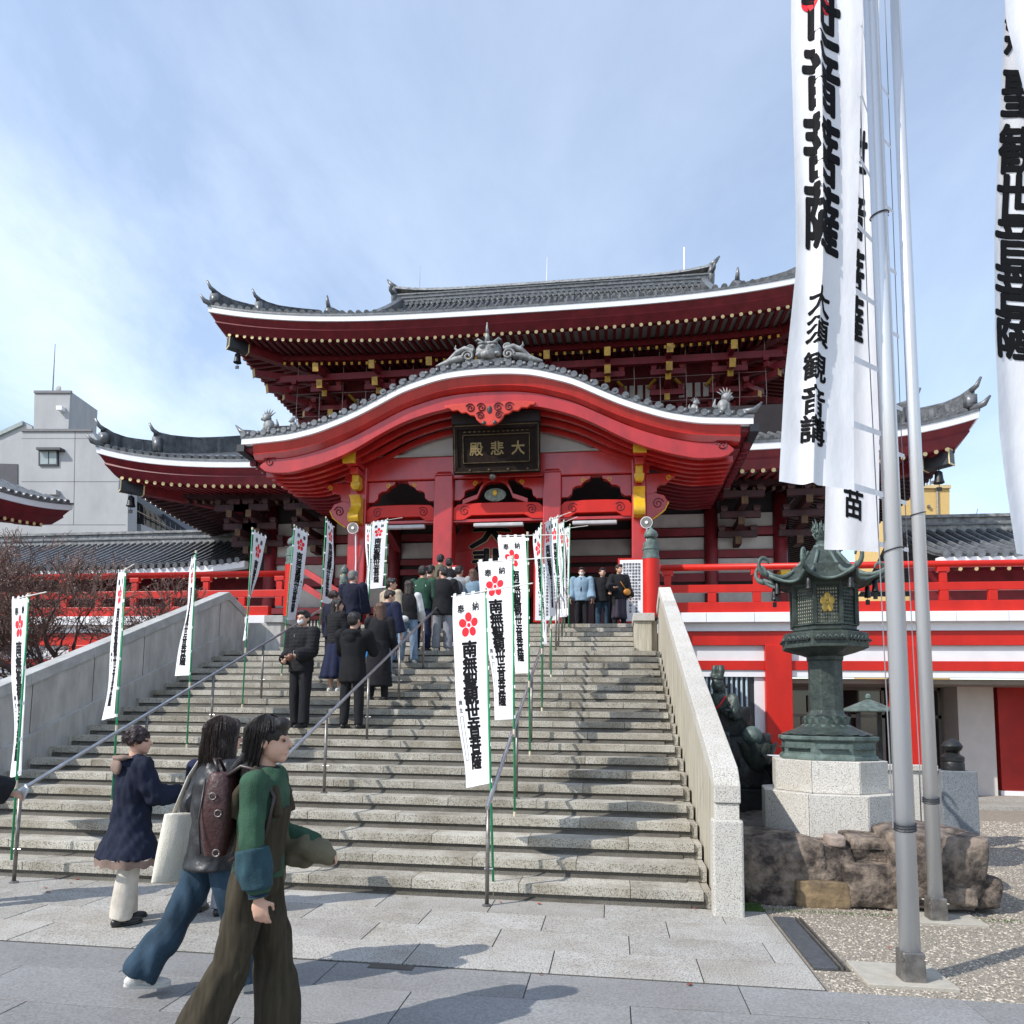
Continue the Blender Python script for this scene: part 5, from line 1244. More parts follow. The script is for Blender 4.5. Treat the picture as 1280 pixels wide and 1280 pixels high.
for k in range(8):
    u = k/8; a = -.13+PI/8+u*2*PI; n_ = Vector((math.cos(a), math.sin(a), 0)); q = roof_pt(u, 1)
    MB().tube([roof_pt(u, v)+Vector((0, 0, .012)) for v in np.linspace(.1, 1, 10)], .022, 7).build('roof_rib', BRONZEL, LN, smooth=True)
    pts = [q+n_*(.02+.10*math.sin(b)*1.0)+Vector((0, 0, .10-.10*math.cos(b))) for b in np.linspace(0, 4.2, 14)]
    pts = [q]+[q+n_*(.03+.085*math.sin(b)*(1-.06*b))+Vector((0, 0, .085-.085*math.cos(b)*(1-.1*b))) for b in np.linspace(0, 4.6, 15)]
    MB().tube(pts, [.03]+[.03-.0012*i for i in range(15)], 9).build('curled_corner', BRONZEL, LN, smooth=True)
    c = q-n_*.10+Vector((0, 0, -.10))
    MB().tube([c+Vector((0, 0, .1)), c], .006, 5).lathe([(.018, .02), (.034, 0), (.038, -.08), (.047, -.115), (.04, -.12), (0, -.06)], c, 12).box(c.x-.028, c.x+.028, c.y-.004, c.y+.004, c.z-.19, c.z-.14).tube([c-Vector((0, 0, .08)), c-Vector((0, 0, .15))], .004, 4).build('wind_bell', BRONZED, LN, smooth=True, auto=40)
fl_ = MB().lathe([(.12, 4.04), (.10, 4.09), (.07, 4.10), (.075, 4.15), (.05, 4.17), (.08, 4.22), (.10, 4.28), (.085, 4.34), (.03, 4.40), (.0, 4.42)], c3, 16)
rnd = random.Random(3)
for i in range(26):
    a = rnd.random()*2*PI; n_ = Vector((math.cos(a), math.sin(a), 0)); z = 4.20+rnd.random()*.16; L_ = rnd.uniform(.12, .22)
    b0 = Vector((LX, LY, z))+n_*.06; fl_.tube([b0, b0+n_*.055+Vector((0, 0, L_*.45)), b0+n_*.03+Vector((0, 0, L_*.8)), b0+n_*.05+Vector((0, 0, L_*1.05))], [.018, .016, .010, .002], 5)
fl_.build('flaming_jewel', BRONZEL, LN, smooth=True, auto=50)

# taper and proportion of the lantern, measured against its base
_zs = [.53, 1.02, 1.40, 1.67, 2.04, 2.70, 2.95, 3.05, 3.27, 3.64, 3.72, 4.06, 4.42, 4.70]; _zd = [.53, .97, 1.30, 1.55, 1.77, 2.40, 2.50, 2.66, 2.75, 3.18, 3.24, 3.66, 3.86, 4.12]
def _reshape(o):
    for c in o.children_recursive:
        if c.type != 'MESH': continue
        me = c.data; co = np.empty(len(me.vertices)*3, np.float64); me.vertices.foreach_get('co', co); co = co.reshape(-1, 3)
        k = np.interp(co[:, 2], [1.9, 2.75, 2.88, 3.08, 3.12, 3.70, 3.8], [1, 1, .84, .84, .93, .93, 1.0])*.84
        co[:, 0] = LX+(co[:, 0]-LX)*k; co[:, 1] = LY+(co[:, 1]-LY)*k; co[:, 2] = np.interp(co[:, 2], _zs, _zd)
        me.vertices.foreach_set('co', co.ravel()); me.update()
_reshape(LN); LN.location.x += .085
# ---- seated bronze statue behind the wall, on a dark rock
SX, SY = 1.72, 10.3
SR = thing('statue_rock', 'dark rough rock pedestal behind the right stair wall', 'pedestal', (SX, SY, .5))
box('square_base', SX-.42, SX+.32, SY-.38, SY+.38, .45, .82, BRONZED, SR, bevel=.02)
rock('rock', (SX-.05, SY, 1.12), (.38, .34, .42), 31, BRONZED, SR, rough=.3); rock('rock', (SX+.12, SY-.1, .98), (.26, .26, .28), 33, BRONZED, SR, rough=.3); rock('rock', (SX-.12, SY+.05, 1.55), (.22, .22, .35), 36, BRONZED, SR, rough=.3)

# lotus bowl and sandalled foot beside the rock
LB = thing('lotus_bowl', 'dark green bronze lotus bowl with a round jewel beside the rock pedestal', 'bowl', (SX+.22, SY-.35, .9))
MB().lathe([(.05, .25), (.10, .30), (.19, .48), (.235, .62), (.20, .62), (.10, .58)], (SX+.14, SY-.3, .78), 18).build('bowl', BRONZE, LB, smooth=True, auto=40)
for k in range(10):
    a = 2*PI*k/10; n_ = Vector((math.cos(a), math.sin(a), 0)); t_ = Vector((-n_.y, n_.x, 0)); mb = MB()
    mb.grid(lambda u, v: Vector((SX+.14, SY-.3, 1.06+.36*v))+n_*(.08+.16*v**.7+.02*(1-(2*u-1)**2))+t_*((u-.5)*.16*math.sin(PI*min(1, .25+.62*v))), 6, 6); mb.build('petal', BRONZE, LB, smooth=True)
MB().ell((SX+.08, SY-.3, 1.50), (.13, .13, .13), 18, 12).build('jewel', BRONZEL, LB, smooth=True)
MB().tube([(SX+.36, SY-.5, .80), (SX+.34, SY-.5, 1.0), (SX+.27, SY-.42, 1.12)], [.10, .085, .06], 10).ell((SX+.42, SY-.56, .80), (.14, .08, .06), 12, 8).build('bronze_drapery', BRONZED, LB, smooth=True)
# small black stand
tsd = thing('small_stand', 'small black metal stand behind the lantern base', 'stand', (2.0, 9.6, 0))
box('stand_top', 1.86, 2.25, 9.45, 9.8, 1.24, 1.27, BLACK, tsd); box('stand_leg', 1.98, 2.04, 9.5, 9.56, .3, 1.238, BLACK, tsd); box('paper', 1.92, 2.12, 9.5, 9.7, 1.271, 1.275, WHITE, tsd)

# ---- far canopy, stone post and fence panels right of the lantern
CN = thing('bronze_canopy', 'small verdigris roofed canopy on posts in front of the shop doors', 'canopy', (4.55, 14, 0))
MB().lathe([(.02, .30), (.05, .27), (.05, .22), (.03, .20), (.10, .17), (.26, .10), (.42, .03), (.50, .0), (.50, -.02), (.42, -.03)], (4.55, 14, 1.90), 8, rot=PI/8).build('canopy_roof', BRONZEL, CN)
for dx, dy in ((-.26, -.26), (.26, -.26), (-.26, .26), (.26, .26)): box('canopy_post', 4.55+dx-.03, 4.55+dx+.03, 14+dy-.03, 14+dy+.03, 0, 1.9, BRONZED, CN)
box('canopy_rail', 4.28, 4.82, 13.7, 13.76, .5, .56, BRONZED, CN)
sp_ = thing('stone_post', 'grey granite post with a dark bronze onion finial beside the flag poles', 'post', (4.72, 11.2, 0))
py_ = 11.1; cx_ = at(1200, 1000, Y=py_).x
box('shaft', cx_-.235, cx_+.235, py_-.02, py_+.42, -.02, at(1200, 964, Y=py_).z, GDARK, sp_, bevel=.012)
zt_ = at(1200, 964, Y=py_).z
MB().lathe([(.15, 0), (.15, .10), (.14, .12), (.15, .13), (.15, .19), (.12, .21), (.07, .25), (.12, .29), (.14, .34), (.10, .40), (.03, .44), (.0, .46)], (cx_, py_+.18, zt_+.001), 24).build('onion_finial', BRONZED, sp_, smooth=True, auto=40)
fp = thing('stone_fence', 'pale stone fence panel between the bronze lantern and the granite post', 'fence', (4.0, 11.2, 0))
for i in range(5): box('fence_slab', 3.35+.24*i, 3.57+.24*i, py_+.1, py_+.2, 0, 1.02, GWALL, fp, bevel=.006)
box('fence_rail', 3.3, cx_-.24, py_+.06, py_+.24, 1.02, 1.10, GWALL, fp, bevel=.008)
for i in range(5): box('fence_slab', cx_-.235-.0+.9+.0*i, cx_+.7+.0*i, py_+5, py_+5.02, 0, .02, GWALL, fp) if False else None

# ---- loudspeakers on the porch columns
for (px, py, lab) in ((441, 660, 'white horn loudspeaker on the left porch column'), (808, 653, 'white horn loudspeaker on the right porch column')):
    c = at(px, py, Y=19.9); s_ = thing('horn_speaker', lab, 'loudspeaker', c, 'horn loudspeakers')
    mb = MB().lathe([(.165, 0), (.15, .03), (.08, .16), (.05, .26), (.05, .34)], (0, 0, 0), 22); mb.v = [(c.x+x, c.y+z, c.z-y) for x, y, z in mb.v]; mb.build('horn', WHITE, s_, smooth=True, auto=40)
    mb = MB().lathe([(.15, -.002), (.13, -.004), (.0, .0)], (0, 0, 0), 20); mb.v = [(c.x+x, c.y+z-.0, c.z-y) for x, y, z in mb.v]; mb.build('horn_mouth', mat('speaker_grey', (.20, .19, .17), .7), s_)
    MB().tube([(c.x, c.y-.02, c.z), (c.x, c.y+.1, c.z)], .045, 12).build('driver', WHITE, s_)
    MB().tube([(c.x+.02, c.y+.2, c.z-.12), (c.x+.02, c.y+.3, c.z-.9), (c.x, c.y+.32, 4.0)], .022, 6).build('conduit', WHITE, s_)
# ---- notice boards with columns of small writing
def board(x0, x1, z0, z1, Y, lab, cols_, seed):
    b = thing('notice_board', lab, 'notice board', ((x0+x1)/2, Y, z0), 'red framed notice boards in the porch')
    box('frame', x0-.05, x1+.05, Y, Y+.06, z0-.05, z1+.05, RED, b, bevel=.01); box('paper', x0, x1, Y-.01, Y-.002, z0, z1, WHITE, b)
    p = Print(); rnd = random.Random(seed); w = x1-x0; hh = z1-z0
    txt = '大悲殿南無観世音菩薩奉納聖'
    for i in range(cols_):
        n = int(hh/.085*rnd.uniform(.6, .92)); 
        for j in range(n): p.char(rnd.choice(txt), .08+(w-.16)*(i+.5)/cols_, .12+.085*j, .07, bold=.03)
    p.build(lambda s, t, o: (x0+s, Y-.01-o-.003, z1-t), b, {'ink': mat('grey_ink', (.10, .10, .10), .7)}, [], [], {'ink': 'fine_lettering'}, both=False)
    for f in (x0+.05, x1-.11): box('board_leg', f, f+.06, Y+.065, Y+.12, 3.9, z1, RED, b)
board(.17, .80, 4.25, 5.90, 19.5, 'tall white notice board in a red frame beside the right newel post', 6, 1)
board(-2.10, -1.45, 4.3, 5.85, 19.6, 'tall white notice board in a red frame hidden partly by the row of banners', 5, 2)
board(-5.30, -4.28, 4.35, 5.80, 19.6, 'white notice board in a red frame in front of the left inner column', 8, 3)
# ================================================================== figures
def solid(mb, voxel, it=3, fac=.5):
    me = mb.mesh('tmp'); o = bpy.data.objects.new('tmp', me); COL.objects.link(o)
    bm = bmesh.new(); bm.from_mesh(me); bmesh.ops.recalc_face_normals(bm, faces=bm.faces[:]); bm.to_mesh(me); bm.free()
    m = o.modifiers.new('r', 'REMESH'); m.mode = 'VOXEL'; m.voxel_size = voxel; m.adaptivity = 0
    s = o.modifiers.new('s', 'SMOOTH'); s.iterations = it; s.factor = fac
    bpy.context.view_layer.update()
    ev = bpy.data.meshes.new_from_object(o.evaluated_get(bpy.context.evaluated_depsgraph_get()))
    bpy.data.objects.remove(o); bpy.data.meshes.remove(me); return ev
def displace(me, fn):
    n = len(me.vertices); co = np.empty(n*3, np.float32); no = np.empty(n*3, np.float32)
    me.vertices.foreach_get('co', co); me.vertices.foreach_get('normal', no); co = co.reshape(-1, 3); no = no.reshape(-1, 3)
    d = fn(co); co = co+no*d[:, None]; me.vertices.foreach_set('co', co.ravel().astype(np.float32)); me.update()
def folds(amp, seed=0, f=26, vert=.25, n=9, sharp=True):
    rs = np.random.RandomState(seed); ks = rs.normal(size=(n, 3))*f*.6; ks[:, 2] *= vert; ph = rs.rand(n)*6.3
    def fn(co):
        w = co+.03*np.stack([np.sin(co[:, 2]*9+seed), np.cos(co[:, 2]*8+seed), np.sin(co[:, 0]*11)], 1)
        v = sum(np.sin(w@k+p) for k, p in zip(ks, ph))/math.sqrt(n)
        if sharp: v = np.abs(v)**.8*np.sign(v)
        return amp*v
    return fn
def quilt(amp, pitch):
    return lambda co: amp*(np.abs(np.sin(co[:, 2]*PI/pitch))**.6-.6)
SKIN = mat('skin', (.56, .33, .235), .5, var=.06, scale=9, spec=.4)
HAIRB = mat('black_hair', (.020, .014, .013), .38, var=.5, scale=60, stretch=(6, 6, .5), bump=.5, bscale=90)
HAIRD = mat('dark_brown_hair', (.055, .026, .018), .35, var=.5, scale=60, stretch=(6, 6, .5), bump=.5, bscale=90)
HAIRR = mat('brown_hair', (.14, .06, .03), .4, var=.4, scale=60, stretch=(6, 6, .5), bump=.4, bscale=90)
HAIRG = mat('grey_hair', (.26, .25, .25), .5, scale=50, col2=(.06, .06, .06), stretch=(5, 5, 1), bump=.4, bscale=90)
def fab(name, c, rough=.85, b=.35, s=160, **k): return mat(name, c, rough, bump=b, bscale=s, scale=k.pop('scale', 7), var=k.pop('var', .14), spec=k.pop('spec', .25), **k)
C_BLACK = fab('black_cloth', (.016, .016, .019)); C_NAVY = fab('navy_cloth', (.016, .021, .055)); C_NAVY2 = fab('dark_navy_wool', (.012, .014, .032))
C_DENIM = fab('blue_denim', (.26, .36, .50), var=.3, scale=4); C_DENIMD = fab('dark_denim', (.040, .080, .125), var=.3, scale=3); C_GREY = fab('grey_denim', (.27, .28, .31))
C_CREAM = fab('cream_cloth', (.62, .56, .48)); C_WHITE = fab('white_cloth', (.74, .74, .75)); C_BEIGE = fab('beige_cloth', (.52, .43, .32))
C_GREEN = fab('green_jersey', (.030, .085, .055)); C_OLIVE = fab('olive_brown_cord', (.060, .048, .030), var=.25, scale=3, stretch=(12, 12, .6)); C_GSW = fab('grey_sweater', (.33, .34, .35))
C_LEATH = mat('black_leather', (.012, .012, .015), .46, var=.2, scale=6, bump=.25, bscale=30); C_BROWN = fab('brown_cloth', (.14, .085, .06)); C_KHAKI = fab('khaki_cloth', (.16, .14, .09))
C_LTDEN = fab('pale_denim', (.25, .36, .46)); SHOEB = mat('black_shoe', (.015, .015, .017), .35); SHOEW = mat('white_shoe', (.66, .65, .62), .6)
MASKM = mat('white_mask', (.78, .78, .80), .8)

class Person:
    def __init__(s, label, pos, yaw, H=1.65, female=False, vox=.016, lean=0, legs=((0, 0, 3), (0, 0, 3)), arms=((5, 8, 12, 0), (5, 8, 12, 0)), head=(0, 0), seed=1, group=None, fist=.5, hide_eyes=False, name='person', skin=None, cat='person', build=True, broad=1.):
        s.H = H; s.vox = vox; s.seed = seed; s.female = female; s.skin = skin or SKIN; s.broad = broad
        s.root = thing(name, label, cat, pos, group); s.root.rotation_euler = (0, 0, math.radians(yaw))
        h = H; s.hipz = .525*h; s.lean = math.tan(math.radians(lean))
        sw = (.108 if female else .120)*h*broad; hw = .052*h
        def leg(sx, a, k, o):
            a, k, o = map(math.radians, (a, k, o)); hip = Vector((sx*hw, 0, s.hipz)); 
            d = Vector((sx*math.sin(o), math.sin(a), -math.cos(a))).normalized(); kn = hip+d*.245*h
            d2 = Vector((sx*math.sin(o)*.5, math.sin(a-k), -math.cos(a-k))).normalized(); an = kn+d2*.24*h
            return [hip, kn, an, d2]
        s.legs = [leg(-1, *legs[0]), leg(1, *legs[1])]
        low = min(l[2].z for l in s.legs)-.04*h
        dz = Vector((0, 0, -low)); s.dz = -low
        for l in s.legs:
            for i in range(3): l[i] = l[i]+dz
        s.hipz -= low
        def arm(sx, a, o, e, c):
            a, o, e, c = map(math.radians, (a, o, e, c)); sh = Vector((sx*sw, s.lean*.29*h-.005*h, s.hipz+.290*h))
            d = Vector((sx*math.sin(o), math.sin(a), -math.cos(a))).normalized(); el = sh+d*.172*h
            d2 = Vector((sx*math.sin(o)*.4-sx*math.sin(c), math.sin(a+e), -math.cos(a+e))).normalized(); wr = el+d2*.148*h
            return [sh, el, wr, d2]
        s.arms = [arm(-1, *arms[0]), arm(1, *arms[1])]
        s.neck = Vector((0, s.lean*.31*h-.01*h, s.hipz+.318*h))
        s.hc = s.neck+Vector((0, .012*h+s.lean*.1*h, .092*h))
        s.hrot = Matrix.Rotation(math.radians(head[0]), 3, 'Z')@Matrix.Rotation(math.radians(head[1]), 3, 'X')
        s.fist = fist
        if build: s.body()
    def link(s, name, me, m, smooth=True, parent=None, label=None):
        me.materials.clear(); me.materials.append(m)
        if smooth: me.polygons.foreach_set('use_smooth', [True]*len(me.polygons))
        o = bpy.data.objects.new(name, me); COL.objects.link(o); o.parent = parent or s.root
        if label: o['label'] = label
        return o
    def rings(s, rr, mb, n=20, pw=1.):
        """rr: (height fraction above the hips, half width, half depth, forward shift) in units of body height"""
        h = s.H; fr = []
        for z, rx, ry, *k in rr:
            y0 = (k[0] if k else 0)*h+s.lean*max(0, z)*h
            fr.append([(rx*h*math.copysign(abs(math.cos(a))**pw, math.cos(a)), y0+ry*h*math.copysign(abs(math.sin(a))**pw, math.sin(a)), s.hipz+z*h) for a in np.linspace(0, 2*PI, n, endpoint=False)])
        mb.sweep(fr); return mb
    def hpt(s, x, y, z): return s.hc+s.hrot@(Vector((x, y, z+.003))*s.H*1.07)
    def hell(s, mb, c, r, n=14, m=10): mb.ell(s.hpt(*c), [k*s.H*1.07 for k in r], n, m, s.hrot)
    def hand(s, mb, i):
        wr, d = s.arms[i][2], s.arms[i][3]; sx = -1 if i == 0 else 1; h = s.H/1.65
        side = Vector((0, 1, 0)); side = (side-d*side.dot(d)).normalized() if abs(d.y) < .9 else Vector((-sx, 0, 0)); pal = d.cross(side).normalized()
        if pal.x*sx > 0: pal = -pal     # palm faces the body
        R = Matrix((side, pal, d)).transposed()
        mb.tube([wr-d*.03*h, wr+d*.02*h], [.027*h, .026*h], 8)
        mb.ell(wr+d*.052*h, (.040*h, .016*h, .050*h), 12, 8, R)
        f = s.fist*1.5
        for q, (o, L) in enumerate(((.030, .068), (.011, .076), (-.009, .071), (-.028, .056))):
            b = wr+d*.085*h+side*o*h; ang = f*(.55+.12*q); p = b; pts = [b-d*.02*h, b]
            for seg, fr_ in enumerate((.45, .32, .26)):
                ang2 = ang*(.6+.75*seg); p = p+(d*math.cos(ang2)+pal*math.sin(ang2))*L*fr_*h; pts.append(p)
            mb.tube(pts, [.0095*h, .0095*h, .009*h, .0085*h, .007*h], 7)
        b = wr+d*.03*h+side*.032*h; mb.tube([b-side*.01*h, b+(side*.7+d*.5+pal*.3).normalized()*.034*h, b+(side*.35+d*.9+pal*.6).normalized()*.064*h], [.012*h, .0105*h, .008*h], 7)
    def body(s):
        h = s.H; mb = MB(); f = s.female
        s.rings([(-.045, .03, .03), (-.03, .078, .058), (.03, .084 if f else .08, .06), (.09, .064 if f else .074, .05), (.18, .078, .056), (.26, .092, .052), (.30, .075, .042), (.325, .032, .032)], mb)
        for l in s.legs: mb.tube([l[0]+Vector((0, 0, .02*h)), l[0]*.5+l[1]*.5, l[1], l[1]*.6+l[2]*.4, l[2]], [.052*h, .045*h, .032*h, .031*h, .021*h], 12); mb.ell(l[1], (.032*h,)*3, 10, 8)
        for i, a in enumerate(s.arms):
            mb.ell(a[0], (.034*h,)*3, 10, 8); mb.tube([a[0], a[1], a[2]], [.029*h, .023*h, .0155*h], 10); mb.ell(a[1], (.023*h,)*3, 8, 6); s.hand(mb, i)
        mb.tube([s.neck-Vector((0, 0, .03*h)), s.hpt(0, -.012, -.035)], [.034*h, .030*h], 12)
        s.hell(mb, (0, -.008, .012), (.045, .055, .052)); s.hell(mb, (0, .010, -.022), (.038, .042, .042)); s.hell(mb, (0, .030, -.048), (.020, .018, .016))
        # nose, lips, brow, ears
        q = s.vox < .012
        mb.tube([s.hpt(0, .046, .008), s.hpt(0, .0600, -.014), s.hpt(0, .056, -.018)], [.006*h, .0085*h, .006*h], 8)
        s.hell(mb, (0, .0485, -.034), (.013, .006, .0045), 10, 6)
        for sx in (-1, 1): s.hell(mb, (sx*.046, -.006, -.006), (.006, .012, .018), 8, 6); s.hell(mb, (sx*.018, .040, .010), (.013, .008, .005), 8, 6)
        me = solid(mb, min(s.vox, .016) if not q else .0065, 2 if q else 1); s.link('body', me, s.skin)
        for sx in (-1, 1):
            e = MB().ell(s.hpt(sx*.0175, .0455, .001), (.0075*h, .0035*h, .0038*h), 8, 6, s.hrot); s.link('eye', e.mesh('eye'), mat('eye_dark', (.02, .015, .012), .2))
    def hair(s, style='short', m=HAIRB, length=.1):
        h = s.H; mb = MB(); v = min(s.vox, .014)
        if style == 'short':
            s.hell(mb, (0, -.012, .022), (.051, .058, .051)); s.hell(mb, (0, -.030, -.004), (.047, .038, .044)); s.hell(mb, (0, .028, .048), (.040, .026, .022))
            for sx in (-1, 1): s.hell(mb, (sx*.040, .004, .018), (.012, .024, .024))
        elif style == 'curly':
            rs = random.Random(s.seed)
            s.hell(mb, (0, -.012, .02), (.055, .060, .054))
            for _ in range(60):
                a = rs.uniform(0, 2*PI); t = rs.uniform(-.4, 1.5); c = (math.cos(a)*math.cos(t)*.052, -.012+math.sin(a)*math.cos(t)*.056*(1 if math.sin(a) < 0 else .8), .016+.052*math.sin(t))
                if c[1] > .025 and c[2] < .03: continue
                r = rs.uniform(.010, .017); s.hell(mb, c, (r, r, r*.8), 8, 6)
        else:
            s.hell(mb, (0, -.013, .022), (.054, .060, .052))
            s.hell(mb, (0, .026, .046), (.041, .027, .023))
            L = length
            # curtain of hair down the back and sides
            n = 16; fr = []
            zt = .03
            for k in range(9):
                t = k/8; z = zt-(L+zt)*t; w = .052+(.008*math.sin(t*PI) if style == 'bob' else -.006*t); d = .050-(.012*t if style != 'bob' else 0); y0 = -.018-(.018*t if style == 'long' else .004*t)
                if style == 'tail': w = (.040*(1-t)**.5+.014)*min(1, .35+2.2*t); d = (.032*(1-t)**.6+.014)*min(1, .35+2.2*t); y0 = -.018-.030*math.sin(min(1, t*1.4)*PI*.5)
                fr.append([s.hpt(w*math.cos(a), y0+d*(math.sin(a) if math.sin(a) < 0 else math.sin(a)*.35), z) for a in np.linspace(0, 2*PI, n, endpoint=False)])
            mb.sweep(fr)
            if style != 'tail':
                for sx in (-1, 1): mb.tube([s.hpt(sx*.034, .022, .045), s.hpt(sx*.049, .014, .0), s.hpt(sx*.050, .008, -min(L, .075)), s.hpt(sx*.046, .002, -min(L, .10))], [.016*h, .013*h, .012*h, .007*h], 8)
        if s.vox < .0095: s.strands(style, m, length)
        me = solid(mb, v if s.vox > .012 else .007, 3)
        displace(me, folds(.0022 if style != 'curly' else .003, s.seed, 150, .08, 7))
        s.link('hair', me, m); return s
    def strands(s, style, m, L):
        rs = random.Random(s.seed*3+1); sm = MB(); n = 520 if style != 'curly' else 420
        for i in range(n):
            a = rs.uniform(0, 2*PI); fr_ = math.sin(a) > .35
            if style == 'curly':
                t = rs.uniform(-.5, 1.4); c = [math.cos(a)*math.cos(t)*.055, -.012+math.sin(a)*math.cos(t)*.060, .018+.055*math.sin(t)]
                if c[1] > .02 and c[2] < .035: continue
                ph = rs.uniform(0, 6); pts = [s.hpt(c[0]*(1+.05*k)+.004*math.sin(ph+k*1.6), c[1]*(1+.03*k)+.004*math.cos(ph+k*1.6), c[2]-.003*k) for k in range(5)]
            else:
                top_ = rs.uniform(.10, .5); zend = -L*rs.uniform(.72, 1.06) if not fr_ else rs.uniform(.0, .03); pts = []; wob = rs.uniform(0, 6); amp = rs.uniform(.0005, .002)
                if fr_ and abs(math.cos(a)) < .75: continue
                rad = 1.035+rs.uniform(0, .05)
                for k in range(11):
                    t = k/10; ang = top_+(PI/2-top_)*min(1, t*2.2); z = .022+.052*math.cos(ang)*rad; r = math.sin(ang)
                    if t > .45: z = .022+(zend-.022)*(t-.45)/.55
                    dn = max(0, (t-.45)/.55); taper = (1-.72*dn) if style == 'tail' else (1+.08*dn if style == 'bob' else 1-.1*dn)
                    yy = -.013+.060*r*math.sin(a)*rad*taper-(.055*dn if style == 'tail' else .004*dn)
                    pts.append(s.hpt(.054*r*math.cos(a)*rad*taper+amp*math.sin(wob+k), yy+amp*math.cos(wob+k*1.3), z))
            sm.tube(pts, [.0017]*(len(pts)-1)+[.0006], 3, cap=False)
        o = s.link('hair_strands', sm.mesh('hair_strands'), m); o['kind'] = 'stuff'
    def top(s, m, drop=-.06, flare=0., margin=.012, sleeve=1., q=0, name='jacket', hood=False, collar=True, fold=.004, sleeves=True, sm=None, cuff=1., shift=0., waist=0.):
        h = s.H; mg = margin; mb = MB(); f = s.female; fr = []
        base = [(-.05, .090, .068), (.03, .090, .066), (.09, .078 if f else .084, .060), (.18, .092, .068), (.25, .104*s.broad, .062), (.29, .098*s.broad, .052), (.315, .052, .046), (.33, .040, .042)]
        rr = []
        if drop < -.05:
            n = 6
            for k in range(n): t = 1-k/n; rr.append((-.05+(drop+.05)*t, .100+flare*t+mg, .074+flare*.8*t+mg, shift*t))
            base = [(-.05, .100, .074)]+base[1:]
        else: base = [(drop, .088, .067)]+[b for b in base if b[0] > drop]
        for z, a, b in base: rr.append((z, a+mg-(waist if .05 < z < .12 else 0), b+mg))
        s.rings(rr, mb, 28)
        if sleeves:
            for a in s.arms:
                r0 = .040*h+mg*h*.6; r1 = .031*h+mg*h*.6*sleeve; r2 = (.023*h+mg*h*.7)*sleeve
                wr = a[2]-(a[2]-a[1]).normalized()*.006*h
                if sm is None: mb.ell(a[0]+Vector((0, 0, -.004*h)), (r0*1.02,)*3, 12, 8); mb.tube([a[0], (a[0]+a[1])/2, a[1]], [r0, (r0+r1)/2, r1], 12); mb.ell(a[1], (r1*1.02,)*3, 10, 8); mb.tube([a[1], (a[1]+wr)/2, wr-(wr-a[1])*.08, wr], [r1, (r1+r2)/2*1.05, r2*1.06, r2*.95*cuff], 12)
        if collar: mb.tube([s.neck+Vector((0, .004*h, -.022*h)), s.neck+Vector((0, .004*h, .018*h))], [.050*h, .046*h], 16)
        if hood:
            mb.ell(s.neck+Vector((0, -.052*h, -.020*h)), (.080*h, .042*h, .038*h), 14, 10); mb.ell(s.neck+Vector((0, -.066*h, -.06*h)), (.054*h, .030*h, .05*h), 12, 8)
        me = solid(mb, s.vox if s.vox > .012 else .009, 3)
        if q: displace(me, quilt(.0075, q))
        if fold: displace(me, folds(fold*.7, s.seed, 34, .5)); displace(me, folds(fold*.5, s.seed+4, 75, .6))
        o = s.link(name, me, m)
        if sleeves and sm is not None:
            mb = MB()
            for a in s.arms:
                r0 = .038*h+mg*h*.6; r1 = .031*h+mg*h*.6*sleeve; r2 = (.023*h+mg*h*.7)*sleeve; wr = a[2]
                mb2 = MB(); mb2.ell(a[0], (r0*1.04,)*3, 12, 8); mb2.tube([a[0], a[1]], [r0, r1], 12); mb2.ell(a[1], (r1,)*3, 10, 8); mb2.tube([a[1], wr-(wr-a[1])*.06, wr], [r1, r2*1.1, r2*.9*cuff], 12)
                me2 = solid(mb2, s.vox if s.vox > .012 else .009, 2); displace(me2, folds(fold, s.seed+3, 40, .8)); s.link('sleeve', me2, sm)
        return s
    def pants(s, m, w0=.058, w1=.045, hem=.034, fold=.005, top_=.06, name='trousers', flare=0.):
        h = s.H; mb = MB(); s.rings([(-.05, .06, .055), (-.035, .088, .066), (.03, .092, .067), (top_, .080, .060)], mb, 20)
        for l in s.legs:
            an = l[2]+l[3]*.004*h; k = l[1]
            mb.tube([l[0]+Vector((0, 0, .02*h)), (l[0]+k)/2, k, (k+an)/2, an-l[3]*.02*h, an], [w0*h, (w0+w1)/2*h*1.02, w1*h, (w1+hem)/2*h, hem*h*1.02, hem*h], 16); mb.ell(k, (w1*h,)*3, 12, 8)
        me = solid(mb, s.vox if s.vox > .012 else .009, 3); displace(me, folds(fold*.7, s.seed+9, 34, .22)); displace(me, folds(fold*.5, s.seed+19, 70, .35)); s.link(name, me, m); return s
    def skirt(s, m, hem=-.40, r=.12, fold=.012, name='skirt'):
        mb = MB(); h = s.H; fr = []; n = 60
        for k in range(14):
            t = k/13; z = .07+(hem-.07)*t; rr = .075+(r-.075)*t**.8+(.012*math.sin(min(1, t*5)*PI*.5)); ring = []
            for a in np.linspace(0, 2*PI, n, endpoint=False):
                w = 1+.10*t*math.sin(a*9+s.seed)+.03*t*math.sin(a*17)
                ring.append((rr*h*w*math.cos(a), rr*h*w*.82*math.sin(a), s.hipz+z*h))
            fr.append(ring)
        mb.sweep(fr); me = mb.mesh(name); s.link(name, me, m); return s
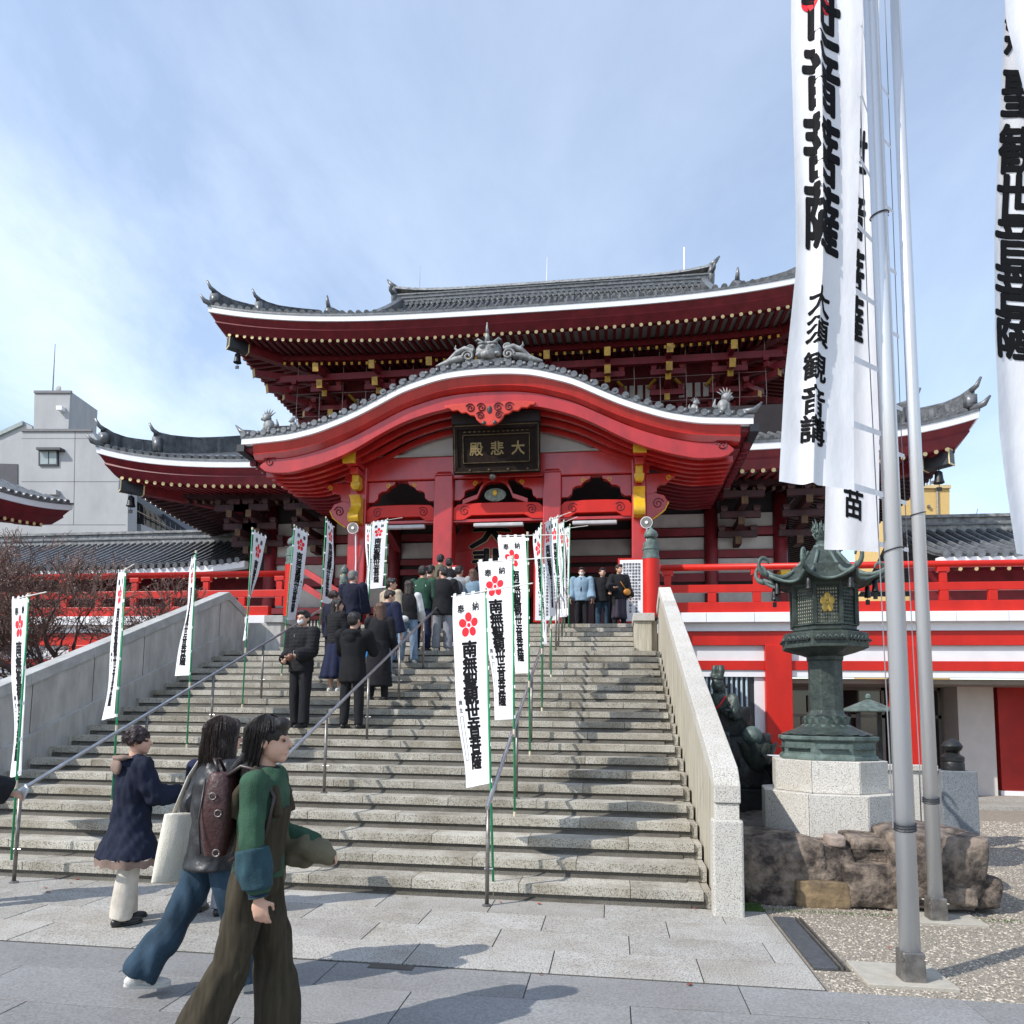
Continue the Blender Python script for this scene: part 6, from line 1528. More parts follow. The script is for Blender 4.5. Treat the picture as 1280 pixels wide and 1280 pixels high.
    def shoes(s, m=SHOEB, sole=None, k=1.):
        h = s.H
        for l in s.legs:
            a = l[2]; up = -l[3]; tiltd = max(0., a.z-.045*h); fwd = Vector((0, 1, 0)); 
            if tiltd > .02: fwd = (fwd+Vector((0, 0, -1))*min(.9, tiltd*3.2)).normalized()
            R = Matrix((Vector((1, 0, 0)), fwd, Vector((1, 0, 0)).cross(fwd))).transposed(); nz = R@Vector((0, 0, 1))
            c = a-nz*.040*h
            mb = MB(); mb.ell(c+fwd*.052*h*k+nz*.016*h, (.027*h, .060*h*k, .018*h), 12, 8, R); mb.ell(c-fwd*.012*h+nz*.020*h, (.024*h, .034*h, .024*h), 12, 8, R); mb.tube([c+nz*.03*h, a+nz*.012*h], [.024*h, .023*h], 10)
            fr = []
            mb.lathe([], (0, 0, 0)) if False else None
            me = solid(mb, max(.008, s.vox*.6), 2)
            o = s.link('shoe', me, m)
            so_ = MB(); pl = [(c+fwd*(.037*h+.076*h*k*math.sin(t))+R@Vector((.029*h*math.cos(t)*(1 if math.sin(t) > 0 else .85), 0, 0))) for t in np.linspace(0, 2*PI, 18, endpoint=False)]
            so_.sweep([[p-nz*.0 for p in pl], [p+nz*.012*h for p in pl]]); s.link('sole', so_.mesh('sole'), sole or m, parent=o)
        return s
    def mask(s):
        mb = MB(); mb.ell(s.hpt(0, .034, -.030), (.030*s.H, .024*s.H, .026*s.H), 14, 10, s.hrot); s.link('face_mask', mb.mesh('face_mask'), MASKM); return s
    def scarf(s, m): mb = MB(); mb.ell(s.neck+Vector((0, .005, .012*s.H)), (.052*s.H, .05*s.H, .028*s.H), 16, 10); s.link('scarf', mb.mesh('scarf'), m); return s
    def world(s, v): return s.root.location+Matrix.Rotation(s.root.rotation_euler.z, 3, 'Z')@Vector(v)
    def carried(s, name, label, cat, parts, group=None):
        """something held: its own thing, placed with the figure's frame"""
        t = thing(name, label, cat, s.root.location, group); t.rotation_euler = s.root.rotation_euler
        for nm, me, m, *sm in parts:
            me.materials.clear(); me.materials.append(m)
            me.polygons.foreach_set('use_smooth', [True]*len(me.polygons))
            o = bpy.data.objects.new(nm, me); COL.objects.link(o); o.parent = t
        return t

# ------------------------------------------------------------------ the four walkers in front
V = .009
# woman in green with a brown backpack, walking right
gC = at(312, 1318, Z=0)
C = Person('woman in a green and blue shirt and wide olive overalls walking right, foreground', (gC.x, gC.y, 0), -80, 1.69, True, V, lean=3, legs=((10, 4, 2), (-12, 12, 2)), arms=((2, 7, 70, 12), (3, 9, 8, 0)), head=(-4, 0), seed=3, fist=.75)
C.pants(C_OLIVE, .060, .056, .068, fold=.013, top_=.11, name='overalls')
h = C.H
mb = MB(); C.rings([(.02, .100, .076), (.10, .094, .072), (.17, .100, .076), (.21, .088, .076, .004)], mb, 24)
for sx in (-1, 1): mb.tube([Vector((sx*.07*h, .072*h, C.hipz+.19*h)), Vector((sx*.066*h, .055*h, C.hipz+.27*h)), Vector((sx*.060*h, 0, C.hipz+.322*h)), Vector((sx*.05*h, -.055*h, C.hipz+.25*h)), Vector((sx*.04*h, -.07*h, C.hipz+.18*h))], .020*h, 8)
me = solid(mb, .009, 3); displace(me, folds(.005, 4, 30, .4)); C.link('overall_bib', me, C_OLIVE)
SHIRT = fab('green_shirt', (.040, .100, .060), var=.2); CUFFM = fab('teal_sleeve', (.030, .075, .095), var=.2)
C.top(SHIRT, drop=0, margin=.008, sleeve=1.25, name='shirt', fold=.006)
a = C.arms[1]; mb = MB(); p0 = a[1]*.92+a[2]*.08; mb.tube([p0, p0*.5+a[2]*.5, a[2]-(a[2]-a[1])*.16, a[2]-(a[2]-a[1])*.10], [.047*h, .052*h, .046*h, .031*h], 14); me = solid(mb, .009, 2); displace(me, folds(.006, 8, 45, .35)); C.link('sleeve_end', me, CUFFM)
for k in range(4): t = .0+.03*k; q0 = a[2]-(a[2]-a[1])*(t-.02); q1 = a[2]-(a[2]-a[1])*(t+.010); C.link('ribbed_cuff', MB().tube([q0, q1], [.0275*h]*2, 14).mesh('c'), [CUFFM, C_NAVY][k % 2])
C.link('collar', MB().tube([C.neck+Vector((0, .004, -.01)), C.neck+Vector((0, .01, .035))], [.047*h, .044*h], 16).mesh('c'), C_BLACK)
C.shoes(SHOEB)
C.hair('tail', HAIRB, .24)
mb = MB(); mb.ell(C.hpt(.028, -.062, -.035), (.008, .012, .022), 8, 6, C.hrot); C.link('hair_clip', mb.mesh('hair_clip'), mat('pearl_clip', (.6, .52, .38), .4))
mb = MB()
for k in range(5): mb.tube([C.hpt(.01*k-.02, -.05, -.02), C.hpt(.012*k-.02, -.085-.006*k, -.10), C.hpt(.02*k-.03, -.10-.008*k, -.19+.01*k), C.hpt(.02*k-.02, -.085-.012*k, -.26+.012*k)], [.022, .022, .016, .004], 7)
me = solid(mb, .008, 2); displace(me, folds(.003, 5, 160, .1)); C.link('hair_ends', me, HAIRB)
# backpack
LEA = mat('oxblood_leather', (.060, .018, .017), .5, var=.25, scale=7, bump=.3, bscale=45); LEAD = mat('dark_strap_leather', (.030, .016, .015), .4)
mb = MB(); fr = []
for k in range(9):
    t = k/8; z = .315-.25*t; w = .050+.028*math.sin(PI*min(1, t*.9+.1)); d = .022+.030*math.sin(PI*min(1, t*.75+.12)); pts = []
    for a_ in np.linspace(0, 2*PI, 20, endpoint=False): pts.append((w*h*math.copysign(abs(math.cos(a_))**.6, math.cos(a_)), (-.110-.012*t+d*math.copysign(abs(math.sin(a_))**.6, math.sin(a_)))*h, C.hipz+z*h))
    fr.append(pts)
mb.sweep(fr); bag = solid(mb, .008, 3); displace(bag, folds(.004, 12, 28, .8))
st_ = MB()
for sx in (-1, 1): st_.tube([(sx*.05*h, -.10*h, C.hipz+.30*h), (sx*.06*h, -.045*h, C.hipz+.338*h), (sx*.074*h, .02*h, C.hipz+.325*h), (sx*.095*h, .066*h, C.hipz+.25*h), (sx*.112*h, .05*h, C.hipz+.14*h), (sx*.08*h, -.06*h, C.hipz+.06*h)], .011, 8)
top_ = MB().tube([(-.03*h, -.12*h, C.hipz+.31*h), (-.02*h, -.14*h, C.hipz+.355*h), (.02*h, -.14*h, C.hipz+.355*h), (.03*h, -.12*h, C.hipz+.31*h)], .009, 8)
pk = MB().tube([(.058*h, -.150*h, C.hipz+.30*h), (.076*h, -.158*h, C.hipz+.18*h), (.070*h, -.15*h, C.hipz+.08*h)], .005, 6)
buck = MB()
for z, y in ((.25, -.118), (.20, -.10), (.085, -.10)): buck.tube([(.082*h, (y+.010*math.cos(q))*h, C.hipz+(z+.010*math.sin(q))*h) for q in np.linspace(0, 2*PI, 14)], .004, 5)
C.carried('leather_backpack', 'oxblood brown leather backpack worn by the woman in green', 'backpack', [('bag_body', bag, LEA), ('shoulder_straps', st_.mesh('s'), LEAD), ('carry_handle', top_.mesh('h'), LEAD), ('seam_piping', pk.mesh('p'), LEAD), ('metal_rings', buck.mesh('b'), STEELD)])
# folded coat over her left forearm
mb = MB(); el, wr_ = C.arms[0][1], C.arms[0][2]
mb.tube([el+Vector((0, -.02, 0)), (el+wr_)/2+Vector((0, .0, -.02)), wr_+Vector((.02, .03, -.03)), wr_+Vector((.03, .10, -.055))], [.050, .072, .062, .035], 14)
mb.ell((el+wr_)/2+Vector((0, .02, -.09)), (.05, .09, .07), 14, 10); mb.ell(el+Vector((.01, .01, -.17)), (.045, .05, .16), 12, 8)
ct = solid(mb, .009, 3); displace(ct, folds(.012, 6, 34, 1.))
C.carried('folded_coat', 'khaki quilted coat folded over the arm of the woman in green', 'coat', [('coat', ct, C_KHAKI)])

# woman in black leather jacket and dark jeans, back view
gB = at(212, 1252, Z=0)
B_ = Person('woman with a bob, black leather jacket and wide blue jeans, seen from behind', (gB.x+.06, gB.y+.12, 0), -46, 1.70, True, V, lean=2, broad=1.1, legs=((-21, 12, 5), (18, 4, 2)), arms=((-14, 20, 48, 8), (20, 8, 50, 10)), head=(10, 0), seed=5, fist=.7)
B_.root.location = (gB.x+.14, gB.y+.18, 0)
B_.pants(C_DENIMD, .060, .056, .064, fold=.012); B_.top(C_LEATH, drop=-.06, margin=.028, sleeve=1.45, fold=.012); B_.shoes(SHOEW, k=1.05); B_.hair('bob', HAIRD, .095)
h = B_.H; sh = B_.arms[0][0]
mb = MB(); fr = []
for k in range(9):
    t = k/8; z = .02-.255*t; w = .085+.030*t; d = .020+.022*math.sin(t*PI*.8+.3); sq = []
    for a_ in np.linspace(0, 2*PI, 20, endpoint=False): sq.append(((-.118-.02*t+d*math.copysign(abs(math.cos(a_))**.6, math.cos(a_)))*h, (-.075+w*math.copysign(abs(math.sin(a_))**.6, math.sin(a_)))*h, B_.hipz+.11*h+z*h))
    fr.append(sq)
mb.sweep(fr); tb = solid(mb, .008, 3); displace(tb, folds(.008, 14, 26, .5))
def strap(pts, w=.034):
    m_ = MB()
    for a_, b_ in zip(pts[:-1], pts[1:]): m_.beam(a_, Vector(b_)+(Vector(b_)-Vector(a_)).normalized()*.006, w, .005, up=(-1, -.6, .2))
    return m_.mesh('strap')
s1 = strap([(-.128*h, -.12*h, B_.hipz+.13*h), (-.112*h, -.078*h, B_.hipz+.26*h), (-.096*h, -.045*h, B_.hipz+.325*h), (-.09*h, .02*h, B_.hipz+.33*h), (-.11*h, .05*h, B_.hipz+.24*h)])
s2 = strap([(-.15*h, -.02*h, B_.hipz+.12*h), (-.20*h, .0*h, B_.hipz+.15*h), (-.215*h, -.05*h, B_.hipz+.10*h), (-.19*h, -.11*h, B_.hipz+.03*h), (-.145*h, -.14*h, B_.hipz+.0*h)])
B_.carried('tote_bag', 'off-white cotton tote bag on the shoulder of the woman in black leather', 'tote bag', [('bag', tb, fab('cotton_canvas', (.66, .62, .53), var=.06)), ('strap', s1, fab('cotton_canvas', (.66, .62, .53))), ('strap', s2, fab('cotton_canvas', (.66, .62, .53)))])

# older woman in a navy hooded coat
gA = at(156, 1153, Z=0)
A_ = Person('older woman in a navy hooded coat and cream trousers, back turned, left foreground', (gA.x, gA.y, 0), -38, 1.57, True, V, lean=2, legs=((4, 4, 1), (-3, 4, 1)), arms=((22, 8, 62, 18), (22, 9, 66, 14)), head=(-32, 0), seed=8, fist=.9)
A_.pants(C_CREAM, .046, .050, .056, fold=.006); A_.top(fab('dark_navy_coat', (.012, .016, .036)), drop=-.185, flare=.072, margin=.026, sleeve=1.35, name='coat', fold=.012, hood=True, waist=.006); A_.shoes(SHOEB); A_.hair('curly', mat('dark_auburn_hair', (.045, .018, .020), .45, var=.4, scale=60, bump=.5, bscale=90))
h = A_.H
mb = MB(); mb.ell(A_.neck+Vector((0, -.088*h, -.036*h)), (.062*h, .020*h, .044*h), 16, 10); mb.ell(A_.neck+Vector((0, -.060*h, .010*h)), (.080*h, .050*h, .014*h), 16, 10); me = solid(mb, .008, 2); displace(me, folds(.005, 3, 50, 1.)); A_.link('hood_lining', me, fab('taupe_lining', (.27, .19, .155)))
mb = MB(); fr = []
for t in (0, 1):
    fr.append([((.192-.004*t)*h*math.cos(a_)*(1+.05*math.sin(9*a_)), (.150-.004*t)*h*math.sin(a_)*(1+.05*math.sin(9*a_)), A_.hipz-(.180+.042*t+.006*math.sin(13*a_))*h) for a_ in np.linspace(0, 2*PI, 72, endpoint=False)])
mb.sweep(fr, cap=False); A_.link('coat_lining_hem', mb.mesh('hem'), fab('taupe_lining', (.27, .19, .155)))
ph = MB().box(-.035, .035, -.008, .008, -.06, .06); pm_ = ph.mesh('phone'); pm_.transform(Matrix.Translation(A_.arms[1][2]+A_.arms[1][3]*.08+Vector((0, .03, .03)))); A_.carried('red_phone', 'small red phone held by the older woman in the navy coat', 'phone', [('case', pm_, mat('red_case', (.5, .02, .02), .4))])

# grey-haired man mostly hidden behind the two women
gD = at(262, 1141, Z=0)
D_ = Person('grey-haired man in navy jacket and grey trousers, half hidden between two women', (gD.x, gD.y, 0), 6, 1.52, False, .012, legs=((3, 2, 3), (-4, 4, 3)), seed=11)
D_.pants(C_GREY, .056, .045, .040); D_.top(C_NAVY, drop=-.08, margin=.02); D_.shoes(SHOEB); D_.hair('short', HAIRG)
# arm and phone of someone at the left edge
gE = at(-72, 1135, Z=0)
E_ = Person('person in black at the left edge, only a sleeve and hand showing', (gE.x, gE.y, 0), -20, 1.62, True, .012, legs=((2, 2, 3), (-2, 2, 3)), arms=((5, 8, 12, 0), (24, 22, 40, -10)), seed=13, fist=.9)
E_.pants(C_BLACK); E_.top(C_BLACK, drop=-.06, margin=.03, sleeve=1.6); E_.shoes(); E_.hair('bob', HAIRB, .1)
ph = MB().box(-.036, .036, -.005, .005, -.07, .07).mesh('phone'); ph.transform(Matrix.Translation(E_.arms[1][2]+E_.arms[1][3]*.09+Vector((0, .02, .03)))@Matrix.Rotation(.6, 4, 'Y')); E_.carried('white_phone', 'white phone held in the hand at the left edge of the view', 'phone', [('case', ph, mat('white_case', (.7, .72, .75), .3))])

# ------------------------------------------------------------------ people queueing on the stairs
QG = 'visitors queueing on the stairs'
def on(px, py):
    p = on_stair(px, py); n = max(0, math.floor((p.y-Y0)/.3816+.45)); y = max(p.y, Y0+.3816*n+.10); return Vector((p.x, Y0+.3816*n+.14, .15*n))
def up(X, n):  # person standing on step n at a given X
    return Vector((X, ynose(n)+.18, .15*n))
VQ = .014
def head_pos(px, Y, n): q = at(px, 760, Y=Y); return Vector((q.x, Y, .15*n))
q = Person('man in white mask and black puffer jacket facing the camera on the stairs', on(374, 905), 158, 1.78, False, VQ, legs=((4, 2, 4), (-2, 2, 4)), arms=((8, 4, 62, 34), (6, 4, 50, 34)), head=(14, 0), seed=21, group=QG, broad=1.06)
q.pants(C_BLACK, .060, .048, .042).top(C_BLACK, drop=-.05, margin=.026, q=.055, sleeve=1.3, name='puffer_jacket').shoes().mask(); q.hair('short', HAIRB)
mb = MB().box(-.02, .02, .075*q.H, .086*q.H, q.hipz+.02, q.hipz+.47); q.link('shirt_front', mb.mesh('s'), fab('pale_blue_shirt', (.45, .5, .62)))
mb = MB().ell(q.arms[0][2]+q.arms[0][3]*.08, (.06, .05, .06), 12, 8); q.carried('brown_pouch', 'small brown leather pouch held by the masked man on the stairs', 'pouch', [('pouch', mb.mesh('b'), mat('tan_leather', (.14, .05, .025), .45))])
q = Person('woman in a black puffer jacket and long navy skirt on the stairs', on(410, 868), -30, 1.60, True, VQ, arms=((15, 8, 60, 15), (15, 8, 60, 15)), head=(-48, 0), seed=22, group=QG)
q.skirt(C_NAVY, -.385, .165).top(C_BLACK, drop=-.01, margin=.024, q=.05, sleeve=1.3, name='puffer_jacket').shoes(SHOEW, k=1.1); q.hair('long', HAIRB, .13)
q = Person('man in a black hooded top and black trousers, back turned, lowest in the queue', on(439, 906), -6, 1.74, False, VQ, arms=((32, 8, 80, 20), (32, 8, 85, 20)), head=(-10, 4), seed=23, group=QG, broad=1.05)
q.pants(C_BLACK, .058, .044, .036).top(fab('washed_black_cotton', (.011, .011, .013)), drop=-.13, margin=.022, hood=True, sleeve=1.3, name='hooded_top').shoes(); q.hair('short', HAIRB)
q = Person('woman with long brown hair and black coat raising a hand to her face', on(471, 872), 6, 1.62, True, VQ, arms=((40, 10, 105, 20), (6, 10, 30, 0)), head=(30, 0), seed=24, group=QG)
q.top(C_BLACK, drop=-.385, flare=.035, margin=.018, sleeve=1.3, name='long_coat').pants(C_BLACK).shoes(); q.hair('long', HAIRR, .20)
mb = MB(); mb.sweep([[(-.20+r_*math.cos(a_), .10+.03*math.sin(a_), q.hipz+z) for a_ in np.linspace(0, 2*PI, 14, endpoint=False)] for z, r_ in ((-.14, .10), (-.10, .12), (.05, .10), (.16, .05), (.19, .02))]); me = solid(mb, .012, 2); displace(me, folds(.008, 2, 30, .5)); q.carried('blue_bag', 'bright blue cloth bag hanging between two people in black on the stairs', 'bag', [('bag', me, mat('bright_blue', (.01, .27, .72), .5))])
def hq(label, px, n, yaw, H, fem, **k):
    Y = ynose(n)+.18; x = at(px, 780, Y=Y).x
    return Person(label, (x, Y, .15*n), yaw, H, fem, VQ, group=QG, **k)
q = hq('grey-haired man in a dark navy suit, highest at the left of the queue', 440, 19, -14, 1.74, False, seed=25, head=(-10, 0), broad=1.08); q.pants(C_NAVY2).top(C_NAVY2, drop=-.12, margin=.030, sleeve=1.3).shoes(); q.hair('short', HAIRG); q.link('shirt_collar', MB().tube([q.neck, q.neck+Vector((0, 0, .03))], .078, 14).mesh('c'), C_WHITE)
q = hq('woman with dark curly hair in a navy jacket behind the puffer-jacketed woman', 417, 16, -20, 1.58, True, seed=26, head=(-40, 0)); q.pants(C_BLACK).top(C_NAVY2, drop=-.07, margin=.026, sleeve=1.3).shoes(); q.hair('curly', HAIRD)
q = hq('person in a loose navy windbreaker looking down, in mid-queue', 482, 16, -25, 1.60, False, seed=27, head=(-30, -14), lean=8); q.pants(C_DENIM, .056, .046, .04).top(C_NAVY, drop=-.05, margin=.03, hood=True, sleeve=1.4).shoes(SHOEW); q.hair('short', HAIRD)
q = hq('man in a beige top looking right, behind the woman in a black vest', 488, 18, -30, 1.66, False, seed=28, head=(-40, 0)); q.pants(C_DENIM).top(C_BEIGE, drop=-.05, margin=.02, hood=True, sleeve=1.3).shoes(); q.hair('short', HAIRB)
q = Person('woman in a black vest, white blouse and pale jeans, seen from behind', on(506, 829), 4, 1.60, True, VQ, legs=((0, 2, 5), (0, 2, 5)), arms=((8, 12, 40, 10), (8, 12, 44, 10)), seed=29, group=QG)
q.pants(C_DENIM, .058, .050, .042, fold=.007).top(C_BLACK, drop=0.0, margin=.020, sleeve=1.5, name='vest', sm=C_WHITE).shoes(SHOEW); q.hair('long', HAIRD, .11)
mb = MB().ell((-.05, -.17, q.hipz-.0), (.09, .045, .065), 14, 10); q.carried('white_waist_bag', 'small white waist bag on the back of the woman in the black vest', 'bag', [('bag', mb.mesh('b'), C_WHITE)])
q = Person('man in a dark green jacket with pale lettering and navy trousers, back turned', on(526, 812), -10, 1.74, False, VQ, arms=((5, 10, 20, 0), (5, 8, 30, 0)), head=(-6, 0), seed=30, group=QG, broad=1.04)
q.pants(C_NAVY, .056, .046, .04).top(C_GREEN, drop=-.04, margin=.022, sleeve=1.3, name='jacket').shoes(); q.hair('short', HAIRB)
mb = MB(); bk = MB()
for k in range(5): bk.box(-.115+.036*k, -.088+.036*k, -.131, -.126, q.hipz+.405, q.hipz+.43)
bk.ell((.10, -.125, q.hipz+.405), (.025, .006, .03), 10, 6); q.link('pale_back_print', bk.mesh('p'), mat('pale_print', (.5, .62, .60), .7))
q = Person('man in a black jacket and loose grey jeans, back turned, top of the stairs', on(551, 812), 8, 1.72, False, VQ, arms=((8, 12, 16, 0), (8, 12, 16, 0)), head=(40, 0), seed=31, group=QG, broad=1.05)
q.pants(C_GREY, .060, .054, .052, fold=.006).top(C_BLACK, drop=-.10, margin=.028, sleeve=1.45).shoes(SHOEW); q.hair('short', HAIRB)
q = hq('person in brown behind the man in the green jacket', 537, 22, 0, 1.72, False, seed=32, head=(-20, 0)); q.pants(C_BROWN).top(C_BROWN, margin=.02).shoes(); q.hair('short', HAIRB)
q = hq('man in a grey sweater with a dark rucksack near the top of the stairs', 573, 22, -8, 1.70, False, seed=33, head=(-10, 0), broad=1.08); q.pants(C_BLACK).top(C_GSW, drop=-.05, margin=.026, sleeve=1.4).shoes(); q.hair('short', HAIRB)
mb = MB().ell((.03, -.20, q.hipz+.26), (.13, .08, .20), 14, 10); q.carried('grey_rucksack', 'dark grey rucksack on the man in the grey sweater', 'rucksack', [('bag', mb.mesh('b'), fab('grey_nylon', (.06, .06, .075)))])
q = hq('woman in a pale blue denim jacket at the right end of the queue', 590, 22, 10, 1.62, True, seed=34); q.pants(C_DENIM).top(C_LTDEN, drop=-.02, margin=.024, sleeve=1.4).shoes(); q.hair('long', HAIRR, .12)
q = hq('dark-haired person in black farther up, between the black jacket and the grey sweater', 560, 25, 0, 1.70, False, seed=35); q.pants(C_BLACK).top(C_BLACK, margin=.02).shoes(); q.hair('short', HAIRB)
q = hq('dark-haired person on the landing half hidden behind the first banner', 549, 26, 0, 1.74, False, seed=36); q.pants(C_BLACK).top(C_KHAKI, margin=.02).shoes(); q.hair('short', HAIRB)
# three people at the stair head on the right
UG = 'visitors standing at the top of the stairs'
def hu(label, px, Y, yaw, H, fem, **k):
    x = at(px, 750, Y=Y).x; return Person(label, (x, Y, 3.9), yaw, H, fem, VQ, group=UG, **k)
q = hu('man in a pale denim jacket and face mask at the top of the stairs', 727, 18.8, 176, 1.66, False, seed=41, broad=1.1); q.pants(C_BLACK).top(C_LTDEN, drop=-.05, margin=.028, sleeve=1.5).shoes().mask(); q.hair('short', HAIRB); q.scarf(C_WHITE)
q.link('shirt_front', MB().ell((0, .115, q.hipz+.28), (.045, .04, .24), 12, 10).mesh('s'), C_BLACK)
q = hu('man in a black sweater and blue jeans standing atop the stairs, middle of three', 753, 18.9, 190, 1.66, False, seed=42, arms=((10, 8, 60, 20), (5, 8, 15, 0))); q.pants(C_DENIMD).top(C_BLACK, margin=.02).shoes(); q.hair('short', HAIRB)
q = hu('woman in a dark coat with an orange shoulder bag atop the stairs', 774, 18.7, 200, 1.70, True, seed=43, arms=((5, 12, 15, 0), (15, 24, 60, 20)), head=(20, 0)); q.top(C_BLACK, drop=-.05, margin=.026, sleeve=1.5).pants(C_BLACK).skirt(fab('dark_plum_skirt', (.05, .042, .06)), -.34, .10).shoes(); q.hair('short', HAIRD)
mb = MB().ell((-.15, .17, q.hipz+.09), (.10, .05, .085), 14, 10); s_ = MB().tube([(.10, .10, q.hipz+.48), (0, .155, q.hipz+.32), (-.12, .17, q.hipz+.14)], .014, 6); q.carried('orange_bag', 'orange crossbody bag worn by the woman at the top of the stairs', 'bag', [('bag', mb.mesh('b'), mat('orange_leather', (.50, .20, .02), .5)), ('strap', s_.mesh('s'), mat('orange_leather', (.50, .20, .02), .5))])

# seated statue, made like a figure
F_ = Person.__new__(Person)
F_ = Person('green bronze seated figure with a tall crown, behind the right stair wall', (SX-.30, SY+.05, .80), 160, 1.62, False, .014, lean=4, legs=((88, 95, 14), (88, 95, 14)), arms=((28, 12, 78, 10), (20, 14, 80, 20)), head=(-8, 6), seed=51, name='bronze_statue', skin=BRONZE, cat='statue')
F_.root.location.z = 1.06
F_.top(BRONZE, drop=-.04, margin=.014, sleeve=1.5, name='robe', fold=.008)
mb = MB(); s_ = F_
for sx in (-.5, .5): mb.tube([s_.hpt(.034*sx*1.6, -.005, .04), s_.hpt(.030*sx*1.6, -.008, .115), s_.hpt(.030*sx*1.6, -.008, .15)], [.042, .05, .038], 12)
mb.ell(s_.hpt(0, -.01, .045), (.085, .10, .05), 14, 8); mb.ell(s_.hpt(0, -.03, -.02), (.085, .08, .10), 14, 8)
me = solid(mb, .010, 2); displace(me, folds(.005, 2, 60, .6)); s_.link('tall_crown', me, BRONZE)
s_.link('red_cord', MB().tube([s_.neck+Vector((-.12, .08, -.02)), s_.neck+Vector((-.06, .17, -.14)), s_.neck+Vector((.02, .20, -.22))], .016, 7).mesh('c'), mat('red_cord', (.5, .01, .015), .6))
mb = MB().tube([s_.arms[0][2]+s_.arms[0][3]*.06+Vector((0, 0, -.10)), s_.arms[0][2]+Vector((.02, .06, .32))], .008, 6).ell(s_.arms[0][2]+Vector((.02, .06, .33)), (.02, .02, .03), 8, 6); s_.link('held_stem', mb.mesh('c'), BRONZED)
# ================================================================== corridors, neighbours and trees
def corridor(label, x0, x1, Ye, ze, Yr, zr, end=None, up_end=0.):
    """long low tiled roof running along X"""
    c = thing('corridor_building', label, 'corridor', ((x0+x1)/2, Yr, 0))
    def z(x, v):
        zz = ze+(zr-ze)*(v**1.25*.82+.18*v); return zz+up_end*math.exp(-abs(x-end)/1.6)*(1-v) if end is not None else zz
    MB().grid(lambda u, v: Vector((x0+(x1-x0)*u, Ye+(Yr-Ye)*v, z(x0+(x1-x0)*u, v))), 60, 8).build('roof_slope', TILE, c, smooth=True)
    MB().grid(lambda u, v: Vector((x0+(x1-x0)*u, 2*Yr-Ye-(Yr-Ye)*v, z(x0+(x1-x0)*u, v))), 4, 4).build('roof_slope', TILE, c, smooth=True)
    n = int((x1-x0)/.30)
    for i in range(n):
        x = x0+.15+i*.30; pts = [Vector((x, Ye-.05+(Yr-Ye+.05)*v, z(x, v)+.045)) for v in np.linspace(0, 1, 6)]
        MB().tube(pts, .075, 6).tube([pts[0]+Vector((0, -.04, 0)), pts[0]+Vector((0, .03, 0))], .10, 9).build('tile_row', TILE, c, smooth=True, auto=40)
    fr = []
    for i in range(41):
        x = x0+(x1-x0)*i/40; fr.append([(x, Ye, z(x, 0)-.25), (x, Ye, z(x, 0)-.02), (x, Ye+.3, z(x, 0)-.0), (x, Ye+.3, z(x, 0)-.25)])
    MB().sweep(fr).build('white_eave_board', WHITE, c)
    rd = box('ridge', x0, x1, Yr-.22, Yr+.22, zr-.1, zr+.36, TILEO, c)
    MB().box(x0, x1, Yr-.3, Yr+.3, zr+.36, zr+.46).build('ridge_cap', TILEO, rd); MB().box(x0, x1, Yr-.27, Yr+.27, zr+.12, zr+.17).build('ridge_course', TILE, rd)
    for i in range(int((x1-x0)/.42)):
        x = x0+.2+i*.42; rf = MB().beam((x, Ye+.25, ze-.32), (x, Ye+2.2, ze+.1), .10, .12).build('rafter', REDD, c); MB().tube([(x, Ye+.235, ze-.325), (x, Ye+.25, ze-.32)], .055, 8).build('rafter_cap', GOLDT, rf)
    box('corridor_wall', x0, x1, Ye+2.0, Ye+2.2, 3.8, ze+.1, REDD, c)
    return c
a_ = at(100, 712, Y=24.5); b_ = at(100, 681, Y=28.2)
corridor('long low tiled corridor roof behind the plum trees, left of the hall', -52, -13.2, 24.5, a_.z, 28.2, b_.z, end=-13.2, up_end=.25)
a_ = at(1250, 694, Y=21.5); b_ = at(1250, 662, Y=25)
corridor('long low tiled corridor roof beyond the balcony, right of the hall', 9.0, 40, 21.5, a_.z, 25, b_.z)
# sagging porch roof where the left corridor meets the hall
# ---- gate pavilion roof corner at the left edge
tipp = at(91, 636, X=-19.0)
GH = thing('gate_pavilion', 'upturned corner of a tiled temple gate roof at the left edge', 'gate', (-22, tipp.y-6, 0))
gate = Roof(-24.6, tipp.y-12.0, 6.0, 5.6, tipp.z-.62, .55, 3.0, 4.5, lambda d: .26+.45*d+.03*d*d)
roof_build(gate, GH, 'gate', .30, 2.6, 4.5, sides=('r',))
box('gate_wall', -28, -21.6, tipp.y-10, tipp.y-2.2, 0, tipp.z-.8, REDD, GH)
# ---- grey concrete building
CONC = mat('pale_concrete_wall', (.40, .405, .415), .8, var=.1, scale=.35, bump=.1, bscale=4, col2=(.30, .305, .315), stretch=(1, 1, .5)); CONCS = mat('roof_slate', (.055, .06, .07), .6, var=.2, scale=2)
GBY = 46.0
GB = thing('concrete_building', 'pale grey concrete building with a rooftop stair tower behind the left corridor', 'building', (at(90, 700, Y=GBY).x, GBY, 0))
def g(x, y, Y=GBY): return at(x, y, Y=Y)
def poly3(name, pts, Y0_, Y1_, m, parent):
    P = [at(x, y, Y=Y0_) for x, y in pts]; return MB().prism([(p.x, p.z) for p in P], lambda a, b: (a, Y0_, b), lambda a, b: (a, Y1_, b)).build(name, m, parent)
poly3('front_wall', [(26, 900), (26, 537), (114, 538), (160, 612), (157, 900)], GBY, GBY+1.0, CONC, GB)
poly3('left_wing', [(-80, 900), (-80, 548), (26, 551), (26, 900)], GBY+.25, GBY+9, CONC, GB)
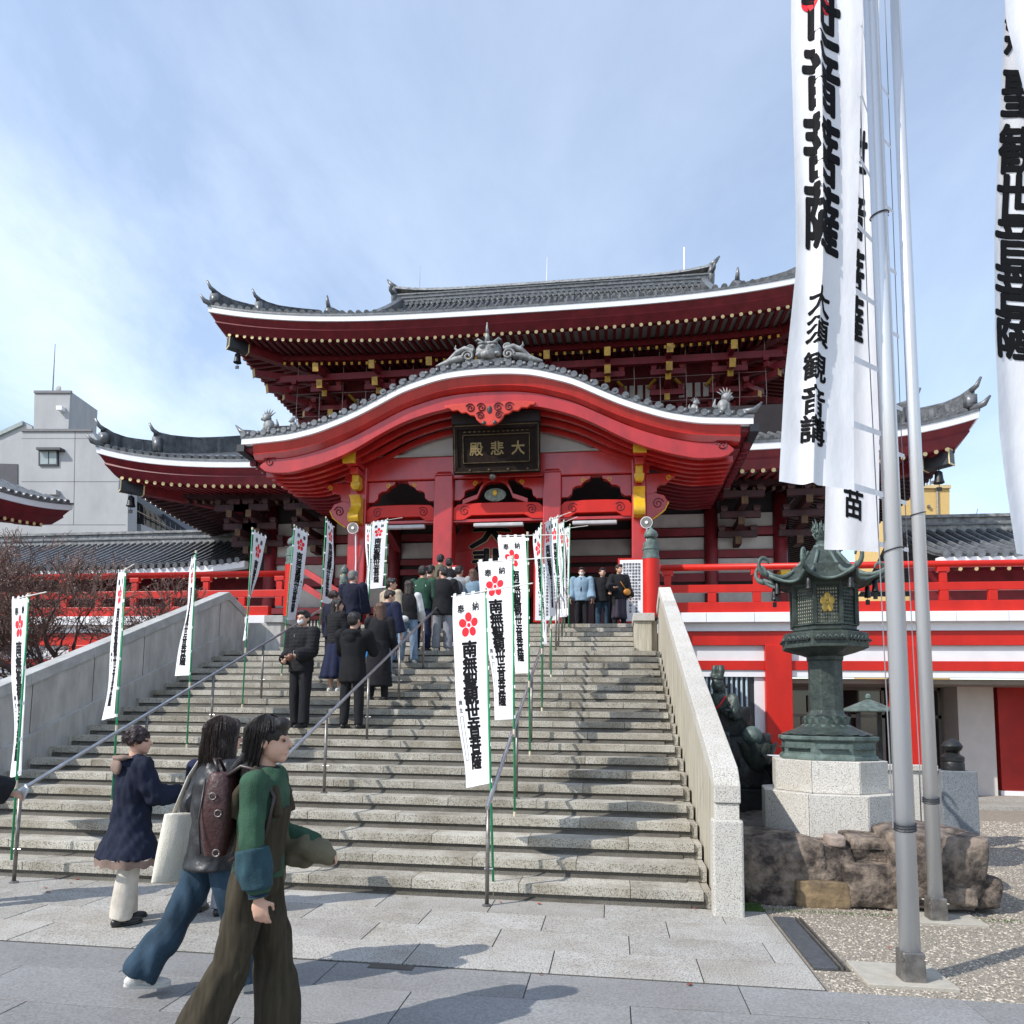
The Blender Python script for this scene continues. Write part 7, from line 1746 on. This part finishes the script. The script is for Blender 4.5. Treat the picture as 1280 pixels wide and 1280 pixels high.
poly3('dark_recess', [(-60, 640), (-60, 578), (22, 580), (22, 640)], GBY+.2, GBY+.3, mat('recess_grey', (.06, .06, .075), .7), GB)
poly3('stair_tower', [(42, 545), (43, 489), (88, 489), (85, 545)], GBY+1.5, GBY+1.7, CONC, GB)
tw = [at(88, 489, Y=GBY+1.72), at(122, 513, Y=GBY+9), at(120, 548, Y=GBY+9), at(85, 548, Y=GBY+1.72)]
mb = MB(); mb.add(tw+[Vector((p.x-.3, p.y, p.z)) for p in tw], [(0, 1, 2, 3), (7, 6, 5, 4), (0, 4, 5, 1), (1, 5, 6, 2), (2, 6, 7, 3), (3, 7, 4, 0)]); mb.build('tower_side', CONC, GB)
# sloping slate roof and balconies on the right flank
sl_ = [at(114, 538, Y=GBY+.05), at(160, 612, Y=GBY+.05), at(236, 664, Y=GBY+18), at(190, 622, Y=GBY+18)]
mb = MB(); mb.add(sl_+[p-Vector((0, 0, .4)) for p in sl_], [(0, 1, 2, 3), (7, 6, 5, 4), (0, 4, 5, 1), (1, 5, 6, 2), (2, 6, 7, 3), (3, 7, 4, 0)]); mb.build('slate_roof', CONCS, GB)
poly3('flank_wall', [(157, 900), (160, 612), (236, 664), (236, 900)], GBY+9, GBY+18, mat('flank_dark_wall', (.07, .075, .085), .8), GB)
poly3('balcony_slab', [(157, 666), (158, 655), (176, 655), (177, 666)], GBY+2, GBY+8.9, CONC, GB)
for k in range(10):
    x = 168+6.4*k; y0 = 628+.55*(x-168); p = at(x, y0, Y=GBY+8.7); q = at(x, y0+16, Y=GBY+8.7); MB().tube([p, q], .03, 5).build('balcony_baluster', STEELD, GB)
MB().tube([at(166, 636, Y=GBY+8.7), at(228, 668, Y=GBY+8.7)], .05, 5).build('balcony_handrail', STEELD, GB); MB().tube([at(164, 622, Y=GBY+8.7), at(165, 655, Y=GBY+8.7)], .35, 10).build('round_column', CONC, GB)
wf = poly3('window', [(48, 582), (48, 561), (72, 561), (72, 582)], GBY-.12, GBY+.02, BLACK, GB)
for a, b in ((50.3, 60), (61.5, 70.5)): poly3('pane', [(a, 580), (a, 564), (b, 564), (b, 580)], GBY-.14, GBY-.1, mat('window_glass', (.35, .40, .40), .15), wf)
poly3('window_hood', [(45, 562), (45, 559), (75, 559), (75, 562)], GBY-.5, GBY+.02, CONCS, wf)
poly3('hatch', [(52, 618), (52, 612), (70, 612), (70, 618)], GBY-.4, GBY+.02, CONC, GB)
JM = mat('panel_joint', (.17, .17, .18), .8)
for pts in ([(27, 602.4), (27, 601.6), (152, 601.6), (152, 602.4)], [(27, 656.4), (27, 655.6), (157, 655.6), (157, 656.4)], [(91.4, 656), (93.4, 539), (94.2, 539), (92.2, 656)], [(27, 548.4), (27, 547.8), (118, 547.8), (118, 548.4)]): poly3('panel_joint', pts, GBY-.008, GBY+.01, JM, GB)
poly3('roof_trim', [(26, 539), (26, 536), (114, 536), (115, 539)], GBY-.1, GBY+.02, mat('trim_dark', (.12, .12, .13), .5), GB)
poly3('roof_trim', [(42, 491), (42, 488), (89, 488), (89, 491)], GBY+1.4, GBY+1.52, MATS['trim_dark'], GB)
MB().tube([at(66, 488, Y=GBY+3), at(69, 430, Y=GBY+3)], [.05, .02], 6).build('antenna_mast', STEELD, GB)
MB().ell(at(73, 486, Y=GBY+3), (.25, .06, .25), 12, 8).build('dish', CONC, GB); poly3('wall_lamp', [(70, 512), (70, 507), (77, 507), (77, 512)], GBY+1.1, GBY+1.5, WHITE, GB)
G2 = thing('neighbour_house', 'grey sloped roof house behind the concrete building at the left edge', 'house', (at(10, 560, Y=GBY+6).x, GBY+12, 0))
poly3('gable_wall', [(-60, 900), (-60, 566), (0, 543), (28, 527), (40, 533), (40, 900)], GBY+10, GBY+16, CONC, G2); mb = MB(); 
P4 = [at(-60, 566, Y=GBY+9.8), at(28, 526, Y=GBY+9.8), at(28, 531, Y=GBY+9.8), at(-60, 571, Y=GBY+9.8)]; mb.add(P4+[p+Vector((0, 7, 0)) for p in P4], [(0, 1, 2, 3), (7, 6, 5, 4), (0, 4, 5, 1), (1, 5, 6, 2), (2, 6, 7, 3), (3, 7, 4, 0)]); mb.build('metal_roof', mat('green_trim', (.28, .33, .32), .5), G2)
# ---- yellow building at the right
YB = thing('yellow_building', 'yellow tower block seen past the flag poles, right background', 'building', (at(1160, 640, Y=60).x, 60, 0))
YM = mat('yellow_wall', (.62, .42, .16), .8, var=.05)
poly3('wall', [(1120, 900), (1120, 608), (1187, 608), (1188, 900)], 60, 70, YM, YB); poly3('roof_edge', [(1119, 610), (1119, 606), (1189, 606), (1189, 610)], 59.8, 60.02, mat('pale_yellow', (.66, .5, .26), .7), YB)
MB().tube([at(1171.5, 608, Y=59.9), at(1172.5, 646, Y=59.9)], .08, 5).build('wall_pipe', STEELD, YB); poly3('vent', [(1160, 634), (1160, 631), (1163, 631), (1163, 634)], 59.8, 60.02, STEELD, YB)
for x, y in ((1159, 597), (1163, 593), (1168, 603)): MB().tube([at(x, 606, Y=61), at(x, y, Y=61)], .05, 5).box(at(x, y, Y=61).x-.2, at(x, y, Y=61).x+.2, 60.9, 61.1, at(x, y, Y=61).z-.1, at(x, y, Y=61).z+.12).build('rooftop_aerial', STEELD, YB)
RB = thing('red_roof_sign', 'tiny red roof ball with a rod on a far rooftop at the right', 'rooftop sign', at(1218, 646, Y=70)); MB().ell(at(1218, 644.5, Y=70), (.22, .22, .18), 10, 8).build('ball', REDL, RB); MB().tube([at(1220, 647, Y=70), at(1222, 636, Y=70)], .03, 5).build('rod', STEELD, RB)

# ---- bare plum trees
BARK = mat('plum_bark', (.095, .055, .048), .85, scale=12, col2=(.035, .02, .018), bump=.5, bscale=40); TWIG = mat('brown_twig', (.20, .12, .09), .8, scale=6, col2=(.06, .03, .028)); BUD = mat('plum_bud', (.50, .12, .16), .7, scale=30, col2=(.62, .55, .48))
def plum(base, H, seed, label, levels=6):
    rnd = random.Random(seed); t = thing('plum_tree', label, 'tree', base, 'bare plum trees behind the left stair wall'); tr = MB(); cr = MB(); tw_ = MB(); bd_ = MB()
    def grow(p, d, L, r, lv):
        n = 4; pts = [p]; q = Vector(p); dd = Vector(d)
        for i in range(n):
            dd = (dd+Vector((rnd.gauss(0, .20), rnd.gauss(0, .20), rnd.gauss(0, .14)+(.05 if lv > 1 else .0)))).normalized(); q = q+dd*L/n; pts.append(Vector(q))
        rs = [r*(1-.38*i/n) for i in range(n+1)]
        rs = [max(x, .0055) for x in rs]; (tr if lv == 0 else cr if lv < 4 else tw_).tube(pts, rs, 7 if lv < 2 else (5 if lv < 3 else 3), cap=False)
        if lv >= levels:
            for _ in range(2):
                if rnd.random() < .12:
                    c = pts[rnd.randint(1, n)]; s = rnd.uniform(.008, .016); bd_.add([c+Vector((s, 0, 0)), c+Vector((-s*.5, s*.8, 0)), c+Vector((-s*.5, -s*.8, 0)), c+Vector((0, 0, s*1.3)), c+Vector((0, 0, -s))], [(0, 1, 3), (1, 2, 3), (2, 0, 3), (1, 0, 4), (2, 1, 4), (0, 2, 4)])
            return
        k = 3 if lv < 2 else rnd.choice((3, 4, 4))
        for j in range(k):
            b = pts[-1] if j == 0 else pts[rnd.randint(2, n)]; ax = Vector((rnd.gauss(0, 1), rnd.gauss(0, 1), rnd.gauss(0, .6))).normalized()
            nd = (dd+ax*rnd.uniform(.5, 1.0)+Vector((0, 0, .10))).normalized(); grow(b, nd, L*rnd.uniform(.62, .82), rs[-1]*(.80 if j == 0 else .66), lv+1)
    grow(Vector(base), Vector((rnd.uniform(-.1, .1), 0, 1)), H*.30, H*.026, 0)
    tr.build('trunk', BARK, t, smooth=True); o = cr.build('crown', BARK, t, smooth=True); tw_.build('twigs', TWIG, t, kind='stuff'); bd_.build('buds', BUD, t, kind='stuff')
for i, (px, Yt, H_, zb) in enumerate(((72, 12.6, 4.9, 1.0), (126, 13.3, 4.6, 1.1), (18, 12.2, 4.7, .9), (180, 14.2, 3.7, 1.3))):
    q = at(px, 850, Y=Yt); plum((q.x, Yt, zb), H_, 60+i, ['bare reddish plum tree with a forked trunk, second from the left edge', 'bare plum tree with white buds behind the middle of the left stair wall', 'bare plum tree at the left edge behind the first banner', 'smallest bare plum tree, nearest the peak of the left stair wall'][i])
hb_ = struct(box('garden_terrace', -30, -8.5, 10.5, 16.0, 0, 1.3, mat('terrace_soil', (.12, .10, .08), .9)))
